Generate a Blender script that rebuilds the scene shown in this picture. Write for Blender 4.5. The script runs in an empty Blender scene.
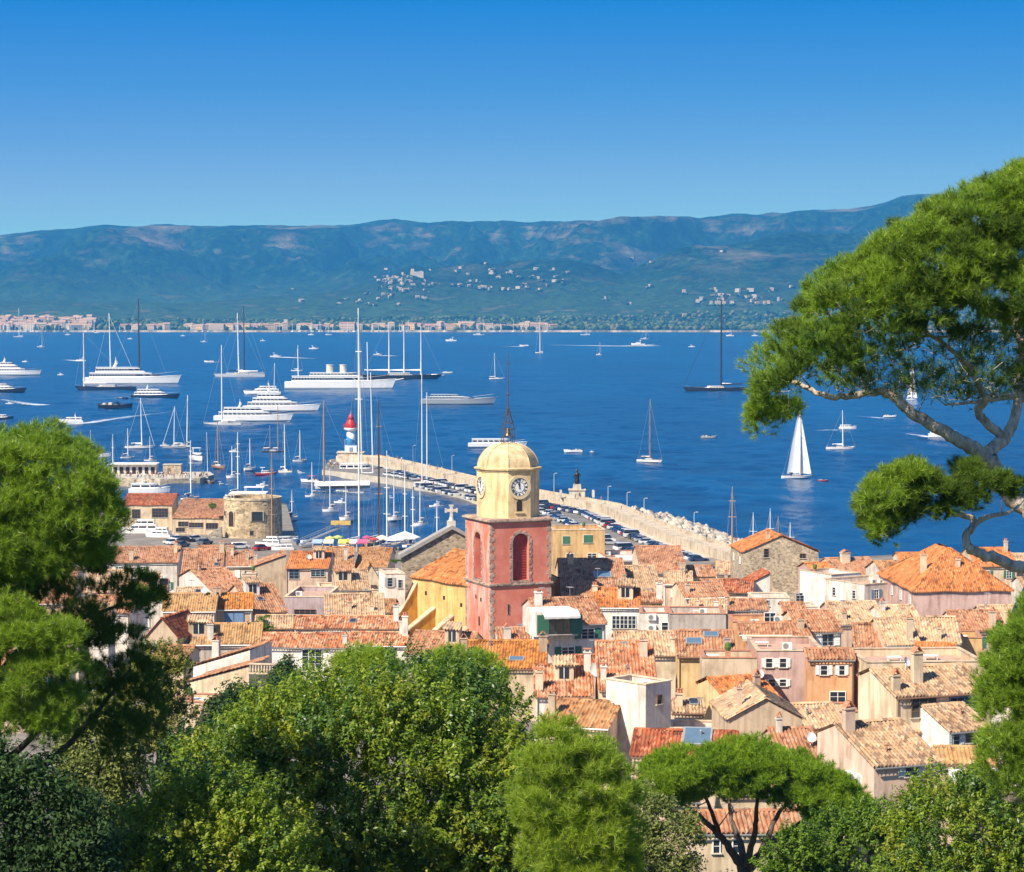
import bpy, math, random
import numpy as np
R = math.radians
rng = np.random.default_rng(7)
random.seed(7)
SC = bpy.context.scene
COL = SC.collection

# ------------------------------------------------------------------ camera
F = 2400.0            # focal length in pixels of a 1024 px wide frame
CAMZ = 58.0
PITCH = math.atan(128 / F)
cam_d = bpy.data.cameras.new('camera')
cam = bpy.data.objects.new('camera', cam_d)
COL.objects.link(cam)
cam.location = (0, 0, CAMZ)
cam.rotation_euler = (math.pi / 2 - PITCH, 0, 0)
cam_d.sensor_width = 36
cam_d.lens = 36 * F / 1024
cam_d.clip_start = 1.0
cam_d.clip_end = 40000
SC.camera = cam

# ------------------------------------------------------------------ light
SUN_EL = 44.0
SUN_BACK = 47.0       # degrees that the sun stands behind the line to the left of the camera
to_sun = (-math.cos(R(SUN_BACK)) * math.cos(R(SUN_EL)), -math.sin(R(SUN_BACK)) * math.cos(R(SUN_EL)), math.sin(R(SUN_EL)))
world = bpy.data.worlds.new('World')
SC.world = world
world.use_nodes = True
nt = world.node_tree
nt.nodes.clear()
w_out = nt.nodes.new('ShaderNodeOutputWorld')
w_bg = nt.nodes.new('ShaderNodeBackground')
w_sky = nt.nodes.new('ShaderNodeTexSky')
w_sky.sky_type = 'NISHITA'
w_sky.sun_disc = False
w_sky.sun_elevation = R(SUN_EL)
w_sky.sun_rotation = math.atan2(to_sun[0], to_sun[1])
w_sky.altitude = 600
w_sky.air_density = 1.0
w_sky.dust_density = 0.15
w_sky.ozone_density = 4.0
w_tc = nt.nodes.new('ShaderNodeTexCoord')
w_vm = nt.nodes.new('ShaderNodeVectorMath'); w_vm.operation = 'MULTIPLY_ADD'
w_vm.inputs[1].default_value = (1, 1, 4.2)
w_vm.inputs[2].default_value = (0, 0, 0.03)
w_nm = nt.nodes.new('ShaderNodeVectorMath'); w_nm.operation = 'NORMALIZE'
w_hs = nt.nodes.new('ShaderNodeHueSaturation')
w_hs.inputs['Saturation'].default_value = 1.35
w_hs.inputs['Hue'].default_value = 0.497
# a polarised low sky: red and green fall away with height, blue stays even
w_gr = nt.nodes.new('ShaderNodeVectorMath'); w_gr.operation = 'MULTIPLY_ADD'
w_gr.inputs[1].default_value = (1.65, 0.84, 0.16); w_gr.inputs[2].default_value = (0.0, -0.10, 2.22)
w_mx = nt.nodes.new('ShaderNodeVectorMath'); w_mx.operation = 'MAXIMUM'; w_mx.inputs[1].default_value = (0, 0, 0)
w_mn = nt.nodes.new('ShaderNodeVectorMath'); w_mn.operation = 'MINIMUM'; w_mn.inputs[1].default_value = (1.25, 3.4, 9)
w_sc = nt.nodes.new('ShaderNodeSeparateColor'); w_cc = nt.nodes.new('ShaderNodeCombineXYZ')
w_rp = nt.nodes.new('ShaderNodeValToRGB'); w_mz = nt.nodes.new('ShaderNodeMapRange'); w_mz.inputs[2].default_value = 0.13
_e = w_rp.color_ramp.elements
while len(_e) < 6: _e.new(0.5)
for _el, (_p, _v) in zip(_e, ((0.0, .80), (.28, .77), (.36, .68), (.52, .37), (.69, .16), (.97, 0.0))): _el.position = _p; _el.color = (_v, _v, _v, 1)
w_sz = nt.nodes.new('ShaderNodeSeparateXYZ')
w_mr = nt.nodes.new('ShaderNodeMapRange'); w_mr.inputs[1].default_value = 0.14; w_mr.inputs[2].default_value = 0.34
w_mi = nt.nodes.new('ShaderNodeMix'); w_mi.data_type = 'RGBA'
nt.links.new(w_hs.outputs[0], w_sc.inputs[0]); nt.links.new(w_sz.outputs[2], w_mz.inputs[0]); nt.links.new(w_mz.outputs[0], w_rp.inputs[0])
for _i, _o in enumerate((w_rp.outputs[0], w_sc.outputs[1], w_sc.outputs[2])): nt.links.new(_o, w_cc.inputs[_i])
nt.links.new(w_cc.outputs[0], w_gr.inputs[0]); nt.links.new(w_gr.outputs[0], w_mx.inputs[0]); nt.links.new(w_mx.outputs[0], w_mn.inputs[0])
nt.links.new(w_tc.outputs['Generated'], w_sz.inputs[0]); nt.links.new(w_sz.outputs[2], w_mr.inputs[0])
nt.links.new(w_mr.outputs[0], w_mi.inputs[0]); nt.links.new(w_mn.outputs[0], w_mi.inputs[6]); nt.links.new(w_sky.outputs[0], w_mi.inputs[7])
nt.links.new(w_tc.outputs['Generated'], w_vm.inputs[0])
nt.links.new(w_vm.outputs[0], w_nm.inputs[0])
nt.links.new(w_nm.outputs[0], w_sky.inputs['Vector'])
nt.links.new(w_sky.outputs[0], w_hs.inputs['Color'])
nt.links.new(w_mi.outputs[2], w_bg.inputs['Color'])
w_bg.inputs['Strength'].default_value = 0.13
nt.links.new(w_bg.outputs[0], w_out.inputs['Surface'])
sun_d = bpy.data.lights.new('sun', 'SUN')
sun_d.energy = 4.6
sun_d.angle = R(0.5)
sun_d.color = (1.0, 0.90, 0.75)
sun = bpy.data.objects.new('sun', sun_d)
COL.objects.link(sun)
sun.location = (-80, -60, 200)
from mathutils import Vector, Matrix
sun.rotation_euler = Vector(to_sun).to_track_quat('Z', 'Y').to_euler()

SC.view_settings.view_transform = 'Standard'
SC.view_settings.look = 'None'
SC.view_settings.exposure = 0.9
SC.view_settings.gamma = 1.0
SC.view_settings.use_curve_mapping = False
SC.cycles.use_denoising = True
SC.cycles.max_bounces = 8
SC.cycles.diffuse_bounces = 5
SC.cycles.glossy_bounces = 2
SC.cycles.transmission_bounces = 3
SC.cycles.transparent_max_bounces = 8
SC.cycles.volume_bounces = 0
SC.cycles.use_adaptive_sampling = True
SC.cycles.adaptive_threshold = 0.01

# ------------------------------------------------------------------ picture <-> place
CP, SP = math.cos(PITCH), math.sin(PITCH)
def P(px, py, d):
    """the point seen at that pixel, d metres ahead of the camera"""
    u, v = (px - 512) / F, (436 - py) / F
    t = d / (CP + v * SP)
    return np.array([u * t, d, CAMZ + t * (v * CP - SP)])
def PZ(px, py, z=0.0):
    u, v = (px - 512) / F, (436 - py) / F
    t = (z - CAMZ) / (v * CP - SP)
    return np.array([u * t, t * (CP + v * SP), z])
_gd = [-400, -60, 0, 20, 50, 80, 110, 150, 180, 250, 330, 420, 480, 520, 600, 2000]
_gz = [56, 56, 55.5, 51, 42, 33.5, 26, 20, 18.5, 15, 11, 6, 3.2, 2.2, 2, 2]
def ground(d):
    return float(np.interp(d, _gd, _gz))

# ------------------------------------------------------------------ materials
MATS = {}
def nodes_of(name):
    m = bpy.data.materials.new(name)
    m.use_nodes = True
    t = m.node_tree
    b = t.nodes['Principled BSDF']
    return m, t, b
def N(t, kind, **kw):
    n = t.nodes.new(kind)
    for k, v in kw.items():
        if hasattr(n, k): setattr(n, k, v)
        else: n.inputs[k].default_value = v
    return n
def rgb(c, a=1.0): return (c[0], c[1], c[2], a)
def mul(c, k): return tuple(min(1.0, x * k) for x in c)
def ramp(t, fac, stops, interp='LINEAR'):
    n = t.nodes.new('ShaderNodeValToRGB')
    n.color_ramp.interpolation = interp
    e = n.color_ramp.elements
    while len(e) < len(stops): e.new(0.5)
    for el, (p, c) in zip(e, stops):
        el.position = p; el.color = rgb(c)
    t.links.new(fac, n.inputs[0])
    return n.outputs[0]
def mix(t, fac, a, b, mode='MIX'):
    n = t.nodes.new('ShaderNodeMix'); n.data_type = 'RGBA'; n.blend_type = mode
    for sock, val in ((n.inputs[0], fac), (n.inputs[6], a), (n.inputs[7], b)):
        if hasattr(val, 'is_output'): t.links.new(val, sock)
        elif isinstance(val, (int, float)): sock.default_value = val
        else: sock.default_value = rgb(val)
    return n.outputs[2]
def coords(t, out='Object', scale=(1, 1, 1)):
    tc = t.nodes.new('ShaderNodeTexCoord')
    mp = t.nodes.new('ShaderNodeMapping')
    mp.inputs['Scale'].default_value = scale
    t.links.new(tc.outputs[out], mp.inputs[0])
    return mp.outputs[0]
def noise(t, vec, scale, detail=4, rough=0.55):
    n = N(t, 'ShaderNodeTexNoise', Scale=scale, Detail=detail, Roughness=rough)
    t.links.new(vec, n.inputs['Vector'])
    return n.outputs[0]
def bump(t, b, h, strength=0.3, dist=0.05):
    n = N(t, 'ShaderNodeBump', Strength=strength, Distance=dist)
    t.links.new(h, n.inputs['Height'])
    t.links.new(n.outputs[0], b.inputs['Normal'])

def plain(name, col, rough=0.6, metal=0.0, var=0.12, scale=1.5, spec=0.4):
    if name in MATS: return MATS[name]
    m, t, b = nodes_of(name)
    n = noise(t, coords(t), scale)
    c = ramp(t, n, [(0.3, mul(col, 1 - var)), (0.7, mul(col, 1 + var))])
    t.links.new(c, b.inputs['Base Color'])
    b.inputs['Roughness'].default_value = rough
    b.inputs['Metallic'].default_value = metal
    b.inputs['Specular IOR Level'].default_value = spec
    MATS[name] = m
    return m
def stucco(name, col):
    if name in MATS: return MATS[name]
    m, t, b = nodes_of(name)
    v = coords(t)
    big = noise(t, v, 0.35, 5, 0.6)
    streak = noise(t, coords(t, 'Object', (1.6, 1.6, 0.18)), 1.0, 4, 0.6)
    c = ramp(t, big, [(0.28, mul((col[0], col[1] * .96, col[2] * .92), 0.66)), (0.50, col), (0.75, mul(col, 1.12))])
    pt = ramp(t, noise(t, coords(t, 'Object', (.8, .8, .5)), 1.0, 2, 0.4), [(0.56, (1, 1, 1)), (0.58, (.86, .84, .82))])
    c = mix(t, 0.8, c, pt, 'MULTIPLY')
    dirt = ramp(t, streak, [(0.46, (1, 1, 1)), (0.70, (0.60, 0.55, 0.49))])
    c = mix(t, 0.85, c, dirt, 'MULTIPLY')
    oi = t.nodes.new('ShaderNodeObjectInfo')
    hs = N(t, 'ShaderNodeHueSaturation')
    mr = N(t, 'ShaderNodeMapRange'); mr.inputs[3].default_value = 0.88; mr.inputs[4].default_value = 1.08
    t.links.new(oi.outputs['Random'], mr.inputs[0])
    t.links.new(mr.outputs[0], hs.inputs['Value'])
    t.links.new(c, hs.inputs['Color'])
    t.links.new(hs.outputs[0], b.inputs['Base Color'])
    b.inputs['Roughness'].default_value = 0.92
    b.inputs['Specular IOR Level'].default_value = 0.2
    bump(t, b, noise(t, v, 9, 3), 0.35, 0.03)
    MATS[name] = m
    return m
def rubble(name, col, scale=1.7):
    if name in MATS: return MATS[name]
    m, t, b = nodes_of(name)
    v = coords(t, 'Object', (1, 1, 1.5))
    vo = N(t, 'ShaderNodeTexVoronoi', Scale=scale); t.links.new(v, vo.inputs['Vector'])
    sep = t.nodes.new('ShaderNodeSeparateColor'); t.links.new(vo.outputs['Color'], sep.inputs[0])
    c = ramp(t, sep.outputs[0], [(0.0, mul(col, 0.55)), (0.5, col), (1.0, mul(col, 1.5))])
    ve = N(t, 'ShaderNodeTexVoronoi', Scale=scale); ve.feature = 'DISTANCE_TO_EDGE'; t.links.new(v, ve.inputs['Vector'])
    j = ramp(t, ve.outputs[0], [(0.0, (1, 1, 1)), (0.09, (0, 0, 0))])
    c = mix(t, j, c, mul(col, 1.25))
    st = ramp(t, noise(t, coords(t), 0.3), [(0.35, (0.75, 0.72, 0.68)), (0.65, (1.1, 1.08, 1.0))])
    c = mix(t, 0.8, c, st, 'MULTIPLY')
    t.links.new(c, b.inputs['Base Color'])
    b.inputs['Roughness'].default_value = 0.95
    bump(t, b, ve.outputs[0], 0.8, 0.08)
    MATS[name] = m
    return m
def tiles(name, cols, lichen=None, lic_at=0.62):
    """barrel tiles: one colour per tile from the UV cell (u along the eave, v up the slope, in metres)"""
    if name in MATS: return MATS[name]
    m, t, b = nodes_of(name)
    uv = t.nodes.new('ShaderNodeUVMap'); uv.uv_map = 'UVMap'
    dv = t.nodes.new('ShaderNodeVectorMath'); dv.operation = 'DIVIDE'; dv.inputs[1].default_value = (TILE_W, TILE_H, 1)
    fl = t.nodes.new('ShaderNodeVectorMath'); fl.operation = 'FLOOR'
    t.links.new(uv.outputs[0], dv.inputs[0]); t.links.new(dv.outputs[0], fl.inputs[0])
    oi = t.nodes.new('ShaderNodeObjectInfo')
    ad = t.nodes.new('ShaderNodeVectorMath'); ad.operation = 'ADD'
    t.links.new(fl.outputs[0], ad.inputs[0]); t.links.new(oi.outputs['Location'], ad.inputs[1])
    wn = t.nodes.new('ShaderNodeTexWhiteNoise'); wn.noise_dimensions = '3D'
    t.links.new(ad.outputs[0], wn.inputs['Vector'])
    k = len(cols)
    c = ramp(t, wn.outputs[0], [((i + 0.5) / k, cc) for i, cc in enumerate(cols)])
    v = coords(t)
    st = ramp(t, noise(t, v, 0.45, 5, 0.62), [(0.28, (0.50, 0.45, 0.43)), (0.46, (.95, .95, .95)), (0.72, (1.22, 1.2, 1.16))])
    c = mix(t, 0.95, c, st, 'MULTIPLY')
    if lichen:
        lm = ramp(t, noise(t, v, 1.1, 5, 0.7), [(lic_at - 0.1, (0, 0, 0)), (lic_at + 0.08, (1, 1, 1))])
        c = mix(t, lm, c, lichen)
    t.links.new(c, b.inputs['Base Color'])
    b.inputs['Roughness'].default_value = 0.9
    b.inputs['Specular IOR Level'].default_value = 0.2
    bump(t, b, noise(t, v, 6, 3), 0.4, 0.03)
    MATS[name] = m
    return m
TILE_W, TILE_H = 0.32, 0.44
def leafy(name, dark, light, trans=0.35, rough=0.5, yellow=None, spec=0.3):
    if name in MATS: return MATS[name]
    m, t, b = nodes_of(name)
    g = t.nodes.new('ShaderNodeNewGeometry')
    c = ramp(t, g.outputs['Random Per Island'], [(0.0, dark), (0.55, tuple((a + z) / 2 for a, z in zip(dark, light))), (0.93, light)] + ([(1.0, yellow)] if yellow else []))
    n = ramp(t, noise(t, coords(t), 0.55, 3), [(0.3, (0.72, 0.8, 0.8)), (0.7, (1.2, 1.12, 1.0))])
    c = mix(t, 0.9, c, n, 'MULTIPLY')
    t.links.new(c, b.inputs['Base Color'])
    b.inputs['Roughness'].default_value = rough
    b.inputs['Specular IOR Level'].default_value = spec
    tr = t.nodes.new('ShaderNodeBsdfTranslucent')
    tc_ = mix(t, 1.0, c, (1.25, 1.3, 0.5), 'MULTIPLY')
    t.links.new(tc_, tr.inputs['Color'])
    ms = t.nodes.new('ShaderNodeMixShader'); ms.inputs[0].default_value = trans
    out = t.nodes['Material Output']
    t.links.new(b.outputs[0], ms.inputs[1]); t.links.new(tr.outputs[0], ms.inputs[2])
    t.links.new(ms.outputs[0], out.inputs['Surface'])
    MATS[name] = m
    return m
def glass(name='window glass', col=(0.02, 0.03, 0.04)):
    return plain(name, col, 0.12, 0.0, 0.3, 0.7, 0.7)

WALL = dict(white=(.70, .66, .60), cream=(.68, .55, .39), pink=(.63, .47, .37), rose=(.52, .36, .32), shady=(.40, .32, .33),  # the purple-grey wall tone has shade mixed into its colour
            beige=(.54, .43, .31), ochre=(.60, .40, .19), orange=(.62, .34, .18), grey=(.44, .39, .35), sand=(.63, .50, .35),
            paleyellow=(.64, .47, .25))
def wall_mat(k):
    if k == 'stone': return rubble('rubble stone', (.38, .31, .23), 2.3)
    if k == 'greystone': return rubble('grey weathered stone', (.34, .31, .27), 1.2)
    return stucco('stucco ' + k, WALL[k])
def roof_mat(k):
    D = dict(
        terra=([(.37, .165, .098), (.46, .23, .145), (.31, .14, .095), (.51, .31, .215)], (.40, .26, .17)),
        orange=([(.50, .17, .06), (.55, .21, .08), (.44, .15, .06), (.55, .27, .13)], None),
        red=([(.34, .09, .045), (.43, .13, .065), (.27, .08, .05), (.50, .23, .14)], None),
        pale=([(.54, .34, .23), (.60, .43, .31), (.46, .27, .17), (.42, .31, .24), (.66, .51, .39)], (.36, .28, .20)),
        tan=([(.45, .29, .19), (.54, .37, .26), (.38, .22, .14), (.57, .43, .32), (.33, .21, .15)], (.34, .27, .19)),
        lichen=([(.48, .18, .055), (.53, .23, .07), (.43, .16, .06)], (.48, .29, .06)),
        yellowish=([(.45, .26, .13), (.51, .32, .17), (.39, .20, .10), (.52, .37, .22)], (.41, .28, .13)),
        brown=([(.38, .18, .09), (.47, .25, .13), (.32, .15, .08), (.52, .32, .19)], (.34, .25, .14)),
        whitered=([(.46, .16, .08), (.54, .28, .18), (.40, .14, .07), (.60, .42, .31)], None))
    cols, lic = D[k]
    cols = [mul((c_[0], c_[1] * .98, c_[2] * .84), .90) for c_ in cols] + [mul(cols[0], .45)]
    return tiles('barrel tiles ' + k, cols, lic)

# ------------------------------------------------------------------ mesh collecting
class MB:
    def __init__(s): s.v = []; s.f = []; s.m = []
    def add(s, vs, fs, mi=0):
        o = len(s.v)
        s.v += [tuple(map(float, p)) for p in vs]
        s.f += [tuple(i + o for i in f) for f in fs]
        s.m += [mi] * len(fs)
    def box(s, c, d, mi=0, rz=0.0, taper=1.0):
        x, y, z = d[0] / 2, d[1] / 2, d[2] / 2
        vs = []
        ca, sa = math.cos(rz), math.sin(rz)
        for k in (-1, 1):
            q = taper if k > 0 else 1.0
            for i, j in ((-1, -1), (1, -1), (1, 1), (-1, 1)):
                X, Y = i * x * q, j * y * q
                vs.append((c[0] + X * ca - Y * sa, c[1] + X * sa + Y * ca, c[2] + k * z))
        s.add(vs, [(0, 3, 2, 1), (4, 5, 6, 7), (0, 1, 5, 4), (1, 2, 6, 5), (2, 3, 7, 6), (3, 0, 4, 7)], mi)
    def prism(s, poly, a, b, axis='y', mi=0, caps=True):
        """poly of 2-D points (anticlockwise) extruded from a to b along an axis"""
        n = len(poly)
        def at(p, h):
            return {'x': (h, p[0], p[1]), 'y': (p[0], h, p[1]), 'z': (p[0], p[1], h)}[axis]
        vs = [at(p, a) for p in poly] + [at(p, b) for p in poly]
        fs = [(i, (i + 1) % n, (i + 1) % n + n, i + n) for i in range(n)]
        if caps: fs += [tuple(range(n))[::-1], tuple(range(n, 2 * n))]
        s.add(vs, fs, mi)
    def tube(s, path, rad, n=8, mi=0, cap=True):
        path = [np.array(p, float) for p in path]
        if isinstance(rad, (int, float)): rad = [rad] * len(path)
        vs = []; fs = []
        ref = None
        for i, p in enumerate(path):
            a = path[min(i + 1, len(path) - 1)] - path[max(i - 1, 0)]
            a = a / (np.linalg.norm(a) + 1e-9)
            if ref is None: ref = np.array([0, 0, 1.0]) if abs(a[2]) < 0.9 else np.array([1.0, 0, 0])
            u = ref - a * ref.dot(a); u /= np.linalg.norm(u) + 1e-9; ref = u
            w = np.cross(a, u)
            for k in range(n):
                q = 2 * math.pi * k / n
                vs.append(p + rad[i] * (math.cos(q) * u + math.sin(q) * w))
        for i in range(len(path) - 1):
            for k in range(n):
                fs.append((i * n + k, i * n + (k + 1) % n, (i + 1) * n + (k + 1) % n, (i + 1) * n + k))
        if cap:
            fs.append(tuple(range(n))[::-1]); fs.append(tuple((len(path) - 1) * n + k for k in range(n)))
        s.add(vs, fs, mi)
    def lathe(s, prof, n=24, c=(0, 0, 0), mi=0, a0=0.0, caps=True):
        vs = []; fs = []
        for r, z in prof:
            for k in range(n):
                q = a0 + 2 * math.pi * k / n
                vs.append((c[0] + r * math.cos(q), c[1] + r * math.sin(q), c[2] + z))
        for i in range(len(prof) - 1):
            for k in range(n):
                fs.append((i * n + k, i * n + (k + 1) % n, (i + 1) * n + (k + 1) % n, (i + 1) * n + k))
        if caps:
            fs.append(tuple(range(n))[::-1]); fs.append(tuple((len(prof) - 1) * n + k for k in range(n)))
        s.add(vs, fs, mi)
    def build(s, name, mats, parent=None, smooth=False):
        me = bpy.data.meshes.new(name)
        me.from_pydata(s.v, [], s.f)
        if not isinstance(mats, (list, tuple)): mats = [mats]
        for m in mats: me.materials.append(m)
        if len(mats) > 1: me.polygons.foreach_set('material_index', s.m)
        if smooth: me.polygons.foreach_set('use_smooth', [True] * len(s.f))
        me.update()
        return link(name, me, parent)
def link(name, me, parent=None):
    o = bpy.data.objects.new(name, me)
    COL.objects.link(o)
    if parent is not None: o.parent = parent
    return o
def np_mesh(name, verts, faces, mats, parent=None, uv=None, smooth=False, mi=None):
    """verts (n,3), faces (m,k) numpy, all of one size k"""
    me = bpy.data.meshes.new(name)
    n, k = faces.shape
    me.vertices.add(len(verts)); me.vertices.foreach_set('co', np.asarray(verts, np.float32).ravel())
    me.loops.add(n * k); me.loops.foreach_set('vertex_index', faces.astype(np.int32).ravel())
    me.polygons.add(n)
    me.polygons.foreach_set('loop_start', np.arange(0, n * k, k, dtype=np.int32))
    if uv is not None:
        l = me.uv_layers.new(name='UVMap')
        l.data.foreach_set('uv', np.asarray(uv, np.float32)[faces.ravel()].ravel())
    if smooth: me.polygons.foreach_set('use_smooth', np.ones(n, bool))
    if not isinstance(mats, (list, tuple)): mats = [mats]
    for m in mats: me.materials.append(m)
    if mi is not None: me.polygons.foreach_set('material_index', np.asarray(mi, np.int32))
    me.update(calc_edges=True)
    return link(name, me, parent)
def empty(name, loc=(0, 0, 0), rz=0.0):
    o = bpy.data.objects.new(name, None)
    COL.objects.link(o)
    o.empty_display_size = 0.5
    o.location = loc; o.rotation_euler = (0, 0, rz)
    return o
def tag(o, label=None, cat=None, group=None, kind=None):
    if label: o['label'] = label
    if cat: o['category'] = cat
    if group: o['group'] = group
    if kind: o['kind'] = kind
    return o
KIDS = {}
def copy_tree(o, parent=None):
    c = o.copy(); COL.objects.link(c)
    if parent is not None: c.parent = parent
    for ch in list(o.children): copy_tree(ch, c)
    return c
# the air: see the end of the script for the closed box that holds it
HAZE_COL = (0.07, 0.415, 1.0, 1)
HAZE_DEN = 7.6e-5
# ================================================================== the setting
def vnoise(x, y, seed=0):
    """smooth value noise on arrays"""
    r = np.random.default_rng(seed).random((257, 257))
    xi = np.floor(x).astype(int); yi = np.floor(y).astype(int)
    fx = x - xi; fy = y - yi
    fx = fx * fx * (3 - 2 * fx); fy = fy * fy * (3 - 2 * fy)
    g = lambda a, b: r[a % 257, b % 257]
    return (g(xi, yi) * (1 - fx) + g(xi + 1, yi) * fx) * (1 - fy) + (g(xi, yi + 1) * (1 - fx) + g(xi + 1, yi + 1) * fx) * fy
def fbm(x, y, oct=5, seed=0, ridge=False):
    s = 0; a = 0.5
    for i in range(oct):
        n = vnoise(x * 2 ** i, y * 2 ** i, seed + i)
        s = s + a * ((1 - np.abs(2 * n - 1)) if ridge else n)
        a *= 0.5
    return s

# --- sea
m, t, b = nodes_of('sea water')
v = coords(t, 'Object')
b.inputs['Base Color'].default_value = (0.002, 0.066, 0.185, 1)
cc = ramp(t, noise(t, coords(t, 'Object', (0.006, 0.0016, 1)), 1.0, 5, 0.6), [(0.34, (0.0003, 0.027, 0.090)), (0.66, (0.0003, 0.062, 0.172))])
t.links.new(cc, b.inputs['Base Color'])
b.inputs['Roughness'].default_value = 0.22
b.inputs['IOR'].default_value = 1.33
b.inputs['Specular IOR Level'].default_value = 0.17
h1 = noise(t, coords(t, 'Object', (0.26, 0.10, 1)), 1.0, 6, 0.68)
h2 = noise(t, coords(t, 'Object', (0.07, 0.022, 1)), 1.0, 4, 0.6)
ad = t.nodes.new('ShaderNodeMath'); ad.operation = 'MULTIPLY_ADD'; ad.inputs[1].default_value = 2.0
t.links.new(h2, ad.inputs[0]); t.links.new(h1, ad.inputs[2])
bump(t, b, ad.outputs[0], 0.5, 1.0)
sea_mat = m
pc = np.linspace(-170, 1194, 760)
yr_ = np.concatenate([np.linspace(332.2, 470, 300), np.linspace(470.6, 600, 150)])
dr = F * CAMZ / (yr_ - 308.0)
WX = (pc[None, :] - 512) / F * dr[:, None]; WD = np.repeat(dr[:, None], len(pc), 1)
def wave(x, y):
    a = fbm(x / 11, y / 17, 3, 201) - .44
    b_ = fbm(x / 34 + .3 * y / 60, y / 46, 3, 221) - .44
    return (a * 1.7 + b_ * 1.5) * (.75 + .8 * vnoise(x / 260, y / 420, 241))
WZ = wave(WX, WD)
WZ *= np.clip((5700 - WD) / 1500, 0, 1)
idx = np.arange(WX.size).reshape(WX.shape)
Fq = np.stack([idx[:-1, :-1], idx[1:, :-1], idx[1:, 1:], idx[:-1, 1:]], -1).reshape(-1, 4)
sea = np_mesh('sea', np.stack([WX, WD, WZ], -1).reshape(-1, 3), Fq, sea_mat, smooth=True)
tag(sea, kind='structure')
sea2 = np_mesh('open_sea', np.array([[-6000, -500, -1.5], [6000, -500, -1.5], [6000, 12500, -1.5], [-6000, 12500, -1.5]]), np.array([[0, 1, 2, 3]]), sea_mat)
tag(sea2, kind='structure')

# --- hills beyond the bay
rx = np.array([-1400, -700, -300, 0, 50, 100, 150, 200, 250, 300, 350, 380, 400, 430, 460, 500, 530, 560, 600, 620, 650, 690, 700, 730, 760, 800, 850, 880, 900, 920, 960, 1000, 1100, 1400, 2400])
ry = np.array([262, 250, 246, 238, 233, 229, 227, 228, 228, 229, 228, 224, 221, 226, 224, 222, 225, 223.5, 223, 219, 218, 217, 220, 217, 218, 213, 211, 204, 197, 195, 197, 196, 199, 215, 235])
fx_ = np.array([-1400, 0, 200, 300, 380, 410, 430, 470, 520, 570, 620, 680, 740, 800, 860, 1000, 2400])
fy_ = np.array([306, 307, 305, 298, 286, 273, 280, 275, 272, 271, 283, 262, 254, 250, 248, 250, 270])
NX, NY = 620, 300
pxs = np.linspace(-1100, 2100, NX)
ds = np.concatenate([[5930, 5934, 5938], np.linspace(5960, 13200, NY - 3)])
PX, DD = np.meshgrid(pxs, ds)
U = (PX - 512) / F
X = U * DD
def top_z(yp, d): return CAMZ + (308 - yp) / F * d
Zback = top_z(np.interp(PX, rx, ry), 11000.0)
Zmid = top_z(np.interp(PX, fx_, fy_), 8000.0)
sm = lambda e0, e1, x: np.clip((x - e0) / (e1 - e0), 0, 1) ** 2 * (3 - 2 * np.clip((x - e0) / (e1 - e0), 0, 1))
rg = fbm(X / 900 + 3 + .35 * vnoise(X / 700, DD / 900, 5), DD / 1700, 6, 11, True)
rg2 = fbm(X / 420 + 9, DD / 420 + 4, 5, 31, True)
prof_mid = sm(6500, 8000, DD) * (1 - 0.55 * sm(8000, 8900, DD))
prof_back = sm(7600, 11000, DD) ** 1.15 * (1 - 0.3 * sm(11000, 13200, DD))
Z = 4 + 10 * sm(6000, 6700, DD) + np.maximum(Zmid * prof_mid * (0.86 + 0.62 * (rg - .45) + 0.2 * (rg2 - .45)),
              Zback * prof_back * (1 + (1.9 * (rg - 0.60) + 1.1 * (rg2 - 0.5)) * (1 - sm(10200, 10950, DD))))
cap = top_z(np.interp(PX, rx, ry), DD)
Z = np.where(DD > 10600, np.minimum(Z, cap + 9 * (rg2 - .5) + 5 * (vnoise(X / 45, DD / 45, 91) - .5)), np.minimum(Z, cap - 2))
Z += (vnoise(X / 30, DD / 60, 77) - .5) * 5 * sm(6300, 7200, DD) + (vnoise(X / 150, DD / 240, 79) - .5) * 26 * sm(6500, 8000, DD)
mound = 13 * sm(6030, 6260, DD) * (1 - sm(6500, 6900, DD)) * (1 - sm(80, 125, PX))
Z += mound
Z[0] = -3; Z[1] = 1.5; Z[2] = 3.0
Zhill = Z
V = np.stack([X, DD, Z], -1).reshape(-1, 3)
idx = np.arange(NX * NY).reshape(NY, NX)
Fq = np.stack([idx[:-1, :-1], idx[:-1, 1:], idx[1:, 1:], idx[1:, :-1]], -1).reshape(-1, 4)
m, t, b = nodes_of('wooded hillside')
v = coords(t)
tree = noise(t, coords(t, 'Object', (1 / 30, 1 / 45, 1 / 30)), 1.0, 4, 0.7)
c = ramp(t, tree, [(0.36, (0.002, 0.009, 0.006)), (0.52, (0.008, 0.028, 0.014)), (0.68, (0.028, 0.060, 0.028))])
zone = noise(t, coords(t, 'Object', (1 / 420, 1 / 700, 1 / 160)), 1.0, 6, 0.68)
zr = ramp(t, zone, [(0.52, (0, 0, 0)), (0.64, (.75, .75, .75))])
zs = t.nodes.new('ShaderNodeSeparateXYZ'); t.links.new(v, zs.inputs[0])
zm = N(t, 'ShaderNodeMapRange'); zm.inputs[1].default_value = 150; zm.inputs[2].default_value = 260; t.links.new(zs.outputs[2], zm.inputs[0])
zr = mix(t, 1.0, zr, zm.outputs[0], 'MULTIPLY')
c = mix(t, zr, c, mix(t, noise(t, coords(t, 'Object', (1 / 60, 1 / 90, 1 / 30)), 1.0, 4, 0.7), (0.0, 0.02, 0.012), (0.36, 0.28, 0.21)))
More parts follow.
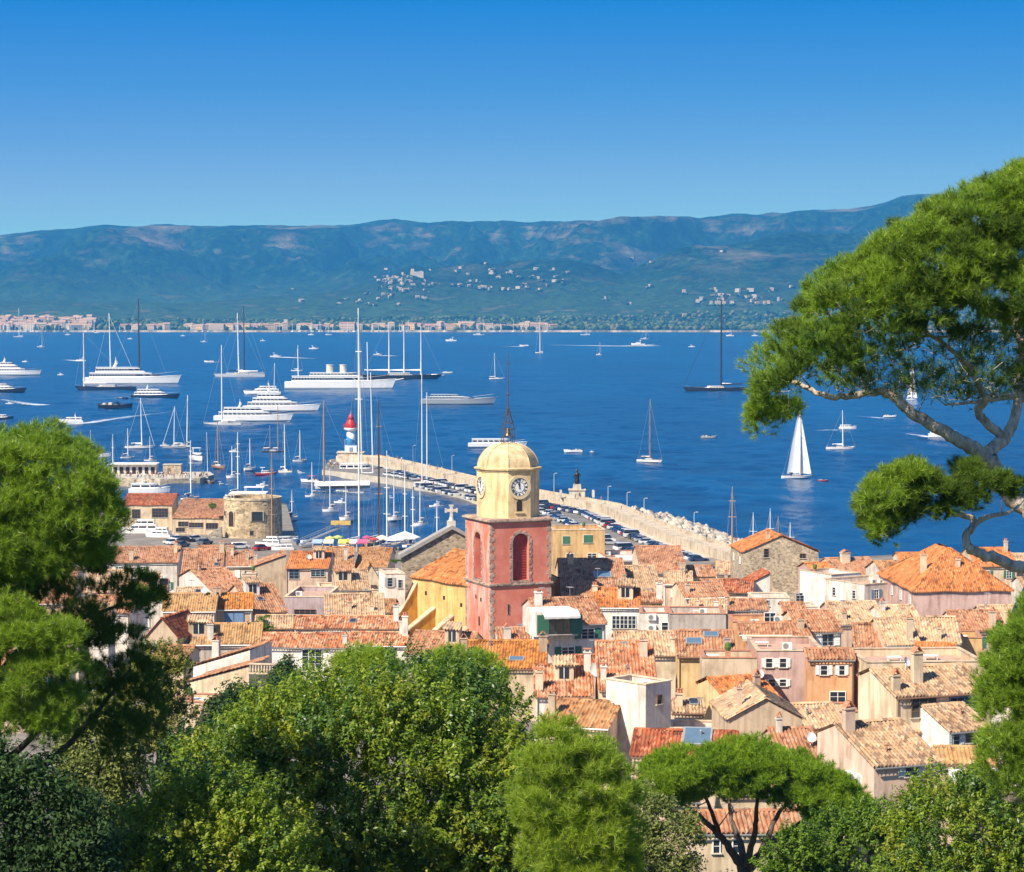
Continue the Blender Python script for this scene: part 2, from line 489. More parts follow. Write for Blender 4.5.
z2 = ramp(t, noise(t, coords(t, 'Object', (1 / 260, 1 / 300, 1 / 100)), 1.0, 5, 0.6), [(0.38, (0.45, 0.5, 0.55)), (0.62, (1.3, 1.25, 1.1))])
c = mix(t, 0.8, c, z2, 'MULTIPLY')
sp = t.nodes.new('ShaderNodeSeparateXYZ'); t.links.new(v, sp.inputs[0])
sh = ramp(t, sp.outputs[2], [(0.0, (1, 1, 1)), (1.0, (0, 0, 0))])
mr = N(t, 'ShaderNodeMapRange'); mr.inputs[1].default_value = 3.05; mr.inputs[2].default_value = 3.6; mr.inputs[3].default_value = 1; mr.inputs[4].default_value = 0
t.links.new(sp.outputs[2], mr.inputs[0])
lowc = ramp(t, noise(t, coords(t, 'Object', (1 / 120, 1 / 130, 1 / 60)), 1.0, 5, 0.7), [(0.32, (.008, .022, .012)), (0.44, (.045, .085, .032)), (0.54, (.018, .042, .022)), (0.62, (.085, .10, .045)), (0.72, (.13, .09, .07))])
lm = N(t, 'ShaderNodeMapRange'); lm.inputs[1].default_value = 40; lm.inputs[2].default_value = 190; lm.inputs[3].default_value = 1; lm.inputs[4].default_value = 0
t.links.new(sp.outputs[2], lm.inputs[0])
c = mix(t, lm.outputs[0], c, lowc)
bk = ramp(t, noise(t, coords(t, 'Object', (1 / 90, 0, 0)), 1.0, 4, 0.7), [(0.42, (.06, .07, .05)), (0.58, (0.40, 0.35, 0.28))])
c = mix(t, mr.outputs[0], c, bk)
t.links.new(c, b.inputs['Base Color'])
b.inputs['Roughness'].default_value = 1.0
b.inputs['Specular IOR Level'].default_value = 0.0
bump(t, b, tree, 0.9, 12)
hill_mat = m
tag(np_mesh('hills', V, Fq, hill_mat, smooth=True), kind='structure')
def hill_z(x, y):
    px = 512 + F * x / y
    i = int(np.clip(np.searchsorted(pxs, px), 0, NX - 1)); j = int(np.clip(np.searchsorted(ds, y), 0, NY - 1))
    return float(Zhill[j, i])

# --- town ground
SHORE = [(-4000, 500), (120, 500), (222, 499), (286, 503), (296, 545), (420, 549), (470, 545), (520, 528), (560, 520), (640, 536), (700, 552), (760, 566), (820, 559), (900, 555), (1100, 553), (5000, 553)]
spx = np.array([p[0] for p in SHORE], float)
sdd = np.array([PZ(512, p[1], 2.0)[1] for p in SHORE])
m, t, b = nodes_of('paved ground and dirt')
v = coords(t)
sy = t.nodes.new('ShaderNodeSeparateXYZ'); t.links.new(v, sy.inputs[0])
mrg = N(t, 'ShaderNodeMapRange'); mrg.inputs[1].default_value = 165; mrg.inputs[2].default_value = 205
t.links.new(sy.outputs[1], mrg.inputs[0])
c = ramp(t, noise(t, v, 0.25, 6, 0.65), [(0.3, (0.12, 0.10, 0.08)), (0.5, (0.20, 0.175, 0.145)), (0.75, (0.28, 0.25, 0.21))])
veg = ramp(t, noise(t, v, 0.6, 6, 0.7), [(0.3, (0.012, 0.022, 0.008)), (0.55, (0.035, 0.05, 0.018)), (0.8, (0.10, 0.09, 0.05))])
c = mix(t, mrg.outputs[0], veg, c)
t.links.new(c, b.inputs['Base Color']); b.inputs['Roughness'].default_value = 0.95
bump(t, b, noise(t, v, 3, 4), 0.4, 0.05)
ground_mat = m
cols = np.unique(np.concatenate([np.linspace(-4000, -200, 12), np.linspace(-100, 1124, 154), np.linspace(1300, 5000, 12), spx]))
rows = np.linspace(0, 1, 60)
D0 = 148.0
sh_d = np.interp(cols, spx, sdd)
DDg = D0 + rows[:, None] * (sh_d[None, :] - D0)
Xg = (cols[None, :] - 512) / F * DDg
Zg = np.interp(DDg, _gd, _gz)
V = np.stack([Xg, DDg, Zg], -1)
lip = V[-1:].copy(); lip[..., 2] = -3.0
V = np.concatenate([V, lip], 0)
nr, nc = V.shape[:2]
idx = np.arange(nr * nc).reshape(nr, nc)
Fq = np.stack([idx[:-1, :-1], idx[:-1, 1:], idx[1:, 1:], idx[1:, :-1]], -1).reshape(-1, 4)
tag(np_mesh('ground', V.reshape(-1, 3), Fq, ground_mat), kind='structure')
# --- the slope under the viewpoint
m, t, b = nodes_of('dry grass slope')
v = coords(t)
c = ramp(t, noise(t, v, 0.8, 6, 0.7), [(0.3, (0.025, 0.035, 0.012)), (0.5, (0.07, 0.075, 0.03)), (0.75, (0.16, 0.13, 0.07))])
t.links.new(c, b.inputs['Base Color']); b.inputs['Roughness'].default_value = 1.0
bump(t, b, noise(t, v, 4, 5), 0.8, 0.2)
gx = np.linspace(-230, 230, 93); gy = np.concatenate([np.linspace(-90, 148, 96)])
GX, GY = np.meshgrid(gx, gy)
GZ = np.interp(GY, _gd, _gz) + (fbm(GX / 9, GY / 9, 4, 5) - .47) * 1.6 * (1 - sm(110, 147, GY)) * sm(6, 14, np.hypot(GX, GY))
idx = np.arange(GX.size).reshape(GX.shape)
Fq = np.stack([idx[:-1, :-1], idx[:-1, 1:], idx[1:, 1:], idx[1:, :-1]], -1).reshape(-1, 4)
tag(np_mesh('hillside', np.stack([GX, GY, GZ], -1).reshape(-1, 3), Fq, m, smooth=True), kind='structure')

# --- the long mole: a slab with quay, and its sea wall
INNER = [(322, 470), (352, 473), (388, 478), (430, 486), (476, 495.5), (520, 507), (560, 524), (585, 546)]
WALLB = [(336, 462.5), (372, 464), (400, 470), (440, 480), (480, 490), (520, 498.5), (560, 506), (603, 514), (640, 531), (672, 545), (705, 556), (742, 568)]
OUTER = [(330, 459), (372, 458), (410, 464), (450, 474), (480, 482), (520, 489), (560, 496), (603, 500), (640, 512), (672, 523), (705, 534), (742, 545), (790, 560)]
inn = [PZ(a, c_, 2.0)[:2] for a, c_ in INNER]; wb = [PZ(a, c_, 2.0)[:2] for a, c_ in WALLB]
outr = [PZ(a, c_, 2.0)[:2] for a, c_ in OUTER]
conc = plain('pale quay concrete', (.46, .41, .33), 0.9, 0, 0.2, 0.4)
asph = plain('quay asphalt', (.17, .16, .15), 0.95, 0, 0.2, 0.3)
poly = [tuple(p) for p in inn] + [tuple(p) for p in outr[::-1]]
import mathutils
def poly_slab(name, poly, z0, z1, mats, top_mi=0):
    tri = mathutils.geometry.tessellate_polygon([[Vector((p[0], p[1], 0)) for p in poly]])
    n = len(poly); k = MB()
    area = sum(poly[i][0] * poly[(i + 1) % n][1] - poly[(i + 1) % n][0] * poly[i][1] for i in range(n))
    vs = [(p[0], p[1], z1) for p in poly] + [(p[0], p[1], z0) for p in poly]
    k.add(vs, [tuple(f) for f in tri], top_mi)
    k.add(vs, [(i, (i + 1) % n, (i + 1) % n + n, i + n) if area < 0 else ((i + 1) % n, i, i + n, (i + 1) % n + n) for i in range(n)], 0)
    return k.build(name, mats)
tag(poly_slab('quay', poly, -3, 2.03, [conc, asph], 1), 'long stone mole with parked cars curving out to the lighthouse', 'quay', kind='structure')
def offset(path, d):
    out = []
    for i in range(len(path)):
        a = np.array(path[max(i - 1, 0)]); c_ = np.array(path[min(i + 1, len(path) - 1)])
        tdir = (c_ - a) / np.linalg.norm(c_ - a)
        out.append(np.array(path[i]) + d * np.array([-tdir[1], tdir[0]]))
    return out
def subdiv(path, step):
    out = []
    for a, c_ in zip(path[:-1], path[1:]):
        n = max(1, int(np.linalg.norm(np.array(c_) - np.array(a)) / step))
        for i in range(n): out.append(np.array(a) + (np.array(c_) - np.array(a)) * i / n)
    return out + [np.array(path[-1])]
def ribbon(mb, path, prof, mi=0):
    """sweep a (offset, z) profile along a ground path"""
    path = [np.array(p, float) for p in path]
    n = len(prof); vs = []
    offs = [offset(path, o) for o, z in prof]
    for i in range(len(path)):
        for k in range(n): vs.append((*offs[k][i], prof[k][1]))
    fs = []
    for i in range(len(path) - 1):
        for k in range(n - 1): fs.append((i * n + k, (i + 1) * n + k, (i + 1) * n + k + 1, i * n + k + 1))
    fs.append(tuple(range(n))); fs.append(tuple((len(path) - 1) * n + k for k in range(n))[::-1])
    mb.add(vs, fs, mi)
wall_path = subdiv(wb, 6)
k = MB()
ribbon(k, wall_path, [(0, 1.6), (0.0, 4.4), (0.35, 4.4), (0.35, 4.1), (4.6, 4.1), (4.6, 4.8), (5.1, 4.8), (5.3, 0.5)])
seawall = k.build('sea_wall', [stucco('weathered sea wall render', (.56, .47, .36))])
tag(seawall, 'long cream sea wall with a walkway on top running out to the lighthouse', 'sea wall')
# kerb along the cars
k = MB()
ribbon(k, offset(wall_path, -1.7), [(0, 2.0), (0, 2.16), (1.69, 2.16)])
tag(k.build('pavement', conc), kind='structure')
# riprap
def rock_pile(name, pts, smin, smax, mat, seed=1):
    r = np.random.default_rng(seed)
    base = []
    bm_ = bpy.data.meshes.new('tmp')
    import bmesh
    bmm = bmesh.new(); bmesh.ops.create_icosphere(bmm, subdivisions=1, radius=1.0); bmm.to_mesh(bm_); bmm.free()
    bv = np.array([v.co[:] for v in bm_.vertices]); bf = np.array([p.vertices[:] for p in bm_.polygons])
    bpy.data.meshes.remove(bm_)
    VV, FF = [], []
    for i, p in enumerate(pts):
        s = r.uniform(smin, smax)
        vv = bv * (1 + r.normal(0, 0.16, (len(bv), 1))) * s * r.uniform(0.7, 1.25, 3)
        a = r.uniform(0, 6.28); ca, sa = math.cos(a), math.sin(a)
        vv = np.stack([vv[:, 0] * ca - vv[:, 1] * sa, vv[:, 0] * sa + vv[:, 1] * ca, vv[:, 2]], -1) + p
        VV.append(vv); FF.append(bf + i * len(bv))
    return np_mesh(name, np.concatenate(VV), np.concatenate(FF), mat)
pts = []
outs = subdiv(outr, 3.0)
ofw = offset(wall_path, 5.6)
for i, p in enumerate(ofw):
    pxp = 512 + F * p[0] / p[1]
    if pxp < 380: continue
    wd = np.interp(pxp, [380, 560, 640, 760], [3.0, 5.0, 17.0, 18.0])
    tdir = ofw[min(i + 1, len(ofw) - 1)] - ofw[max(i - 1, 0)]; tdir /= np.linalg.norm(tdir) + 1e-9
    nrm = np.array([-tdir[1], tdir[0]])
    for q in range(int(3 + wd * 1.1)):
        o = rng.uniform(0, wd)
        pts.append((*(p + nrm * o + tdir * rng.uniform(-3, 3)), 3.2 - 3.4 * o / wd + rng.uniform(-.4, .4)))
tag(rock_pile('riprap_rocks', pts, 0.8, 1.7, rubble('breakwater rock', (.40, .36, .31), 0.6)), 'heaped grey boulders on the seaward side of the long mole', 'rocks', kind='stuff')
# the old jetty at the mouth of the port
jet = [PZ(60, 480, 1.6)[:2], PZ(120, 480, 1.6)[:2], PZ(160, 481.5, 1.6)[:2], PZ(200, 480.5, 1.6)[:2], PZ(214, 477, 1.6)[:2], PZ(210, 474, 1.6)[:2], PZ(160, 474.5, 1.6)[:2], PZ(60, 473, 1.6)[:2]]
jetty = poly_slab('jetty', [tuple(p) for p in jet], -3, 2.4, [rubble('jetty masonry', (.40, .34, .26), 0.8), conc], 1)
tag(jetty, 'low stone jetty crowded with people beyond the round tower', 'jetty', kind='structure')
# ================================================================== house building
def slope(AB, z_e, up, n_h, vmax_fn, p, mat, near, parts, lift=0.10, over=0.0):
    """one tiled roof slope. AB: two eave points (2-D, local), up: horizontal unit vector up the slope, p: pitch (rise/run).
    vmax_fn(u) gives the horizontal run of the slope at u metres along the eave. Appends (verts, faces, uv)."""
    A = np.array(AB[0], float); B = np.array(AB[1], float)
    w = np.linalg.norm(B - A); e = (B - A) / w
    nt_ = max(3, int(round(w / TILE_W)))
    seg = 6 if near else 4
    us = np.linspace(0, w, nt_ * seg + 1)
    ph = us / w * nt_ * 2 * math.pi
    amp = 0.115
    corr = amp * (np.abs(np.cos(ph / 2)) ** 0.8) * 1.6 - amp * .5
    vm = np.array([vmax_fn(q) for q in us])
    V, UV = [], []
    sl = math.sqrt(1 + p * p)
    if near and np.ptp(vm) < 1e-6:
        k = max(2, int(vm[0] * sl / TILE_H))
        vv = []
        for i in range(k):
            vv += [(vm[0] * i / k, 0.035), (vm[0] * (i + 0.98) / k, -0.02)]
        rows = [(np.full_like(us, a), h) for a, h in vv]
    else:
        rows = [(vm * f, 0.0) for f in (0, 0.34, 0.67, 1.0)]
    jit = rng.normal(0, 0.02, len(us)) + .07 * np.sin(us * rng.uniform(.5, 1.1) + rng.uniform(0, 6))
    for i, (v, h) in enumerate(rows):
        P2 = A[None] + e[None] * us[:, None] + np.array(up)[None] * v[:, None]
        z = z_e + v * p + lift + corr + h + jit
        V.append(np.stack([P2[:, 0], P2[:, 1], z], -1))
        UV.append(np.stack([us, v * sl], -1))
    # the drop at the eave, a few centimetres of tile thickness
    v0 = V[0].copy(); v0[:, 2] -= 0.14
    V = [v0] + V; UV = [UV[0]] + UV
    V = np.concatenate(V); UV = np.concatenate(UV)
    n = len(us); r = len(V) // n
    idx = np.arange(r * n).reshape(r, n)
    Fq = np.stack([idx[:-1, :-1], idx[:-1, 1:], idx[1:, 1:], idx[1:, :-1]], -1).reshape(-1, 4)
    parts.append((V, Fq, UV))
def ridge_row(a, b, parts, rad=0.16):
    """half-round ridge tiles from a to b"""
    a = np.array(a, float); b = np.array(b, float)
    L = np.linalg.norm(b - a); e = (b - a) / L
    s = np.array([-e[1], e[0], 0]); s /= np.linalg.norm(s) + 1e-9
    k = max(2, int(L / 0.5)); vs = []; uv = []
    for i in range(2 * k):
        q = (i // 2 + (0.0 if i % 2 == 0 else 0.99)) / k
        rr = rad * (1.12 if i % 2 == 0 else 0.95)
        for j in range(5):
            g = math.pi * j / 4
            vs.append(a + e * L * q + s * rr * math.cos(g) + np.array([0, 0, rr * math.sin(g)]))
            uv.append((100 + j * .02, q * L))
    idx = np.arange(len(vs)).reshape(2 * k, 5)
    Fq = np.stack([idx[:-1, :-1], idx[:-1, 1:], idx[1:, 1:], idx[1:, :-1]], -1).reshape(-1, 4)
    parts.append((np.array(vs), Fq, np.array(uv)))
def join_parts(name, parts, mat, parent):
    V, Fc, UV = [], [], []; o = 0
    for v, f, u in parts:
        V.append(v); Fc.append(f + o); UV.append(u); o += len(v)
    return np_mesh(name, np.concatenate(V), np.concatenate(Fc), mat, parent, uv=np.concatenate(UV))

def frame_mat(k):
    D = dict(white=(.78, .77, .74), blue=(.16, .26, .42), green=(.05, .16, .10), grey=(.40, .42, .44), brown=(.20, .11, .07), pale=(.52, .58, .56), lightblue=(.42, .52, .62), red=(.40, .10, .07))
    return plain('joinery ' + k, D[k], 0.55, 0, 0.08, 3)
WIN = {}
def win_mesh(w, h, fr):
    """frame, sill, bars and a dark pane, facing -y, bottom centre at the origin"""
    key = (round(w, 1), round(h, 1), fr)
    if key in WIN: return WIN[key]
    w, h = key[0], key[1]
    k = MB()
    k.box((0, -0.012, h / 2), (w, 0.02, h), 1)
    t_ = 0.07
    for s in (-1, 1): k.box((s * (w / 2 - t_ / 2 + .02), -0.05, h / 2), (t_, 0.1, h), 0)
    k.box((0, -0.052, h - t_ / 2 + .02), (w + .04, 0.104, t_), 0)
    k.box((0, -0.08, -0.035), (w + .24, 0.16, 0.07), 2)
    if w > .8:
        for i in range(1, max(2, int(round(w / .75)))):
            k.box((-w / 2 + w * i / max(2, int(round(w / .75))), -0.04, h / 2), (0.06, 0.05, h - .06), 0)
    for q in ((1 / 3, 2 / 3) if h > 1 else (.5,)):
        k.box((0, -0.036, h * q), (w - .1, 0.03, 0.035), 0)
    me = bpy.data.meshes.new('window'); me.from_pydata(k.v, [], k.f)
    for mm in (frame_mat(fr), glass(), plain('stone sill', (.55, .5, .43), 0.9)): me.materials.append(mm)
    me.polygons.foreach_set('material_index', k.m); me.update()
    WIN[key] = me
    return me
SHUT = {}
def shutter_mesh(w, h, colr):
    key = (round(w, 2), round(h, 1), colr)
    if key in SHUT: return SHUT[key]
    k = MB()
    k.box((0, -0.075, h / 2), (w, 0.05, h))
    n = int(h / 0.22)
    for i in range(n): k.box((0, -0.108, (i + .5) * h / n), (w * .78, 0.03, h / n * .55))
    me = bpy.data.meshes.new('shutter'); me.from_pydata(k.v, [], k.f)
    me.materials.append(frame_mat(colr)); me.update()
    SHUT[key] = me
    return me
def add_window(root, x, y, z, rz, w, h, fr='white', sh=None, shut=False):
    o = link('window', win_mesh(w, h, fr), root)
    o.location = (x, y, z); o.rotation_euler = (0, 0, rz)
    if sh:
        for s in (-1, 1):
            sw = round(w / 2, 2)
            c = link('shutter', shutter_mesh(sw, h, sh), o)
            c.location = (s * (w / 4 if shut else w / 2 + sw / 2 + .05), -0.04 if shut else 0, 0)
    return o
def chimney(parent, x, y, z, w=0.8, h=1.6, wall='cream', style=0, d=None):
    w *= .66; h *= .78; y = max(y, .7)
    k = MB(); d = d or w * .7
    k.box((x, y, z + h / 2 - .8), (w, d, h + 1.6), 0)
    k.box((x, y, z + h + 0.06), (w + .16, d + .16, 0.12), 0)
    if style == 0:      # two leaning tiles
        for s in (-1, 1):
            k.add([(x + s * w * .48, y - d * .6, z + h + .12), (x + s * w * .48, y + d * .6, z + h + .12), (x + s * .02, y + d * .6, z + h + .55), (x + s * .02, y - d * .6, z + h + .55),
                   (x + s * (w * .48 + .06), y - d * .6, z + h + .12), (x + s * (w * .48 + .06), y + d * .6, z + h + .12), (x + s * .08, y + d * .6, z + h + .6), (x + s * .08, y - d * .6, z + h + .6)],
                  [(0, 1, 2, 3), (4, 7, 6, 5), (0, 4, 5, 1), (0, 3, 7, 4), (1, 5, 6, 2)], 1)
    elif style == 1:    # pots
        for q in (-.22, .22):
            k.lathe([(.15, 0), (.13, .3), (.17, .34), (.17, .42), (.12, .42)], 8, (x + q * w, y, z + h + .12), 1)
    else:
        for sx in (-1, 1):
            for sy in (-1, 1): k.box((x + sx * w * .38, y + sy * d * .38, z + h + .24), (.12, .12, .24), 0)
        k.box((x, y, z + h + .40), (w + .12, d + .12, .09), 1)
    return k.build('chimney', [wall_mat(wall), plain('fired clay', (.46, .19, .10), .9, 0, .25, 4)], parent)
def dish(root, x, y, z, rz=0.3, r=.55):
    k = MB()
    n = 14; vs = []; fs = []
    for i in range(5):
        q = i / 4
        for j in range(n):
            a = 2 * math.pi * j / n
            vs.append((q * r * math.cos(a), -0.22 * r * q * q * 1.4, q * r * math.sin(a)))
    for i in range(4):
        for j in range(n): fs.append((i * n + j, i * n + (j + 1) % n, (i + 1) * n + (j + 1) % n, (i + 1) * n + j))
    M = Matrix.Rotation(rz, 3, 'Z') @ Matrix.Rotation(-0.45, 3, 'X')
    k.add([M @ Vector(p) for p in vs], fs)
    k.tube([M @ Vector((0, 0, 0)), M @ Vector((0, -r * .8, -.1))], .02, 5)
    k.tube([(0, .05, -.05), (0, .1, -1.4)], .035, 6)
    o = k.build('satellite_dish', plain('dish enamel', (.72, .71, .69), .45), root, True)
    o.location = (x, y, z)
    return o
def ac_unit(root, x, y, z, rz=0):
    k = MB()
    k.box((0, -.18, .35), (.95, .36, .7), 0)
    vs = []
    k.lathe([(.27, 0), (.27, .03), (.05, .035)], 16, (0, 0, 0), 1)
    L = len(k.v)
    base = L - 16 * 3
    for i in range(base, L):
        x0, y0, z0 = k.v[i]
        k.v[i] = (x0 - .14, -.363 - z0, y0 + .36)
    for i in range(5): k.box((-.14, -.40, .16 + i * .1), (.52, .012, .02), 0)
    for s in (-.35, .35): k.box((s, -.16, -.03), (.06, .36, .06), 0)
    o = k.build('air_conditioner', [plain('enamel white', (.7, .69, .66), .45), plain('fan dark', (.1, .1, .1), .6)], root)
    o.location = (x, y, z); o.rotation_euler = (0, 0, rz)
    return o
def awning(root, x0, x1, z, out=1.8, drop=.5, col=(.75, .74, .7), name='awning', y0=-.05):
    k = MB()
    w = x1 - x0; n = max(4, int(w / .5))
    vs = []
    for i in range(n + 1):
        xx = x0 + w * i / n
        sag = -.03 * (i % 2)
        vs += [(xx, y0, z), (xx, y0 - out, z - drop + sag), (xx, y0 - out, z - drop - .22 + sag), (xx, y0, z + .03), (xx, y0 - out - .03, z - drop + .03 + sag)]
    fs = []
    for i in range(n):
        a, b_ = i * 5, (i + 1) * 5
        fs += [(a, b_, b_ + 1, a + 1), (a + 1, b_ + 1, b_ + 2, a + 2), (a + 3, a + 4, b_ + 4, b_ + 3), (a + 4, a + 2, b_ + 2, b_ + 4)]
    k.add(vs, fs)
    return k.build(name, plain('awning cloth %.2f %.2f %.2f' % col, col, .8, 0, .06, 2), root)

HOUSES = []
fired = plain('terracotta coping', (.42, .20, .12), .9, 0, .25, 2)
def build_house(label, loc, rz, w, hw, kind, run, rise, wall, roof, back=.5, L=9.0, d=300, wins=(), left_wins=0, chims=(), cname='town_house', cat='house', lean=None, over=.3, autowin=True, wincol=None, frame='white', right_wins=0):
    root = empty(cname, loc, rz)
    tag(root, label, cat, 'town houses')
    near = d < 330
    x0, x1 = -w / 2, w / 2
    wm, rm = wall_mat(wall), roof_mat(roof)
    k = MB(); parts = []; roofo = None
    p = rise / max(run, .01)
    if kind in ('F', 'M'):
        b = run * back if kind == 'F' else 0.02
        zb = hw + rise - b * p
        prof = [(0, -7), (run + b, -7), (run + b, zb), (run, hw + rise), (0, hw)]
        if kind == 'M': prof = [(0, -7), (run, -7), (run, hw + rise), (0, hw)]
        k.prism([q for q in prof], x0, x1, 'x')
        o = over
        slope(((x0 - .15, -o), (x1 + .15, -o)), hw - o * p, (0, 1), 0, lambda u: run + o, p, rm, near, parts)
        if kind == 'F' and b > .3:
            slope(((x1 + .15, run + b + .2), (x0 - .15, run + b + .2)), zb - .2 * p, (0, -1), 0, lambda u: b + .2, p, rm, False, parts)
        ridge_row((x0 - .15, run, hw + rise + .12), (x1 + .15, run, hw + rise + .12), parts)
        if near:
            for xx in (x0 - .1, x1 + .1): ridge_row((xx, -o, hw - o * p + .1), (xx, run, hw + rise + .12), parts, .13)
    elif kind == 'S':
        k.prism([(x0, -7), (x1, -7), (x1, hw), (lean if lean is not None else 0, hw + rise), (x0, hw)], 0, L, 'y')
        xr = lean if lean is not None else 0
        pl = rise / (xr - x0); pr = rise / (x1 - xr)
        slope(((x0 - .25, L + .15), (x0 - .25, -.2)), hw - .25 * pl, (1, 0), 0, lambda u: xr - x0 + .25, pl, rm, near, parts)
        slope(((x1 + .25, -.2), (x1 + .25, L + .15)), hw - .25 * pr, (-1, 0), 0, lambda u: x1 - xr + .25, pr, rm, near, parts)
        ridge_row((xr, -.2, hw + rise + .12), (xr, L + .15, hw + rise + .12), parts)
        for xx, pp in ((x0, pl), (x1, pr)): ridge_row((xx + (-.2 if xx < 0 else .2), -.12, hw - .2 * pp + .12), (xr, -.12, hw + rise + .13), parts, .13)
    elif kind in ('L', 'R'):
        zl, zr = (hw, hw + rise) if kind == 'L' else (hw + rise, hw)
        k.prism([(x0, -7), (x1, -7), (x1, zr), (x0, zl)], 0, L, 'y')
        pp = rise / w
        if kind == 'L': slope(((x0 - .25, L + .15), (x0 - .25, -.25)), hw - .25 * pp, (1, 0), 0, lambda u: w + .3, pp, rm, near, parts)
        else: slope(((x1 + .25, -.25), (x1 + .25, L + .15)), hw - .25 * pp, (-1, 0), 0, lambda u: w + .3, pp, rm, near, parts)
    elif kind == 'P':
        k.prism([(0, -7), (L, -7), (L, hw), (0, hw)], x0, x1, 'x')
        o = .35
        ins = min(run, w / 2 - .3)
        run = min(run, L / 2)
        ph = rise / run
        ez = hw - o * ph
        f1 = lambda u: max(0.02, min(run + o, u * (run + o) / (ins + o), (w + 2 * o - u) * (run + o) / (ins + o)))
        slope(((x0 - o, -o), (x1 + o, -o)), ez, (0, 1), 0, f1, ph, rm, near, parts)
        slope(((x1 + o, L + o), (x0 - o, L + o)), ez, (0, -1), 0, f1, ph, rm, False, parts)
        f2 = lambda u: max(0.02, min(ins + o, u * (ins + o) / (run + o), (L + 2 * o - u) * (ins + o) / (run + o)))
        ps = rise / ins
        slope(((x0 - o, L + o), (x0 - o, -o)), hw - o * ps, (1, 0), 0, f2, ps, rm, near, parts)
        slope(((x1 + o, -o), (x1 + o, L + o)), hw - o * ps, (-1, 0), 0, f2, ps, rm, near, parts)
        zt = hw + rise + .12
        for sx in (x0 - o, x1 + o):
            xi = sx + (ins + o if sx < 0 else -ins - o)
            for sy, yi in ((-o, run), (L + o, L - run)): ridge_row((sx, sy, ez + .12), (xi, yi, zt), parts, .15)
        if w - 2 * ins > .5: ridge_row((x0 + ins, run, zt), (x1 - ins, run, zt), parts)
    elif kind == 'T':
        pt = .28
        k.box((0, L / 2, (hw - .7 - 7) / 2), (w, L, hw - .7 + 7), 0)
        zt = hw - .35
        k.box((0, pt / 2, zt), (w, pt, .7), 0); k.box((0, L - pt / 2, zt), (w, pt, .7), 0)
        for s in (-1, 1): k.box((s * (w / 2 - pt / 2), L / 2, zt), (pt, L - 2 * pt, .7), 0)
        k.box((0, L / 2, hw - .68), (w - .6, L - .6, .03), 1)
    wo = k.build('walls', [wm, plain('terrace tiles', (.46, .30, .22), .9, 0, .2, 1.2)], root)
    if kind == 'T':
        cm = random.choice([fired, wall_mat('cream'), wall_mat('sand')])
        k = MB()
        k.box((0, .14, hw + .045), (w + .12, .42, .09)); k.box((0, L - .14, hw + .045), (w + .12, .42, .09))
        for s in (-1, 1): k.box((s * (w / 2 - .14), L / 2, hw + .046), (.42, L - .7, .092))
        k.build('coping', cm, root)
    if parts: roofo = join_parts('roof', parts, rm, root)
    else: roofo = wo
    for (x, z, ww, hh, fr, sh, shut) in wins: add_window(root, x, 0, z, 0, ww, hh, fr, sh, shut)
    if autowin and not wins:
        n = max(1, int(w / 3.4)); shc = wincol or random.choice(['white', 'grey', 'blue', 'green', 'pale', 'brown', 'lightblue'])
        for lv in range(2):
            z = hw - 2.1 - lv * 2.9
            for i in range(n):
                if random.random() < .18: continue
                add_window(root, x0 + w * (i + .5 + random.uniform(-.1, .1)) / n, 0, z, 0, .9, 1.3, frame, shc if d < 480 else None, random.random() < .3)
    LL = L if kind in ('S', 'L', 'R', 'P', 'T') else run * (1 + (back if kind == 'F' else 0))
    for i in range(left_wins):
        add_window(root, x0, LL * (i + .5) / left_wins, hw - 2.2, -math.pi / 2, .8, 1.2, frame, None)
    for i in range(right_wins):
        add_window(root, x1, LL * (i + .5) / right_wins, hw - 2.2, math.pi / 2, .8, 1.2, frame, None)
    for (x, y, z, cw, chh, cwall, st) in chims: chimney(roofo, x, y, z, cw, chh, cwall, st)
    return root

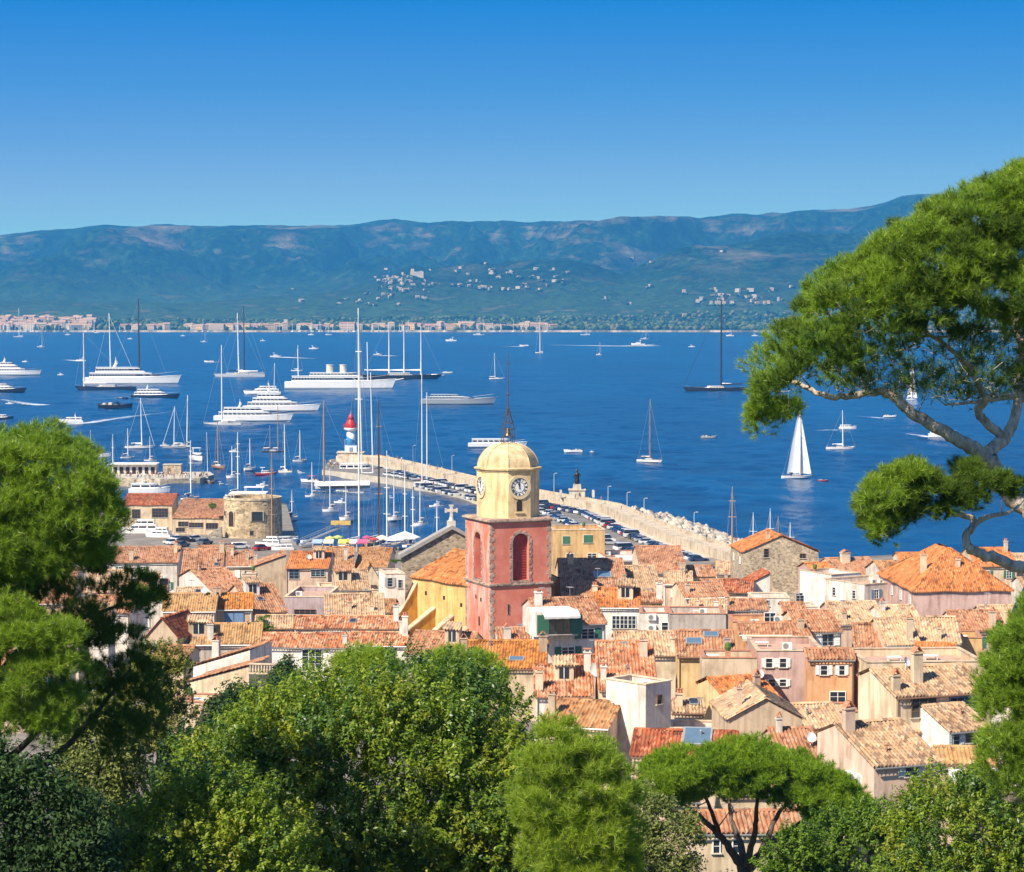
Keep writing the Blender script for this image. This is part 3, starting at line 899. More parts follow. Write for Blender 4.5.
def H(label, x0, x1, ye, yr, kind='F', rot=0, wall='cream', roof='terra', hw=7.0, L=None, back=.5, pitch=.36, wins=None, ch=None, d=None, lean=None, shc=None, lw=0, rw=0, cname='town_house', cat='house', frame='white', auto=True):
    """a house whose front eave runs from pixel x0 to x1 at row ye and whose ridge shows at row yr"""
    if d is None:
        lo, hi = 155.0, 700.0
        for _ in range(50):
            md = (lo + hi) / 2
            zz = P(512, ye, md)[2] - ground(md)
            if zz > hw: lo = md
            else: hi = md
        d = (lo + hi) / 2
    pc = P((x0 + x1) / 2, ye, d)
    hw = pc[2] - ground(d)
    w = (x1 - x0) * d / F / math.cos(R(rot))
    s = d / F
    tn = (CAMZ - pc[2]) / d
    cr = max(.55, math.cos(R(rot)))
    run, rise = 1, 0
    if kind in ('F', 'M', 'P'):
        run = (ye - yr) * s / (pitch * 1.0 + tn * cr)
        run = max(1.2, run); rise = run * pitch
    elif kind in ('S', 'L', 'R'):
        rise = max(.4, (ye - yr) * s)
        if L is None: L = 9
    elif kind == 'T':
        if L is None: L = float(np.clip((ye - yr) * s / tn, 3, 14))
    if L is None: L = run * 2
    W = []
    for q in (wins or ()):
        qx, qy, qw, qh = q[:4]; fr = q[4] if len(q) > 4 else frame; sh = q[5] if len(q) > 5 else None; shut = q[6] if len(q) > 6 else False
        W.append((((qx - x0) / (x1 - x0) - .5) * w, hw - (qy - ye) * s - qh * s / 2, qw * s / math.cos(R(rot)), qh * s, fr, sh, shut))
    C = []
    if ch is None:
        ch = []
        if kind in ('F', 'M') and random.random() < .75:
            ch = [(x0 + (x1 - x0) * random.choice([.06, .2, .7, .93]), yr + (ye - yr) * random.uniform(.0, .5), random.uniform(.6, 1.0), random.uniform(1.0, 2.0))]
    for i, c in enumerate(ch):
        cx = ((c[0] - x0) / (x1 - x0) - .5) * w
        cx = float(np.clip(cx, -w / 2 + .3, w / 2 - .3))
        if kind in ('F', 'M', 'P'):
            fr_ = np.clip((ye - c[1]) / (ye - yr), 0.02, .98); cy = run * fr_; cz = hw + rise * fr_
        elif kind == 'S':
            xr = lean if lean is not None else 0
            cz = hw + rise * (1 - abs(cx - xr) / (w / 2 + abs(xr))); cy = 2.0
        else: cy = 1.2; cz = hw + rise * .5
        C.append((cx, cy, cz, c[2] if len(c) > 2 else .8, c[3] if len(c) > 3 else 1.5, c[4] if len(c) > 4 else random.choice(['cream', 'white', 'sand', 'pink', wall if wall != 'stone' else 'sand']), random.choice([0, 0, 1, 2])))
    root = build_house(label, (pc[0], pc[1], ground(d)), R(rot), w, hw, kind, run, rise, wall, roof, back, L, d, W, lw, C, cname, cat, lean, autowin=auto and wins is None, wincol=shc, frame=frame, right_wins=rw)
    root['_'] = 0; del root['_']
    HOUSES.append((root, w, hw, run, rise, L, d, kind, x0, x1, ye, s))
    return root
def on_house(root):
    """helper for extras: picture coordinates on the front wall -> local x, z of that house"""
    for h in HOUSES:
        if h[0] is root:
            _, w, hw, run, rise, L, d, kind, x0, x1, ye, s = h
            return lambda px, py: (((px - x0) / (x1 - x0) - .5) * w, hw - (py - ye) * s)
# ================================================================== the bell tower and the church
def local(px, py, d): return P(px, py, d)
TD = 338.0
ts = TD / F
tc_ = P(508, 640, TD + 3.5)
tz = P(490, 640, TD)[2] - 4
tower = empty('bell_tower', (tc_[0], tc_[1], tz), R(23))
tag(tower, 'tall pink church bell tower with a yellow octagonal clock storey and dome', 'bell tower')
A = 9.3 / 2
def zt(py): return P(490, py, TD)[2] - tz
zc1, zc2 = zt(583), zt(520)
pinkL = nodes_of('bleached pink plaster')
def pink_mat():
    m, t, b = pinkL
    v = coords(t)
    base = ramp(t, noise(t, v, 0.5, 6, 0.65), [(0.3, (.50, .135, .085)), (0.55, (.62, .19, .125)), (0.75, (.66, .27, .19))])
    wash = noise(t, coords(t, 'Object', (.9, .9, .22)), 1.0, 5, 0.65)
    wm = ramp(t, wash, [(0.45, (0, 0, 0)), (0.66, (1, 1, 1))])
    g = t.nodes.new('ShaderNodeSeparateXYZ'); t.links.new(v, g.inputs[0])
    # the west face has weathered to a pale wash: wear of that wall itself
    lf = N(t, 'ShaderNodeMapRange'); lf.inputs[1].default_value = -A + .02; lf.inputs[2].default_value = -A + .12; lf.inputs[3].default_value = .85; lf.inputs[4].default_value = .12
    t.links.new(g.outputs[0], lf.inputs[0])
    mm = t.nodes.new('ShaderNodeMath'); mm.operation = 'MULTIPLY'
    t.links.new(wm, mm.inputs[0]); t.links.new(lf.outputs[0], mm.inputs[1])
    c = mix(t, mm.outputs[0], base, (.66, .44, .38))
    t.links.new(c, b.inputs['Base Color']); b.inputs['Roughness'].default_value = .9
    bump(t, b, noise(t, v, 7, 3), .3, .04)
    return m
pink = pink_mat()
quoin = rubble('tower quoin stone', (.36, .26, .21), 1.6)
dark = plain('dark interior', (.035, .02, .018), .9)
def arch_pts(w, z0, z1, n=10):
    r = w / 2
    return [(-r, z0), (r, z0)] + [(r * math.cos(math.pi * i / n), z1 - r + r * math.sin(math.pi * i / n)) for i in range(n + 1)]
# shaft walls, each face pierced by an arched opening with real depth
def pierced_wall(mb, half, z0, z1, aw, az0, az1, face, thick=.9, mi=0, mi_rev=0):
    """a wall of one face (0 front, 1 right, 2 back, 3 left) with an arched hole"""
    M = Matrix.Rotation(face * math.pi / 2, 3, 'Z')
    n = 10; r = aw / 2
    arch = [(r * math.cos(math.pi * i / n), az1 - r + r * math.sin(math.pi * i / n)) for i in range(n + 1)]  # right to left
    def put(x, y, z): return tuple(M @ Vector((x, y, z)))
    for y, flip in ((-half, False), (-half + thick, True)):
        h = half if not flip else half - thick
        quads = [[(-h, z0), (h, z0), (h, az0), (-h, az0)], [(-h, az0), (-r, az0), (-r, az1 - r), (-h, az1 - r)], [(r, az0), (h, az0), (h, az1 - r), (r, az1 - r)]]
        # above the spring line: fan strips out to the top
        for i in range(n):
            a, b_ = arch[i], arch[i + 1]
            quads.append([(b_[0], b_[1]), (a[0], a[1]), (a[0] if i else a[0], z1), (b_[0], z1)])
        quads += [[(r, az1 - r), (h, az1 - r), (h, z1), (r, z1)], [(-h, az1 - r), (-r, az1 - r), (-r, z1), (-h, z1)]]
        for q in quads:
            vs = [put(x, y, z) for x, z in q]
            mb.add(vs, [(0, 1, 2, 3) if not flip else (3, 2, 1, 0)], mi)
    ring = [(-r, az0), (r, az0)] + arch
    m_ = len(ring)
    vs = [put(x, -half, z) for x, z in ring] + [put(x, -half + thick, z) for x, z in ring]
    mb.add(vs, [(i, i + m_, (i + 1) % m_ + m_, (i + 1) % m_) for i in range(m_)], mi_rev)
k = MB()
k.box((0, 0, (zc1 - 8) / 2), (2 * A, 2 * A, zc1 + 8), 0)
az0, az1 = zt(583) + .45, zt(533)
for fc in range(4): pierced_wall(k, A, zc1, zc2, 2.45, az0, az1, fc, 1.1)
k.box((0, 0, zc1 + .06), (2 * A - 2.3, 2 * A - 2.3, .1), 0)
k.box((0, 0, zc2 - .06), (2 * A - .1, 2 * A - .1, .1), 0)
k.build('shaft', [pink], tower)
# louvre shutter inside the arch (dark red) and the stone surround
for fc in (0, 3):
    M3 = Matrix.Rotation(fc * math.pi / 2, 3, 'Z')
    k = MB()
    ap = arch_pts(2.3, az0 + .02, az1 - .05)
    k.prism(ap, -A + .75, -A + .82, 'y')
    for i in range(14):
        k.box((0, -A + .70, az0 + .4 + i * (az1 - az0 - 1.4) / 14), (2.1, .10, .06))
    o = k.build('bell_louvre', plain('dark red boards', (.36, .065, .05), .7, 0, .2, 2), tower)
    o.rotation_euler = (0, 0, fc * math.pi / 2)
    k = MB()
    n = 12; r1, r2 = 1.24, 1.58
    zs = az1 - 1.225
    for i in range(n):
        a0, a1 = math.pi * i / n, math.pi * (i + .94) / n
        o1 = .0 if i % 2 else .14
        q = [(r1 * math.cos(a0), zs + r1 * math.sin(a0)), ((r2 + o1) * math.cos(a0), zs + (r2 + o1) * math.sin(a0)), ((r2 + o1) * math.cos(a1), zs + (r2 + o1) * math.sin(a1)), (r1 * math.cos(a1), zs + r1 * math.sin(a1))]
        k.prism(q, -A - .07, -A + .25, 'y')
    nb = 13
    for s in (-1, 1):
        for i in range(nb):
            hgt = (zs - az0) / nb
            ww = .34 if i % 2 else .46
            k.box((s * (r1 + ww / 2), -A + .08, az0 + (i + .5) * hgt), (ww, .32, hgt * .96))
    k.box((0, -A + .04, az0 - .12), (3.2, .45, .24))
    o = k.build('arch_surround', quoin, tower)
    o.rotation_euler = (0, 0, fc * math.pi / 2)
# quoins on the corners
for sx in (-1, 1):
    for sy in (-1, 1):
        k = MB(); zz = -6.0; i = 0
        while zz < zc2 - .6:
            h = .62
            if not (zc1 - .5 < zz + h / 2 < zc1 + .35):
                a_, b_ = (.68, .40) if i % 2 else (.40, .68)
                k.box((sx * (A - a_ / 2 + .04), sy * (A - b_ / 2 + .04), zz + h / 2), (a_, b_, h))
            zz += h; i += 1
        k.build('quoin_corner', quoin, tower)
k = MB()
k.box((0, 0, zc1), (2 * A + .55, 2 * A + .55, .28)); k.box((0, 0, zc1 - .22), (2 * A + .3, 2 * A + .3, .2))
k.build('string_course', quoin, tower)
k = MB()
k.box((0, 0, zc2 - .16), (2 * A + .35, 2 * A + .35, .2)); k.box((0, 0, zc2 + .05), (2 * A + .85, 2 * A + .85, .24)); k.box((0, 0, zc2 + .22), (2 * A + .3, 2 * A + .3, .14))
k.build('cornice', quoin, tower)
# small slit openings low on the faces
for (fx, z, w_, h_, fc) in ((-1.9, zt(608), .22, 1.4, 0), (-.6, zt(598), .4, .5, 3), (1.2, zt(600), .4, .5, 3), (.6, zt(622), .55, 1.3, 3)):
    k = MB(); k.box((fx, -A - .02, z), (w_ + .16, .06, h_ + .16), 1); k.box((fx, -A - .055, z), (w_, .02, h_), 0)
    o = k.build('slit_opening', [dark, quoin], tower); o.rotation_euler = (0, 0, fc * math.pi / 2)
# octagon
ap_ = 4.12
RO = ap_ / math.cos(math.pi / 8)
yel = stucco('yellow tower plaster', (.73, .55, .30))
zo1 = zt(470)
a8 = math.pi / 8
k = MB()
k.lathe([(RO, zc2 + .1), (RO, zo1)], 8, (0, 0, 0), 0, a8)
k.build('clock_storey', yel, tower)
k = MB()
k.lathe([(RO + .02, zo1 - .35), (RO + .12, zo1 - .3), (RO + .12, zo1 - .1), (RO + .38, zo1), (RO + .42, zo1 + .22), (RO + .05, zo1 + .3)], 8, (0, 0, 0), 0, a8)
k.build('dome_cornice', stucco('yellow cornice', (.64, .50, .27)), tower)
prof = []
hd = zt(446) - zo1
for i in range(13):
    a = math.pi / 2 * i / 12
    prof.append(((RO - .15) * math.cos(a) ** .85 if i < 12 else .55, zo1 + .25 + hd * math.sin(a)))
k = MB(); k.lathe(prof, 8, (0, 0, 0), 0, a8)
for j in range(8):
    a = a8 + j * math.pi / 4
    k.tube([(r * math.cos(a), r * math.sin(a), z) for r, z in prof], [.1] * 13, 5, 0)
k.build('dome', stucco('yellow dome plaster', (.74, .57, .33)), tower)
# clocks
white_f = plain('clock enamel', (.80, .79, .75), .4, 0, .05)
black_f = plain('clock black', (.02, .02, .025), .5)
def clock(rz, zc, ya, r=1.3):
    c = empty('clock'); c.parent = tower; c.location = (0, 0, 0); c.rotation_euler = (0, 0, rz)
    def disc(name, r0, r1, y0, y1, m, prt):
        k = MB(); n = 40
        o = []
        for r_ in (r0, r1):
            for y in (y0, y1):
                o.append([(r_ * math.cos(2 * math.pi * i / n), y, zc + r_ * math.sin(2 * math.pi * i / n)) for i in range(n)])
        vs = o[0] + o[1] + o[2] + o[3]
        fs = []
        for i in range(n):
            j = (i + 1) % n
            fs += [(i, j, n * 2 + j, n * 2 + i), (2 * n + i, 2 * n + j, 3 * n + j, 3 * n + i), (n + j, n + i, 3 * n + i, 3 * n + j), (j, i, n + i, n + j)]
        k.add(vs, fs)
        return k.build(name, m, prt)
    disc('clock_rim', r, r + .42, -ya - .16, -ya + .05, plain('clock surround stone', (.62, .5, .3), .8), c)
    k = MB(); n = 40
    k.prism([(r * math.cos(2 * math.pi * i / n), zc + r * math.sin(2 * math.pi * i / n)) for i in range(n)], -ya - .05, -ya + .05, 'y')
    f = k.build('dial', white_f, c)
    # ring of hour bars: Roman numerals drawn as strokes
    k = MB()
    strokes = {0: 'XII', 1: 'I', 2: 'II', 3: 'III', 4: 'IIII', 5: 'V', 6: 'VI', 7: 'VII', 8: 'VIII', 9: 'IX', 10: 'X', 11: 'XI'}
    def bar(x0, z0, x1, z1, wd, y):
        dx, dz = x1 - x0, z1 - z0; L = math.hypot(dx, dz); nx, nz = -dz / L * wd / 2, dx / L * wd / 2
        k.prism([(x0 + nx, zc + z0 + nz), (x0 - nx, zc + z0 - nz), (x1 - nx, zc + z1 - nz), (x1 + nx, zc + z1 + nz)], y - .025, y, 'y')
    for hh, txt in strokes.items():
        ang = math.pi / 2 - hh * math.pi / 6
        wdt = {'I': .10, 'V': .2, 'X': .2}
        tot = sum(wdt[ch] for ch in txt); q = -tot / 2
        rad_ = np.array([math.cos(ang), math.sin(ang)]); tan_ = np.array([math.sin(ang), -math.cos(ang)])
        ri, ro = r * .66, r * .92
        for ch in txt:
            c0 = q + wdt[ch] / 2; q += wdt[ch]
            pt = lambda t_, rr: tan_ * t_ + rad_ * rr
            if ch == 'I': ls = [(pt(c0, ri), pt(c0, ro))]
            elif ch == 'V': ls = [(pt(c0 - .07, ro), pt(c0, ri)), (pt(c0 + .07, ro), pt(c0, ri))]
            else: ls = [(pt(c0 - .08, ro), pt(c0 + .08, ri)), (pt(c0 + .08, ro), pt(c0 - .08, ri))]
            for a_, b_ in ls: bar(a_[0], a_[1], b_[0], b_[1], .055, -ya - .052)
    k.build('numerals', black_f, c)
    disc('minute_ring', r * .95, r * 1.0, -ya - .075, -ya - .03, black_f, c)
    disc('inner_ring', r * .56, r * .60, -ya - .075, -ya - .03, black_f, c)
    for nm, ang, L, wd in (('hour_hand', math.pi / 2 - (11 + .93) * math.pi / 6, r * .55, .14), ('minute_hand', math.pi / 2 - 56 * math.pi / 30, r * .85, .09)):
        k = MB(); dx, dz = math.cos(ang), math.sin(ang)
        bar(-dx * .25, -dz * .25, dx * L, dz * L, wd, -ya - .085)
        k.build(nm, black_f, c)
    return c
zc_ = zt(487)
clock(0, zc_, ap_); clock(-math.pi / 2, zc_, ap_); 
# arched window under the clock
k = MB(); zb_, zh_ = zt(512), zt(499)
pts_ = arch_pts(1.15, zb_, zh_)
k.prism(pts_, -ap_ - .03, -ap_ + .05, 'y', 1)
pts2 = arch_pts(.85, zb_ + .12, zh_ - .15)
k.prism(pts2, -ap_ - .045, -ap_ + .05, 'y', 0)
k.box((0, -ap_ - .08, zb_ - .08), (1.4, .25, .16), 1)
k.build('arched_window', [dark, stucco('yellow trim', (.70, .56, .33))], tower)
# wrought-iron campanile
iron = plain('wrought iron', (.10, .07, .055), .6, .3, .3, 4)
zd = zt(446)
za = zt(415); zm = zt(353)
k = MB()
for j in range(8):
    a = a8 + j * math.pi / 4
    k.tube([(.95 * math.cos(a), .95 * math.sin(a), zd - .5), (.88 * math.cos(a), .88 * math.sin(a), zd + 2.2), (.7 * math.cos(a), .7 * math.sin(a), zd + 3.1), (.3 * math.cos(a), .3 * math.sin(a), za), (0.06 * math.cos(a), .06 * math.sin(a), za + 1.2)], .055, 5)
for z_, r_ in ((zd + .1, .95), (zd + 1.1, .92), (zd + 2.2, .88), (zd + 3.1, .72), (za, .32)):
    k.tube([(r_ * math.cos(2 * math.pi * j / 16), r_ * math.sin(2 * math.pi * j / 16), z_) for j in range(17)], .05, 5)
k.build('iron_cage', iron, tower)
k = MB(); k.lathe([(.06, 1.1), (.22, 1.05), (.3, .8), (.34, .4), (.5, .05), (.52, 0)], 14, (0, 0, zd + 1.3))
k.build('bell', plain('bronze bell', (.28, .17, .06), .4, .8), tower, True)
k = MB(); k.tube([(0, 0, za - .3), (0, 0, zm)], [.11, .05], 6)
k.lathe([(.02, -.3), (.2, 0), (.02, .3)], 8, (0, 0, za + 2.8))
k.box((0, 0, zm - 1.6), (.9, .06, .06)); k.box((0, 0, zm - 1.6), (.06, .9, .06))
k.build('mast', iron, tower)
def flag(name, x, z, L, Hh, m, parent, y=0):
    n = 10; vs = []
    for i in range(n + 1):
        for j in range(5):
            q = i / n
            vs.append((x + L * q * .8, y + .22 * math.sin(q * 7 + j * .4) * q, z - Hh * j / 4 - .5 * L * q * q))
    idx = np.arange(len(vs)).reshape(n + 1, 5)
    Fq = np.stack([idx[:-1, :-1], idx[1:, :-1], idx[1:, 1:], idx[:-1, 1:]], -1).reshape(-1, 4)
    return np_mesh(name, np.array(vs), Fq, m, parent)

# --- church nave, buttresses and facade
_a, _b = P(412, 573, 356), P(466, 588, 344)
CHR = math.atan2(_b[1] - _a[1], _b[0] - _a[0])
church = empty('church', tuple(P(438, 600, 345)[:2]) + (ground(350),), CHR)
tag(church, 'yellow church nave with orange tiled roof, buttresses and grey gabled facade beside the bell tower', 'church')
chz = ground(350)
def cz(px, py, d): return P(px, py, d)[2] - chz
inv = Matrix.Rotation(-CHR, 3, 'Z')
def CL(px, py, d):
    q = P(px, py, d) - np.array([church.location[0], church.location[1], chz])
    return np.array(inv @ Vector(q))
# wall line: far-left eave point and near-right eave point
eL = CL(412, 573, 356); eR = CL(466, 588, 344)
yw = (eL[1] + eR[1]) / 2; xa, xb = eL[0], eR[0] + 3
ez = (eL[2] + eR[2]) / 2
runN = 7.5; riseN = 3.4
yelw = stucco('yellow church plaster', (.74, .49, .19)); 
ochw = stucco('ochre buttress plaster', (.62, .34, .06))
k = MB()
k.prism([(yw, -6), (yw + 2 * runN, -6), (yw + 2 * runN, ez), (yw + runN, ez + riseN), (yw, ez)], xa, xb, 'x')
k.build('nave_walls', yelw, church)
parts = []
pp = riseN / runN
slope(((xa, yw - .4), (xb, yw - .4)), ez - .4 * pp, (0, 1), 0, lambda u: runN + .4, pp, None, True, parts)
slope(((xb, yw + 2 * runN + .4), (xa, yw + 2 * runN + .4)), ez - .4 * pp, (0, -1), 0, lambda u: runN + .4, pp, None, False, parts)
ridge_row((xa, yw + runN, ez + riseN + .12), (xb, yw + runN, ez + riseN + .12), parts)
join_parts('roof', parts, roof_mat('orange'), church)
# buttress walls: sloping tops running down away from the nave
Lx = xb - xa
for i, (fx_q, reach, z0, z1) in enumerate(((.06, 11.0, ez - .6, -1.5), (.34, 8.0, ez - 4.2, -1.0), (.62, 9.0, ez - 4.8, -2.5), (.86, 8.0, ez - 6.0, -3.0))):
    xx = xa + Lx * fx_q
    k = MB()
    if i == 0:    # the curved one
        n = 12; top = []
        for j in range(n + 1):
            q = j / n
            top.append((yw + .2 - reach * q, z1 + (z0 - z1) * (1 - q) ** 2.0))
    else:
        top = [(yw + .2, z0), (yw - reach, z1)]
    poly = [(top[-1][0], -6), (yw + .2, -6)] + top
    k.prism(poly, xx - .45, xx + .45, 'x', 0)
    cop = []
    for (y_, z_) in top: cop.append((y_, z_ + .02))
    k2 = [(y_, z_ + .25) for y_, z_ in cop]
    k.prism(cop[::-1] + k2, xx - .6, xx + .6, 'x', 1)
    k.build('buttress', [ochw, stucco('coping', (.56, .44, .30))], church)
for (qx, qy) in ((.22, ez - 2.2), (.5, ez - 2.4), (.76, ez - 3)):
    k = MB(); k.box((xa + Lx * qx, yw - .02, qy), (.5, .08, .55)); k.build('small_window', dark, church)
# the grey gabled facade beyond the nave
FD = 368.0
fp = P(452, 560, FD); frz = R(9) - CHR
fs_ = FD / F
fc_ = inv @ Vector((fp[0] - church.location[0], fp[1] - church.location[1], 0))
fz = cz(452, 556, FD); fa = cz(452, 529, FD); fh = 50 * fs_
k = MB()
k.prism([(-fh, -8), (fh, -8), (fh, fz), (0, fa), (-fh, fz)], 0, 1.7, 'y', 0)
for sgn in (-1, 1):
    q = [(sgn * (fh + .5), fz - .3), (0, fa), (0, fa + .6), (sgn * (fh + .5), fz + .35)]
    if sgn > 0: q = q[::-1]
    k.prism(q[::-1], -.45, 2.1, 'y', 1)
k.box((3.4, -.02, fz + 1.0), (.9, .1, 1.1), 2)
o = k.build('facade', [rubble('facade rubble', (.34, .27, .20), 1.5), plain('grey coping stone', (.30, .28, .26), .9), dark], church)
o.location = (fc_[0], fc_[1], 0); o.rotation_euler = (0, 0, frz)
k = MB()
px_, py_ = 0, .8
zt0 = fa + .3
k.box((px_, py_, zt0 + .4), (1.2, 1.1, 1.0))
k.tube([(px_, py_, zt0 + .8), (px_, py_, zt0 + 1.5)], [.5, .25], 8)
k.box((px_, py_, zt0 + 2.3), (.42, .42, 1.9)); k.box((px_, py_, zt0 + 2.5), (1.7, .40, .42))
for s_ in (-1, 1): k.box((px_ + s_ * .85, py_, zt0 + 2.5), (.25, .44, .66))
k.box((px_, py_, zt0 + 3.25), (.66, .44, .25))
o = k.build('stone_cross', plain('cross stone', (.56, .50, .42), .9, 0, .2, 2), church)
o.location = (fc_[0], fc_[1], 0); o.rotation_euler = (0, 0, frz)

# ================================================================== the houses of the old town
# F eave to the front, S gable to the front, L/R single slope across, T terrace roof, P hipped roof
B1 = ('blue', 'blue', True)
H('long cream house with a red roof nearest the parked motor yacht', 112, 178, 562, 547, 'F', 3, 'white', 'terra', 6.5, ch=[(174, 553, .9, 2.2, 'sand'), (131, 561, 1.2, 2.2, 'cream')])
H('house with a broad red-orange roof and pink wall, shaded at its left edge', 180, 221, 579, 549, 'F', 4, 'pink', 'terra', 6.5, ch=[(222, 552, 1.2, 2.0, 'cream'), (214, 562, .6, 1.2, 'beige')])
H('white triangular gabled house standing in front of the broad red roofs', 214, 246, 592, 569, 'F', 34, 'white', 'terra', 6.5, ch=[(222, 570, .5, 1.0)])
H('lichen-roofed beige house with two small blue-shuttered windows', 163, 215, 611, 594, 'F', 3, 'beige', 'yellowish', 6.5, wins=[(178, 621, 9, 9) + B1, (200, 621, 9, 9) + B1], ch=[(213, 596, .7, 1.4, 'pink')])
H('beige house whose wide blue shutters fill the wall under an orange roof', 216, 252, 609, 594, 'F', 5, 'beige', 'lichen', 6.5, wins=[(229, 618, 9, 11) + B1, (239, 618, 9, 11) + B1], ch=[(218, 597, .7, 1.6, 'beige')], lw=0)
H('low house with a long tan lean-to roof and a round dark window', 178, 260, 644, 624, 'M', 3, 'grey', 'yellowish', 4.5, wins=[(195, 654, 6, 5)], ch=[(210, 640, 1.1, 2.4, 'white')])
H('small house with a stepped red roof at the edge of the big pine tree', 146, 178, 637, 619, 'S', -14, 'beige', 'red', 5.5, L=8, ch=[])
H('white sunlit house with a single tiled slope and a stout white chimney', 192, 251, 668, 649, 'L', -14, 'white', 'terra', 4.5, L=7, wins=[], ch=[(212, 655, 1.2, 2.2, 'white')])
H('pale house edged by a narrow tiled verge below the white chimney', 186, 250, 684, 665, 'L', -14, 'cream', 'terra', 4.0, L=6, wins=[], ch=[])
h = H('white rounded villa with a thick tile eave and a glazed door', 258, 347, 647, 634, 'F', -4, 'white', 'whitered', 4.2, wins=[(312, 660, 20, 22, 'white'), (258 + 5, 659, 6, 16, 'grey')], ch=[(350, 645, .9, 1.5, 'white')])
H('white house with a tile eave and grey corner block beside the round villa', 349, 406, 645, 633, 'F', -4, 'white', 'whitered', 5.0, wins=[(378, 651, 13, 9, 'green'), (394, 651, 5, 6, 'green')], ch=[(401, 634, 1.3, 2.0, 'white'), (405, 636, 1.0, 3.0, 'white')])
H('white strip house behind the round villa under a row of pale tiles', 294, 398, 628, 617, 'F', -2, 'white', 'whitered', 6.0, wins=[], ch=[(400, 622, 1.0, 2.5, 'white')])
H('plain beige house with a sloping wall top and thin red roof edge', 254, 286, 567, 556, 'L', 6, 'beige', 'terra', 6.5, L=9, wins=[], ch=[(280, 560, .7, 1.4, 'pink'), (251, 566, .8, 1.2, 'cream')])
h = H('orange-roofed house with a planted loggia hung with blue cloths', 286, 328, 568, 552, 'F', -3, 'pink', 'orange', 7, wins=[(294, 574, 10, 10, 'blue'), (318, 573, 14, 7, 'lightblue')], ch=[])
h2 = H('mauve terrace house with a bright white flat roof', 284, 326, 597, 586, 'T', -4, 'shady', 'terra', 6.5, wins=[(305, 612, 22, 5, 'brown')])
H('house with a long red roof sloping away behind the green bush', 250, 286, 612, 584, 'F', 20, 'pink', 'terra', 5.5, ch=[(262, 590, .6, 1.2)])
H('weathered brown-roofed house with a white chimney near the quay masts', 326, 354, 569, 547, 'F', 5, 'beige', 'brown', 6, ch=[(346, 560, 1.0, 2.6, 'white')])
H('brown-roofed house facing the white mast foot on the quay', 355, 387, 567, 548, 'F', -5, 'cream', 'brown', 6, ch=[])
H('pale tiled house with a dark shaded wall in the middle of the old roofs', 336, 370, 590, 570, 'F', 8, 'beige', 'tan', 6, ch=[])
H('small cream gable poking out among the brown roofs', 362, 378, 577, 564, 'S', 12, 'cream', 'brown', 6.5, L=7, wins=[], ch=[])
H('house with a wide pinkish weathered roof and a green glazed skylight', 326, 384, 616, 594, 'F', 5, 'pink', 'pale', 5.5, ch=[(350, 609, .8, 1.2, 'cream'), (372, 612, .9, 1.0, 'cream')])
h3 = H('narrow tall white house with grey shutters left of the church', 386, 405, 574, 569, 'T', 12, 'white', 'terra', 9, L=7, wins=[(390, 582, 5, 9, 'grey', 'grey'), (400, 584, 4, 8, 'grey')], lw=1)
H('low white balcony house under the curved church buttress', 372, 388, 590, 584, 'T', 10, 'cream', 'terra', 6, L=6)
H('low orange roof at the foot of the church buttresses', 405, 467, 655, 632, 'F', -12, 'pink', 'terra', 5.0, ch=[])
h = H('long orange roof yellowed by lichen in front of the bell tower', 459, 545, 668, 641, 'F', -3, 'sand', 'lichen', 5.5, wins=[], ch=[(461, 655, 1.1, 2.2, 'beige'), (548, 652, 1.3, 2.2, 'beige')])
longroof = h
h = H('pinkish-white house with green shutters and a white dormer awning', 542, 606, 624, 598, 'F', 14, 'white', 'terra', 8.5, wins=[(588, 634, 13, 10, 'white', 'green'), (568, 652, 13, 11, 'white', 'green')], ch=[(548, 605, 1.2, 2.0, 'white')], lw=1)
dormer = h
H('house with a pale red striped roof above white and blue windows', 536, 592, 696, 665, 'F', 0, 'white', 'whitered', 5.0, wins=[(557, 702, 6, 9, 'blue'), (566, 702, 6, 9, 'lightblue'), (583, 701, 8, 7, 'grey')], ch=[(530, 690, 1.1, 2.2, 'cream'), (592, 672, 1.0, 2.5, 'white')])
H('nearest pinkish house with a tan roof and dark shaded end wall', 542, 608, 726, 701, 'F', -17, 'pink', 'brown', 5.5, wins=[], ch=[(548, 718, .9, 2.4, 'beige')], back=.9)
H('tall blank white house standing above the shaded red roof', 645, 672, 683, 674, 'T', 44, 'white', 'red', 9, L=4.6, wins=[(659, 700, 5, 9, 'brown')], ch=[])
H('big red roof with bold white mortar stripes and a pink chimney', 600, 656, 690, 640, 'F', 0, 'cream', 'whitered', 6.0, wins=[], ch=[(647, 657, 1.1, 2.2, 'pink'), (604, 680, .8, 1.6, 'white')])
H('shallow pink-red roof joined to the mortar-striped one, with two skylights', 618, 677, 655, 632, 'F', 2, 'cream', 'pale', 6.5, wins=[], ch=[(676, 654, .7, 2.0, 'cream')])
skyroof = H('house with a red-orange roof pierced by skylights over a beige courtyard wall', 678, 734, 656, 631, 'F', -2, 'paleyellow', 'terra', 8.5, wins=[], ch=[(728, 650, .8, 1.4, 'grey')])
H('blank beige wall house in the shadow of the skylight roof', 702, 757, 658, 652, 'T', -2, 'beige', 'terra', 9, L=5, wins=[])
H('pale yellow house with a bright orange roof tilted to the street', 728, 781, 701, 677, 'F', 22, 'paleyellow', 'orange', 6, wins=[], ch=[(767, 690, .9, 1.6, 'pink')])
H('broad grey-beige gable with a streaked blank wall', 728, 803, 719, 699, 'S', 4, 'beige', 'pale', 6.5, L=9, wins=[], ch=[(743, 722, .6, 2.0, 'pink')])
solar = H('low dark red roof carrying a grey solar panel', 632, 734, 757, 731, 'F', -8, 'pink', 'red', 4.0, wins=[], ch=[])
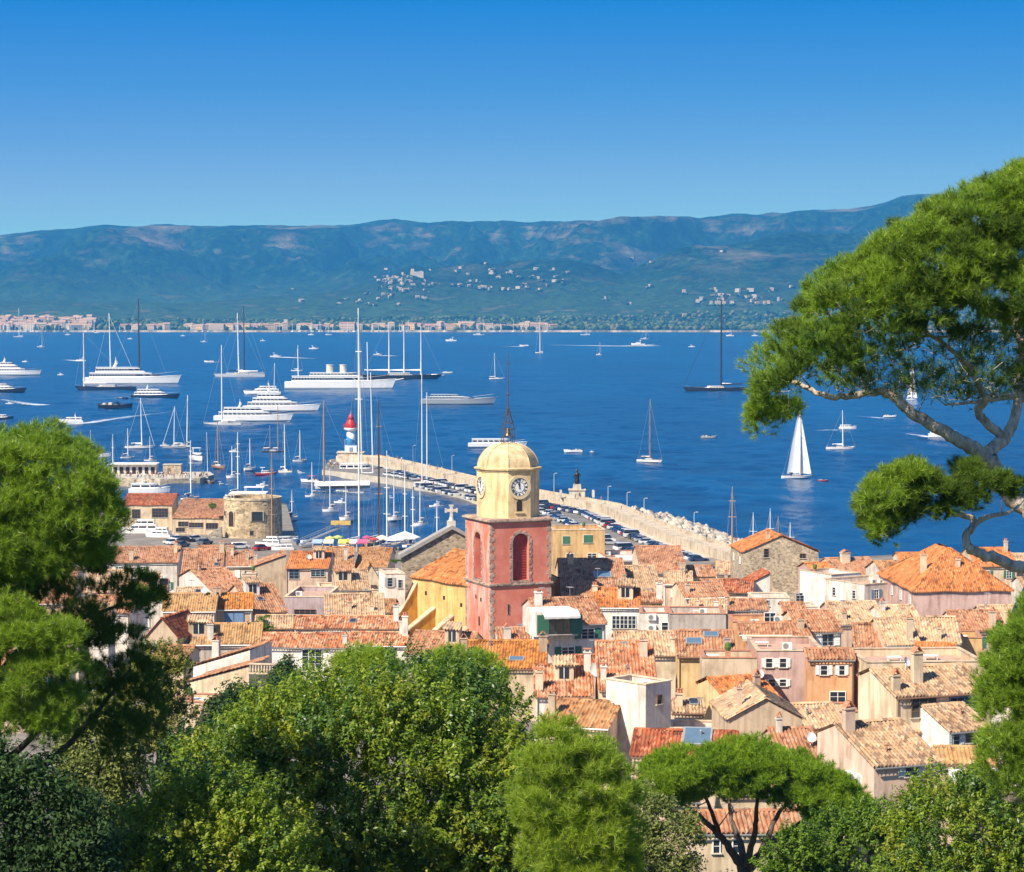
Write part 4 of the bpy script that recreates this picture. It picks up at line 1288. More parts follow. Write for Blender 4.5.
H('low white parapet house behind the solar panel roof', 668, 738, 729, 722, 'T', -6, 'white', 'terra', 5.0, L=4, wins=[])
H('low pinkish-red roof right of the grey-beige gable', 782, 824, 762, 728, 'F', 6, 'pink', 'terra', 4.0, wins=[], ch=[(790, 733, .7, 1.6, 'white')])
H('large mottled tan roof over a lit pink gable with two air conditioners', 872, 942, 764, 721, 'F', 21, 'pink', 'tan', 6.5, wins=[(912, 772, 14, 10, 'blue', 'pale')], ch=[(878, 729, 1.2, 2.2, 'pink')], lw=2)
H('long low pink house with a tan lean-to roof before the large tan roof', 838, 903, 790, 766, 'F', 12, 'pink', 'tan', 4.0, wins=[], ch=[])
H('small white balcony house under the lean-to roof', 866, 912, 801, 795, 'T', -6, 'white', 'terra', 3.6, L=5, wins=[(882, 795, 18, 6, 'brown')])
shutterhouse = H('wide rose-pink flat house with four white-shuttered windows', 757, 824, 651, 646, 'T', 0, 'rose', 'terra', 9, L=10, wins=[(769, 663, 7, 9, 'white', 'white'), (783, 663, 7, 9, 'white', 'white'), (772, 683, 7, 7, 'white', 'white'), (783, 683, 7, 7, 'white', 'white')])
H('orange-pink penthouse with sliding glass doors under a striped awning', 740, 791, 634, 624, 'M', 0, 'orange', 'terra', 8.5, wins=[(758, 642, 14, 14, 'grey'), (785, 642, 9, 13, 'brown')], ch=[])
H('small red-walled penthouse with an air conditioner above the striped awning', 733, 784, 622, 611, 'T', 0, 'orange', 'terra', 9.0, L=6, wins=[(770, 617, 12, 9, 'white')])
H('tall cream blind-walled house with a broad tan roof and dark glazing', 893, 996, 694, 667, 'F', 20, 'cream', 'tan', 8.5, wins=[(922, 706, 26, 20, 'brown'), (966, 704, 32, 12, 'blue')], ch=[(927, 682, 1.3, 3.2, 'cream'), (893, 693, 1.0, 2.0, 'cream')])
terr = H('planted roof terrace behind the tall cream house', 866, 985, 662, 653, 'T', 4, 'sand', 'terra', 9.0, L=9, wins=[])
ochb = H('apricot balcony house between the rose-pink and the tall cream house', 808, 854, 659, 650, 'F', 0, 'orange', 'terra', 9, wins=[(824, 670, 8, 10, 'white', 'white'), (842, 670, 6, 10, 'white', 'white'), (838, 700, 16, 16, 'white')], ch=[])
H('apricot terrace wall with potted greenery below the balcony house', 812, 858, 712, 706, 'T', 0, 'sand', 'terra', 5, L=5, wins=[])
H('pale yellow house with a little pergola roof beside the dark glazing', 905, 944, 731, 708, 'F', 16, 'cream', 'tan', 5.5, ch=[])
H('white-gabled house with a tan roof and sage green shutters', 948, 990, 730, 705, 'F', 24, 'white', 'tan', 6.0, wins=[(955, 737, 8, 14, 'pale', 'pale'), (972, 738, 12, 10, 'brown')], ch=[])
lowaw = H('low tan-roofed house with a white awning over its dark windows', 938, 998, 764, 748, 'F', -4, 'pink', 'yellowish', 5.0, wins=[(965, 778, 26, 12, 'brown')], ch=[])
hip = H('large house with a bright orange hipped roof and mauve band', 914, 1012, 590, 548, 'P', 4, 'rose', 'orange', 8.0, L=22, pitch=.62, wins=[], ch=[(966, 566, .9, 1.2, 'cream'), (932, 562, 1.2, 1.4, 'cream')], lw=4)
H('long white house with a moulded cornice leading to the orange hipped roof', 862, 912, 583, 571, 'T', 32, 'white', 'terra', 8, L=9, lw=2)
H('white townhouse with tall narrow windows behind the weathered roofs', 830, 862, 574, 567, 'T', 30, 'white', 'terra', 8, L=8)
H('house with an orange roof and squat chimney on the seaward side', 838, 884, 576, 558, 'F', 14, 'cream', 'terra', 6.5, ch=[(856, 562, 2.2, 2.0, 'sand')])
H('dark-tiled roof tucked under the low pine branch', 890, 936, 586, 561, 'F', 10, 'white', 'brown', 7.5, ch=[])
H('seaward house with an orange roof behind the dark-tiled one', 902, 936, 566, 553, 'F', 4, 'cream', 'orange', 7, ch=[])
H('seaward orange roof just right of the hipped roof peak', 976, 1018, 566, 548, 'F', 4, 'cream', 'orange', 7, ch=[(1014, 552, 1.0, 2.4, 'cream')])
H('low weathered pink roof below the white cornice house', 836, 886, 624, 602, 'F', 6, 'pink', 'pale', 6, ch=[(846, 620, .8, 1.2)])
H('grey weathered roof leaning against the white cornice house', 884, 922, 622, 606, 'F', 8, 'white', 'pale', 6.5, ch=[(888, 612, .9, 1.6, 'white')])
H('house with an orange roof and small chimney above the green terrace', 856, 896, 648, 624, 'F', -5, 'sand', 'terra', 6.5, ch=[])
H('pale mottled roof with a slim beige chimney behind the terrace plants', 886, 920, 645, 619, 'F', 4, 'sand', 'pale', 7, ch=[(912, 640, 1.0, 3.0, 'sand')])
H('pale pinkish roof left of the yellow wall', 920, 960, 643, 617, 'F', -4, 'sand', 'pale', 7, ch=[(940, 640, .6, 1.6)])
H('house with patchy orange roof at the foot of the hipped house', 956, 1006, 630, 611, 'F', 3, 'pink', 'terra', 6.5, ch=[(994, 628, 1.1, 2.4, 'beige')])
H('little bright yellow house beside the pine foliage', 961, 982, 638, 634, 'T', -6, 'ochre', 'terra', 7, L=6, wins=[])
H('narrow orange lean-to roof shading the terrace plants', 916, 954, 655, 644, 'M', -12, 'sand', 'orange', 8, wins=[], ch=[])
H('pale low roof between the hipped house and the pine', 985, 1020, 622, 606, 'F', 2, 'beige', 'pale', 6.5, ch=[])
H('house with a tidy orange roof and a white dormer terrace', 800, 842, 632, 611, 'F', 10, 'cream', 'terra', 8, wins=[(828, 640, 12, 12, 'grey', 'white')], ch=[])
stone_h = H('tall rubble stone house with a shallow gable above the quay', 743, 819, 552, 536, 'S', 5, 'stone', 'orange', 10, L=12, wins=[(766, 553, 5, 9, 'brown'), (803, 556, 6, 5, 'brown')], ch=[(770, 545, .9, 1.4, 'cream')], lw=2)
H('small pale pink house right of the rubble stone house', 815, 838, 578, 563, 'F', 14, 'rose', 'orange', 7, wins=[(820, 584, 4, 9, 'white', 'grey'), (830, 586, 4, 10, 'white', 'grey')], ch=[])
H('white mono-pitch wall against the foot of the stone house', 738, 770, 590, 574, 'L', 4, 'white', 'red', 7, L=6, wins=[], ch=[])
H('cluttered white terrace house with glass screens below the stone house', 752, 790, 598, 594, 'T', 0, 'white', 'terra', 7.5, L=6, wins=[(762, 603, 14, 6, 'lightblue'), (800, 600, 8, 10, 'grey')])
H('white service block with tall black flues at the foot of the stone wall', 792, 818, 607, 602, 'T', 2, 'white', 'terra', 6, L=5, wins=[(799, 598, 7, 10, 'grey')])
H('low house with a red-orange ridge beside the motorboat on the quay', 684, 728, 597, 583, 'F', 12, 'cream', 'terra', 7, ch=[(690, 592, .9, 1.4)])
H('house with a red roof joining the white mono-pitch wall', 724, 752, 592, 580, 'F', -8, 'cream', 'red', 7, ch=[])
H('low orange roof between two pale walls in mid town', 722, 768, 610, 600, 'F', 3, 'pink', 'terra', 7.5, ch=[(728, 606, .8, 1.5)])
H('shabby pinkish roofs with a planted yard behind the long beige wall', 690, 726, 614, 600, 'F', -6, 'paleyellow', 'pale', 7.5, wins=[(702, 620, 5, 6, 'brown')], ch=[(697, 610, .7, 1.4), (716, 612, .8, 1.6, 'white')])
H('long low beige wall house in the middle of the town', 670, 726, 614, 608, 'T', 0, 'grey', 'terra', 8, L=7, wins=[])
H('ochre house with green-shuttered windows behind the bell tower', 553, 605, 530, 524, 'T', 5, 'ochre', 'red', 12, L=10, wins=[(566, 540, 7, 8, 'white', 'green', True), (588, 539, 9, 8, 'white', 'green', True), (570, 557, 8, 7, 'white'), (592, 557, 9, 7, 'white')], lw=1)
H('white flat house with angled shadows right of the ochre house', 605, 657, 556, 549, 'T', 8, 'white', 'terra', 7.5, L=10, wins=[])
H('house with a square orange roof beside the dry-docked motorboat', 641, 687, 573, 546, 'F', 3, 'cream', 'terra', 6, ch=[(683, 570, 1.2, 1.6, 'sand')])
H('tan-roofed house left of the square orange roof', 618, 662, 592, 566, 'F', 6, 'paleyellow', 'tan', 6.5, ch=[(630, 588, .8, 1.2, 'cream')])
bigor = H('broad orange roof with one large oval-edged skylight right of the bell tower', 562, 628, 595, 558, 'F', 2, 'cream', 'terra', 6.5, ch=[(574, 564, 1.2, 1.8, 'cream'), (632, 586, .8, 2.0, 'cream')])
H('house with an orange roof and glazed white veranda', 592, 639, 607, 589, 'F', -3, 'white', 'orange', 8, wins=[(616, 622, 8, 13, 'white'), (624, 622, 8, 13, 'white'), (632, 622, 8, 13, 'white')], ch=[(586, 592, 1.0, 1.0, 'sand')])
H('white block carrying stacked air conditioners beside the veranda', 640, 668, 613, 607, 'T', -2, 'white', 'terra', 9, L=6, wins=[(665, 626, 7, 8, 'white')])
acs = HOUSES[-1][0]
H('ochre dwarf house wedged between the tan roof and the veranda', 638, 662, 602, 594, 'M', 2, 'ochre', 'terra', 7.5, wins=[], ch=[(660, 610, 1.1, 3.0, 'white')])
H('house with a red roof sunk in the shadow of the bell tower', 550, 590, 590, 577, 'F', 2, 'rose', 'terra', 6, ch=[], wins=[])
H('orange roof showing behind the long lichen roof', 500, 545, 644, 628, 'F', 6, 'white', 'terra', 6, ch=[(508, 640, 1.2, 1.8, 'white')], wins=[])
H('low red roofs in the dark yard under the green-shuttered house', 572, 602, 668, 656, 'F', 10, 'pink', 'red', 5.0, wins=[], ch=[])
H('tan-roofed house half hidden behind the tall pine', 84, 128, 592, 570, 'F', 5, 'white', 'pale', 6, ch=[(120, 588, .7, 1.2)])
H('house glimpsed through the pine needles with a faded tan roof', 60, 108, 622, 604, 'F', 2, 'white', 'tan', 6)
H('white-walled house seen through gaps in the tall pine', 80, 130, 612, 596, 'F', -4, 'white', 'terra', 5.5)
H('low red roof behind the yellow-green shrub', 150, 184, 662, 646, 'F', -12, 'beige', 'terra', 4.5, wins=[], ch=[])
H('ruined ochre wall below the white chimney', 168, 212, 702, 694, 'T', -14, 'sand', 'terra', 3.5, L=5, wins=[])
H('house with a red roof showing between the umbrella pine branches', 690, 800, 832, 812, 'F', 3, 'cream', 'terra', 6.0, wins=[(716, 846, 8, 14, 'white'), (736, 846, 8, 14, 'white'), (768, 846, 14, 14, 'brown')], ch=[])
H('pale house with a small red roof left of the umbrella pine', 604, 640, 836, 820, 'F', -10, 'white', 'terra', 5.0, ch=[])
# infill deeper in the lanes: houses seen only as slivers between the others
H('low tan roof sliver under the curved church buttress', 326, 352, 634, 620, 'F', 4, 'sand', 'tan', 4.5, wins=[], ch=[])
H('beige house sliver beside the green bush', 256, 292, 628, 616, 'F', 4, 'beige', 'pale', 5, ch=[])
H('rose-coloured house behind the pale yellow one', 690, 730, 690, 676, 'F', -4, 'beige', 'pale', 5.0, wins=[], ch=[])
H('cream house sliver right of the blank white house', 672, 704, 712, 700, 'M', 0, 'cream', 'tan', 5.0, wins=[], ch=[(680, 708, .8, 1.6, 'cream')])
H('weathered roof between the apricot terrace and the large tan roof', 800, 846, 727, 704, 'F', 12, 'sand', 'pale', 4.5, wins=[], ch=[])
H('cream house with a red lean-to left of the white dormer terrace', 790, 812, 640, 622, 'F', 8, 'cream', 'terra', 7.5, wins=[], ch=[(806, 630, 1.0, 1.4, 'cream')])
H('low orange roof behind the cream red lean-to', 784, 806, 612, 603, 'F', 4, 'cream', 'terra', 7, wins=[], ch=[])

# --- details on the houses
f = on_house(dormer)
k = MB()
x0_, zt_ = f(532, 600); x1_, _ = f(575, 600); _, zb_ = f(540, 634)
k.box(((x0_ + x1_) / 2, .8, (zt_ + zb_) / 2 - .5), (x1_ - x0_, 4.5, zt_ - zb_ - 1.0))
k.build('dormer', wall_mat('white'), dormer)
xa_, za_ = f(538, 612); xb_, zz_ = f(574, 632)
o = add_window(dormer, (xa_ + xb_) / 2, -1.47, zz_, 0, (xb_ - xa_) * .62, za_ - zz_, 'green', 'green')
awning(dormer, xa_, xb_, za_ + .5, 1.2, .6, (.72, .72, .70), y0=-1.5)
def skylight(root, frac_u, frac_v, w_, h_):
    for hh in HOUSES:
        if hh[0] is root:
            _, w, hw, run, rise = hh[:5]
    p = rise / run; x = (frac_u - .5) * w; y = run * frac_v; z = hw + y * p + .28
    k = MB()
    k.box((0, 0, 0), (w_, h_, .16), 1); k.box((0, 0, .085), (w_ * .86, h_ * .86, .02), 0)
    o = k.build('skylight', [plain('skylight glass', (.10, .16, .22), .08, 0, .1, 1, .8), plain('zinc', (.35, .36, .37), .5, .3)], root)
    o.location = (x, y, z); o.rotation_euler = (math.atan(p), 0, 0)
skylight(bigor, .66, .52, 2.6, 1.9); skylight(skyroof, .3, .5, 1.6, 1.2); skylight(skyroof, .62, .78, 1.5, 1.0); skylight(longroof, .66, .26, 1.6, .8)
skylight(solar, .62, .7, 2.4, 2.8); 
f = on_house(acs)
for (qx, qy) in ((652, 620), (652, 631)):
    x, z = f(qx, qy); ac_unit(acs, x, 0, z)
for (root, qx, qy) in ((HOUSES[26][0], 596, 680),):
    f = on_house(root); x, z = f(qx, qy); dish(root, x, 1.0, z + .8, .4, .7)
lowx = on_house(lowaw)
xa_, za_ = lowx(948, 768); xb_, _ = lowx(998, 768)
awning(lowaw, xa_, xb_, za_, 2.2, .8)
for hh in HOUSES:
    lab = hh[0].get('label', '')
    f = on_house(hh[0])
    if 'penthouse with sliding' in lab:
        xa_, za_ = f(741, 634); xb_, _ = f(790, 634); awning(hh[0], xa_, xb_, za_, 1.4, .35, (.60, .52, .38))
    if 'small red-walled penthouse' in lab:
        x, z = f(778, 622); ac_unit(hh[0], x, 0, z)
    if 'two air conditioners' in lab:
        for q in (.62, .72):
            ac_unit(hh[0], -hh[1] / 2, hh[3] * 1.5 * (1 - q) , hh[2] - 1.6, -math.pi / 2)
    if 'white flat house with angled' in lab:
        awning(hh[0], -3, 2.5, hh[2] + .2, 1.6, .8, (.5, .48, .46))
    if 'little pergola' in lab:
        k = MB(); w = hh[1]
        for i in range(9): k.box((-w * .1 + i * w * .11, -1.8, hh[2] - .9), (.1, 4.0, .12))
        k.box((w * .3, -3.6, hh[2] - 1.03), (w, .14, .14))
        k.build('pergola', frame_mat('white'), hh[0])
# balustrade of the pale house
bal = empty('balustrade', tuple(P(263, 674, 236)), R(-10))
tag(bal, 'white stone balustrade on the terrace beside the round villa', 'balustrade')
k = MB(); k.box((0, 0, 1.0), (2.9, .28, .14)); k.box((0, 0, .06), (2.9, .28, .14)); k.build('rail', wall_mat('cream'), bal)
for i in range(10):
    k = MB(); k.lathe([(.07, .1), (.10, .3), (.12, .4), (.05, .7), (.08, .94)], 8, (-1.3 + i * .29, 0, 0)); k.build('baluster', wall_mat('cream'), bal, True)
# more slivers of roof between the lanes near the harbour
H('small orange roof squeezed between the plain beige house and the broad red roofs', 226, 252, 566, 552, 'F', 6, 'cream', 'terra', 6, ch=[(232, 556, .8, 1.8, 'cream'), (247, 560, .8, 1.8, 'sand')])
H('low house with a reddish roof before the round tower square', 196, 232, 556, 546, 'F', 2, 'cream', 'terra', 5, ch=[(228, 552, .8, 1.6, 'sand')])
H('narrow cream house with a small terrace beside the plain beige house', 242, 256, 574, 568, 'T', 4, 'cream', 'terra', 6, L=5)
H('white-walled house below the long cream one', 126, 166, 594, 580, 'F', 4, 'white', 'terra', 5.5, ch=[])
H('pink house with a faded roof between two pines and the white gable', 176, 208, 600, 588, 'F', 4, 'pink', 'pale', 5.5, ch=[])
H('cream flat house behind the mauve terrace house', 318, 340, 588, 580, 'T', 6, 'cream', 'terra', 6, L=7)
H('brown-roofed low shed between the pale tiled house and the church', 366, 392, 612, 600, 'F', -6, 'sand', 'brown', 5, ch=[], wins=[])
H('low beige roof under the long low pink house', 800, 840, 812, 790, 'F', 10, 'pink', 'tan', 4, ch=[], wins=[])
H('house with a tan roof hidden behind the leafy oak by the white awning', 900, 960, 800, 786, 'F', -4, 'sand', 'yellowish', 4, ch=[], wins=[])
H('pale house with red roof behind the umbrella pine canopy', 640, 700, 800, 776, 'F', -4, 'sand', 'red', 4.5, ch=[], wins=[])
H('cream roofed house deep behind the umbrella pine', 720, 790, 792, 768, 'F', 4, 'cream', 'pale', 4.5, ch=[], wins=[])
H('low white boat shed with a red roof on the quay by the dry-docked motorboat', 690, 720, 576, 566, 'F', 4, 'white', 'terra', 5, ch=[], wins=[])
H('cream shed with a faded roof between the boatyard and the stone house', 716, 744, 574, 562, 'F', -4, 'cream', 'pale', 5.5, ch=[])
H('low house with a terracotta roof before the boatyard', 704, 740, 590, 580, 'F', 6, 'sand', 'terra', 6.5)
H('pink-walled house with a faded roof just under the boatyard', 664, 692, 584, 572, 'F', -4, 'pink', 'pale', 6.5)
# ---- the town goes on behind the tall pine and past the leaning one
FILL = random.Random(5)
for i, (qx, qy) in enumerate([(x_ + FILL.uniform(-9, 9), y_ + FILL.uniform(-5, 5)) for y_ in (560, 582, 606, 634, 668) for x_ in (-150, -98, -46, 6, 52)] + [(x_ + FILL.uniform(-9, 9), y_ + FILL.uniform(-5, 5)) for y_ in (572, 598, 628, 664, 704) for x_ in (1040, 1092, 1146, 1200)]):
    far_l = qx < 512
    H('tiled house of the old town hidden behind the tall pine' if far_l else 'tiled house of the old town hidden past the young pine', qx - 24, qx + 24, qy, qy - FILL.uniform(15, 24), 'F', FILL.uniform(-14, 14), FILL.choice(['white', 'cream', 'pink', 'sand', 'beige']), FILL.choice(['terra', 'terra', 'tan', 'pale', 'brown']), FILL.uniform(5.5, 7), ch=[])
    HOUSES[-1][0]['group'] = 'houses behind the tall pine' if far_l else 'houses past the young pine'
# ---- the clutter of roofs: aerials, vents, gutters and downpipes, each a part of its house
grey_m = plain('grey metal', (.30, .30, .30), .5, .5)
for hh in list(HOUSES):
    root, w, hw, run, rise, L, d, kind = hh[:8]
    if d > 470 or 'building' in root.name: continue
    rf = next((c for c in root.children if c.name.startswith('roof')), None) or next(c for c in root.children if c.name.startswith('walls'))
    if kind in ('F', 'M'):
        k = MB()      # gutter along the eave and one downpipe
        k.tube([(-w / 2 - .1, -.36, hw - .13), (w / 2 + .1, -.36, hw - .13)], .07, 6)
        sx = random.choice([-1, 1]); k.tube([(sx * (w / 2 - .15), -.34, hw - .15), (sx * (w / 2 - .15), -.08, hw - .5), (sx * (w / 2 - .15), -.08, 0)], .055, 6)
        k.build('gutter', random.choice([grey_m, frame_mat('brown'), frame_mat('white')]), root)
        p = rise / max(run, .1)
        if run > 3.2 and w > 5 and random.random() < .3:
            dw, dd = random.uniform(1.6, 2.8), random.uniform(1.4, 2.2)
            fx, fy = random.uniform(-.3, .3) * w, run * random.uniform(.35, .6)
            z = hw + fy * p; hh_ = dd * p + random.uniform(1.0, 1.5)
            wm_ = wall_mat(random.choice(['white', 'cream', 'sand', 'pink']))
            k = MB(); k.prism([(fy, z - .6), (fy + dd, z - .6), (fy + dd, z + hh_ + dd * .25), (fy, z + hh_)], fx - dw / 2, fx + dw / 2, 'x')
            dm = k.build('dormer', wm_, rf)
            pr_ = []; slope(((fx - dw / 2 - .2, fy - .3), (fx + dw / 2 + .2, fy - .3)), z + hh_ - .05, (0, 1), 0, lambda u: dd + .5, .25, None, False, pr_)
            join_parts('dormer_roof', pr_, roof_mat(random.choice(['terra', 'pale', 'tan', 'brown'])), rf)
            k = MB(); k.box((fx, fy - .02, z + hh_ * .55), (dw * .5, .06, hh_ * .62), 0); k.box((fx, fy - .05, z + hh_ * .55), (.07, .06, hh_ * .62), 1)
            k.build('dormer_window', [glass(), frame_mat('white')], rf)
        for _ in range(random.choice([0, 1, 1, 2])):
            fx, fy = random.uniform(-.42, .42) * w, random.uniform(.25, .92) * run
            z = hw + fy * p + .1; q = random.random()
            k = MB()
            if q < .40:
                k.tube([(fx, fy, z - .2), (fx, fy, z + .55)], .10, 7); k.lathe([(.17, 0), (.03, .14)], 8, (fx, fy, z + .55)); k.build('vent_pipe', random.choice([fired, grey_m]), rf)
            elif q < .72:
                hgt = random.uniform(1.2, 2.2); k.tube([(fx, fy, z - .2), (fx, fy, z + hgt)], .03, 5); k.tube([(fx - .1, fy - .55, z + hgt - .1), (fx + .1, fy + .55, z + hgt - .1)], .025, 4)
                for i in range(6): k.tube([(fx - .36 + (i % 2) * .02, fy - .5 + i * .2, z + hgt - .1), (fx + .36, fy - .5 + i * .2, z + hgt - .1)], .018, 4)
                k.build('aerial', grey_m, rf)
            elif q < .80:
                k.box((0, 0, 0), (.85, 1.05, .14), 1); k.box((0, 0, .075), (.7, .9, .02), 0)
                o = k.build('skylight', [plain('dark skylight glass', (.03, .04, .05), .25, 0, .1, 1, .3), plain('zinc', (.35, .36, .37), .5, .3)], rf); o.location = (fx, fy, z + .14); o.rotation_euler = (math.atan(p), 0, 0)
            elif q < .88:
                dish(rf, fx, fy, z + .7, random.uniform(.1, .6), .42)
    elif kind == 'T' and L > 4.5:
        for _ in range(random.choice([1, 2, 3])):
            fx, fy = random.uniform(-.38, .38) * w, random.uniform(.2, .8) * L
            k = MB(); q = random.random()
            if q < .14:
                k.box((fx, fy, hw - .2), (.5, .5, .9)); k.lathe([(.2, .25), (.34, .6), (.3, .95), (.05, 1.1)], 8, (fx, fy, hw), 1); k.build('planter', [fired, MATS.get('hedge leaves') or plain('planter green', (.07, .14, .03), .8)], root)
            elif q < .7:
                k.box((fx, fy, hw - .25), (1.3, .8, .07)); [k.box((fx + a * .55, fy + b * .3, hw - .48), (.06, .06, .45)) for a in (-1, 1) for b in (-1, 1)]; k.build('terrace_table', frame_mat('white'), root)
            else: ac_unit(root, fx, fy, hw - .6)
# ================================================================== trees
def in_poly(poly, x, y):
    poly = np.array(poly, float); n = len(poly); c = np.zeros(len(x), bool); dist = np.full(len(x), 1e9)
    for i in range(n):
        a = poly[i]; b_ = poly[(i + 1) % n]
        cond = (a[1] > y) != (b_[1] > y)
        with np.errstate(divide='ignore', invalid='ignore'):
            xi = (b_[0] - a[0]) * (y - a[1]) / (b_[1] - a[1]) + a[0]
        c ^= cond & (x < xi)
        ab = b_ - a; t = np.clip(((x - a[0]) * ab[0] + (y - a[1]) * ab[1]) / (ab @ ab + 1e-9), 0, 1)
        dist = np.minimum(dist, np.hypot(x - a[0] - t * ab[0], y - a[1] - t * ab[1]))
    return c, dist
def crown_points(poly, d, spread, r_px, n, rg, fill=.5, edge_full=None):
    """clump centres spread through the volume of a crown whose outline (as seen) is poly; depth half-thickness 'spread' metres.
    a share of the clumps lies on the near and far shell, the rest inside"""
    poly = np.array(poly, float)
    lo, hi = poly.min(0), poly.max(0)
    out = []
    ef = edge_full or max(20.0, min(hi - lo) * .42)
    while len(out) < n:
        x = rg.uniform(lo[0], hi[0], 400); y = rg.uniform(lo[1], hi[1], 400)
        ins, ds_ = in_poly(poly, x, y)
        for q in np.nonzero(ins & (ds_ > r_px * .75))[0]:
            e = min(1.0, ds_[q] / ef)
            th = spread * math.sqrt(max(0, 1 - (1 - e) ** 2))
            s = rg.random()
            if s < 1 - fill: dy = -th * rg.uniform(.75, 1.0)
            elif s < 1 - fill * .55: dy = th * rg.uniform(.6, 1.0)
            else: dy = rg.uniform(-.75, .75) * th
            out.append(P(x[q], y[q], d + dy))
            if len(out) >= n: break
    return np.array(out)
def rand_dirs(n, rg):
    v = rg.normal(size=(n, 3)); return v / np.linalg.norm(v, axis=1, keepdims=True)
def ortho(d_, rg):
    r = rg.normal(size=d_.shape); u = np.cross(d_, r); return u / (np.linalg.norm(u, axis=1, keepdims=True) + 1e-9)
def leaf_mesh(centres, radii, per, size, rg, up=.35, flat=.8, shell=.62, sprigs=0, outs=None):
    """broad leaves: pointed folded quads. With sprigs, each clump is a bough of leafy shoots reaching up and outwards;
    without, the leaves are scattered round the clump"""
    if sprigs:
        c = np.repeat(centres, sprigs, 0); r = np.repeat(radii, sprigs)[:, None]
        n = len(c)
        d1 = rand_dirs(n, rg) + np.repeat(outs, sprigs, 0) * .45 + np.array([0, 0, .35]); d1 /= np.linalg.norm(d1, axis=1, keepdims=True)
        sb = c + d1 * r * rg.uniform(.25, .7, (n, 1))
        ax0 = d1 * .7 + np.array([0, 0, .55]) + rand_dirs(n, rg) * .3; ax0 /= np.linalg.norm(ax0, axis=1, keepdims=True)
        sl = r * rg.uniform(.45, .95, (n, 1))
        b2 = np.repeat(sb, per, 0); a2 = np.repeat(ax0, per, 0); l2 = np.repeat(sl, per, 0)
        k = len(b2); t = rg.random((k, 1)) ** .8
        wd = l2 * .34 * (1.1 - .75 * t)
        off = rand_dirs(k, rg)
        pos = b2 + a2 * l2 * t + off * wd * rg.random((k, 1)) ** .5
        nor = off * .6 + a2 * .5 + rand_dirs(k, rg) * .6 + np.array([0, 0, up]); nor /= np.linalg.norm(nor, axis=1, keepdims=True)
        n = k
    else:
        c = np.repeat(centres, per, 0); r = np.repeat(radii, per)[:, None]
        n = len(c)
        dirs = rand_dirs(n, rg)
        dirs[:, 2] = np.where(dirs[:, 2] < -.35, -dirs[:, 2], dirs[:, 2])
        pos = c + dirs * r * (shell + (1 - shell) * rg.random((n, 1))) * np.array([1, 1, flat])
        nor = dirs * .7 + rand_dirs(n, rg) * .75 + np.array([0, 0, up]); nor /= np.linalg.norm(nor, axis=1, keepdims=True)
    ax = ortho(nor, rg); bx = np.cross(nor, ax)
    s = size * rg.uniform(.5, 1.55, (n, 1))
    v = np.stack([pos - ax * s, pos + bx * s * .42 + nor * s * .08, pos + ax * s, pos - bx * s * .42 + nor * s * .08], 1).reshape(-1, 3)
    return v, np.arange(n * 4).reshape(-1, 4)
def needle_mesh(centres, outs, radii, tufts, needles, length, width, rg, up=.55):
    """pine foliage: each clump holds tufts; each tuft is a brush of thin needles round an upward and outward shoot"""
    c = np.repeat(centres, tufts, 0); r = np.repeat(radii, tufts)[:, None]; o = np.repeat(outs, tufts, 0)
    n = len(c)
    d1 = rand_dirs(n, rg) * .9 + o * .55 + np.array([0, 0, up]); d1 /= np.linalg.norm(d1, axis=1, keepdims=True)
    base = c + d1 * r * rg.uniform(.6, 1.0, (n, 1)) * np.array([1, 1, .75])
    shoot = d1 * .7 + np.array([0, 0, .55]) + rand_dirs(n, rg) * .3; shoot /= np.linalg.norm(shoot, axis=1, keepdims=True)
    b2 = np.repeat(base, needles, 0); s2 = np.repeat(shoot, needles, 0)
    k = len(b2)
    along = rg.random((k, 1))
    nd = s2 * rg.uniform(.35, 1.0, (k, 1)) + rand_dirs(k, rg) * .75; nd /= np.linalg.norm(nd, axis=1, keepdims=True)
    L = length * rg.uniform(.7, 1.2, (k, 1))
    st = b2 + s2 * along * length * .9
    side = ortho(nd, rg) * width
    v = np.stack([st - side, st + side, st + nd * L], 1).reshape(-1, 3)
    return v, np.arange(k * 3).reshape(-1, 3)
def bark(name, col):
    if name in MATS: return MATS[name]
    m, t, b = nodes_of(name)
    v = coords(t, 'Object', (3, 3, 1.2))
    n1 = noise(t, v, 2.2, 6, 0.7)
    c = ramp(t, n1, [(0.32, mul(col, .35)), (0.5, col), (0.7, mul(col, 1.6))])
    t.links.new(c, b.inputs['Base Color']); b.inputs['Roughness'].default_value = .95
    b.inputs['Specular IOR Level'].default_value = .15
    bump(t, b, n1, 1.0, .06)
    MATS[name] = m
    return m
def smooth_path(pts, k=4, wob=0.0, rg=None):
    pts = np.array(pts, float); out = []
    n = len(pts)
    for i in range(n - 1):
        p0, p1, p2, p3 = pts[max(i - 1, 0)], pts[i], pts[i + 1], pts[min(i + 2, n - 1)]
        for j in range(k):
            t = j / k
            out.append(.5 * ((2 * p1) + (-p0 + p2) * t + (2 * p0 - 5 * p1 + 4 * p2 - p3) * t * t + (-p0 + 3 * p1 - 3 * p2 + p3) * t ** 3))
    out.append(pts[-1]); out = np.array(out)
    if wob and rg is not None: out[1:-1] += rg.normal(0, wob, (len(out) - 2, 3))
    return out
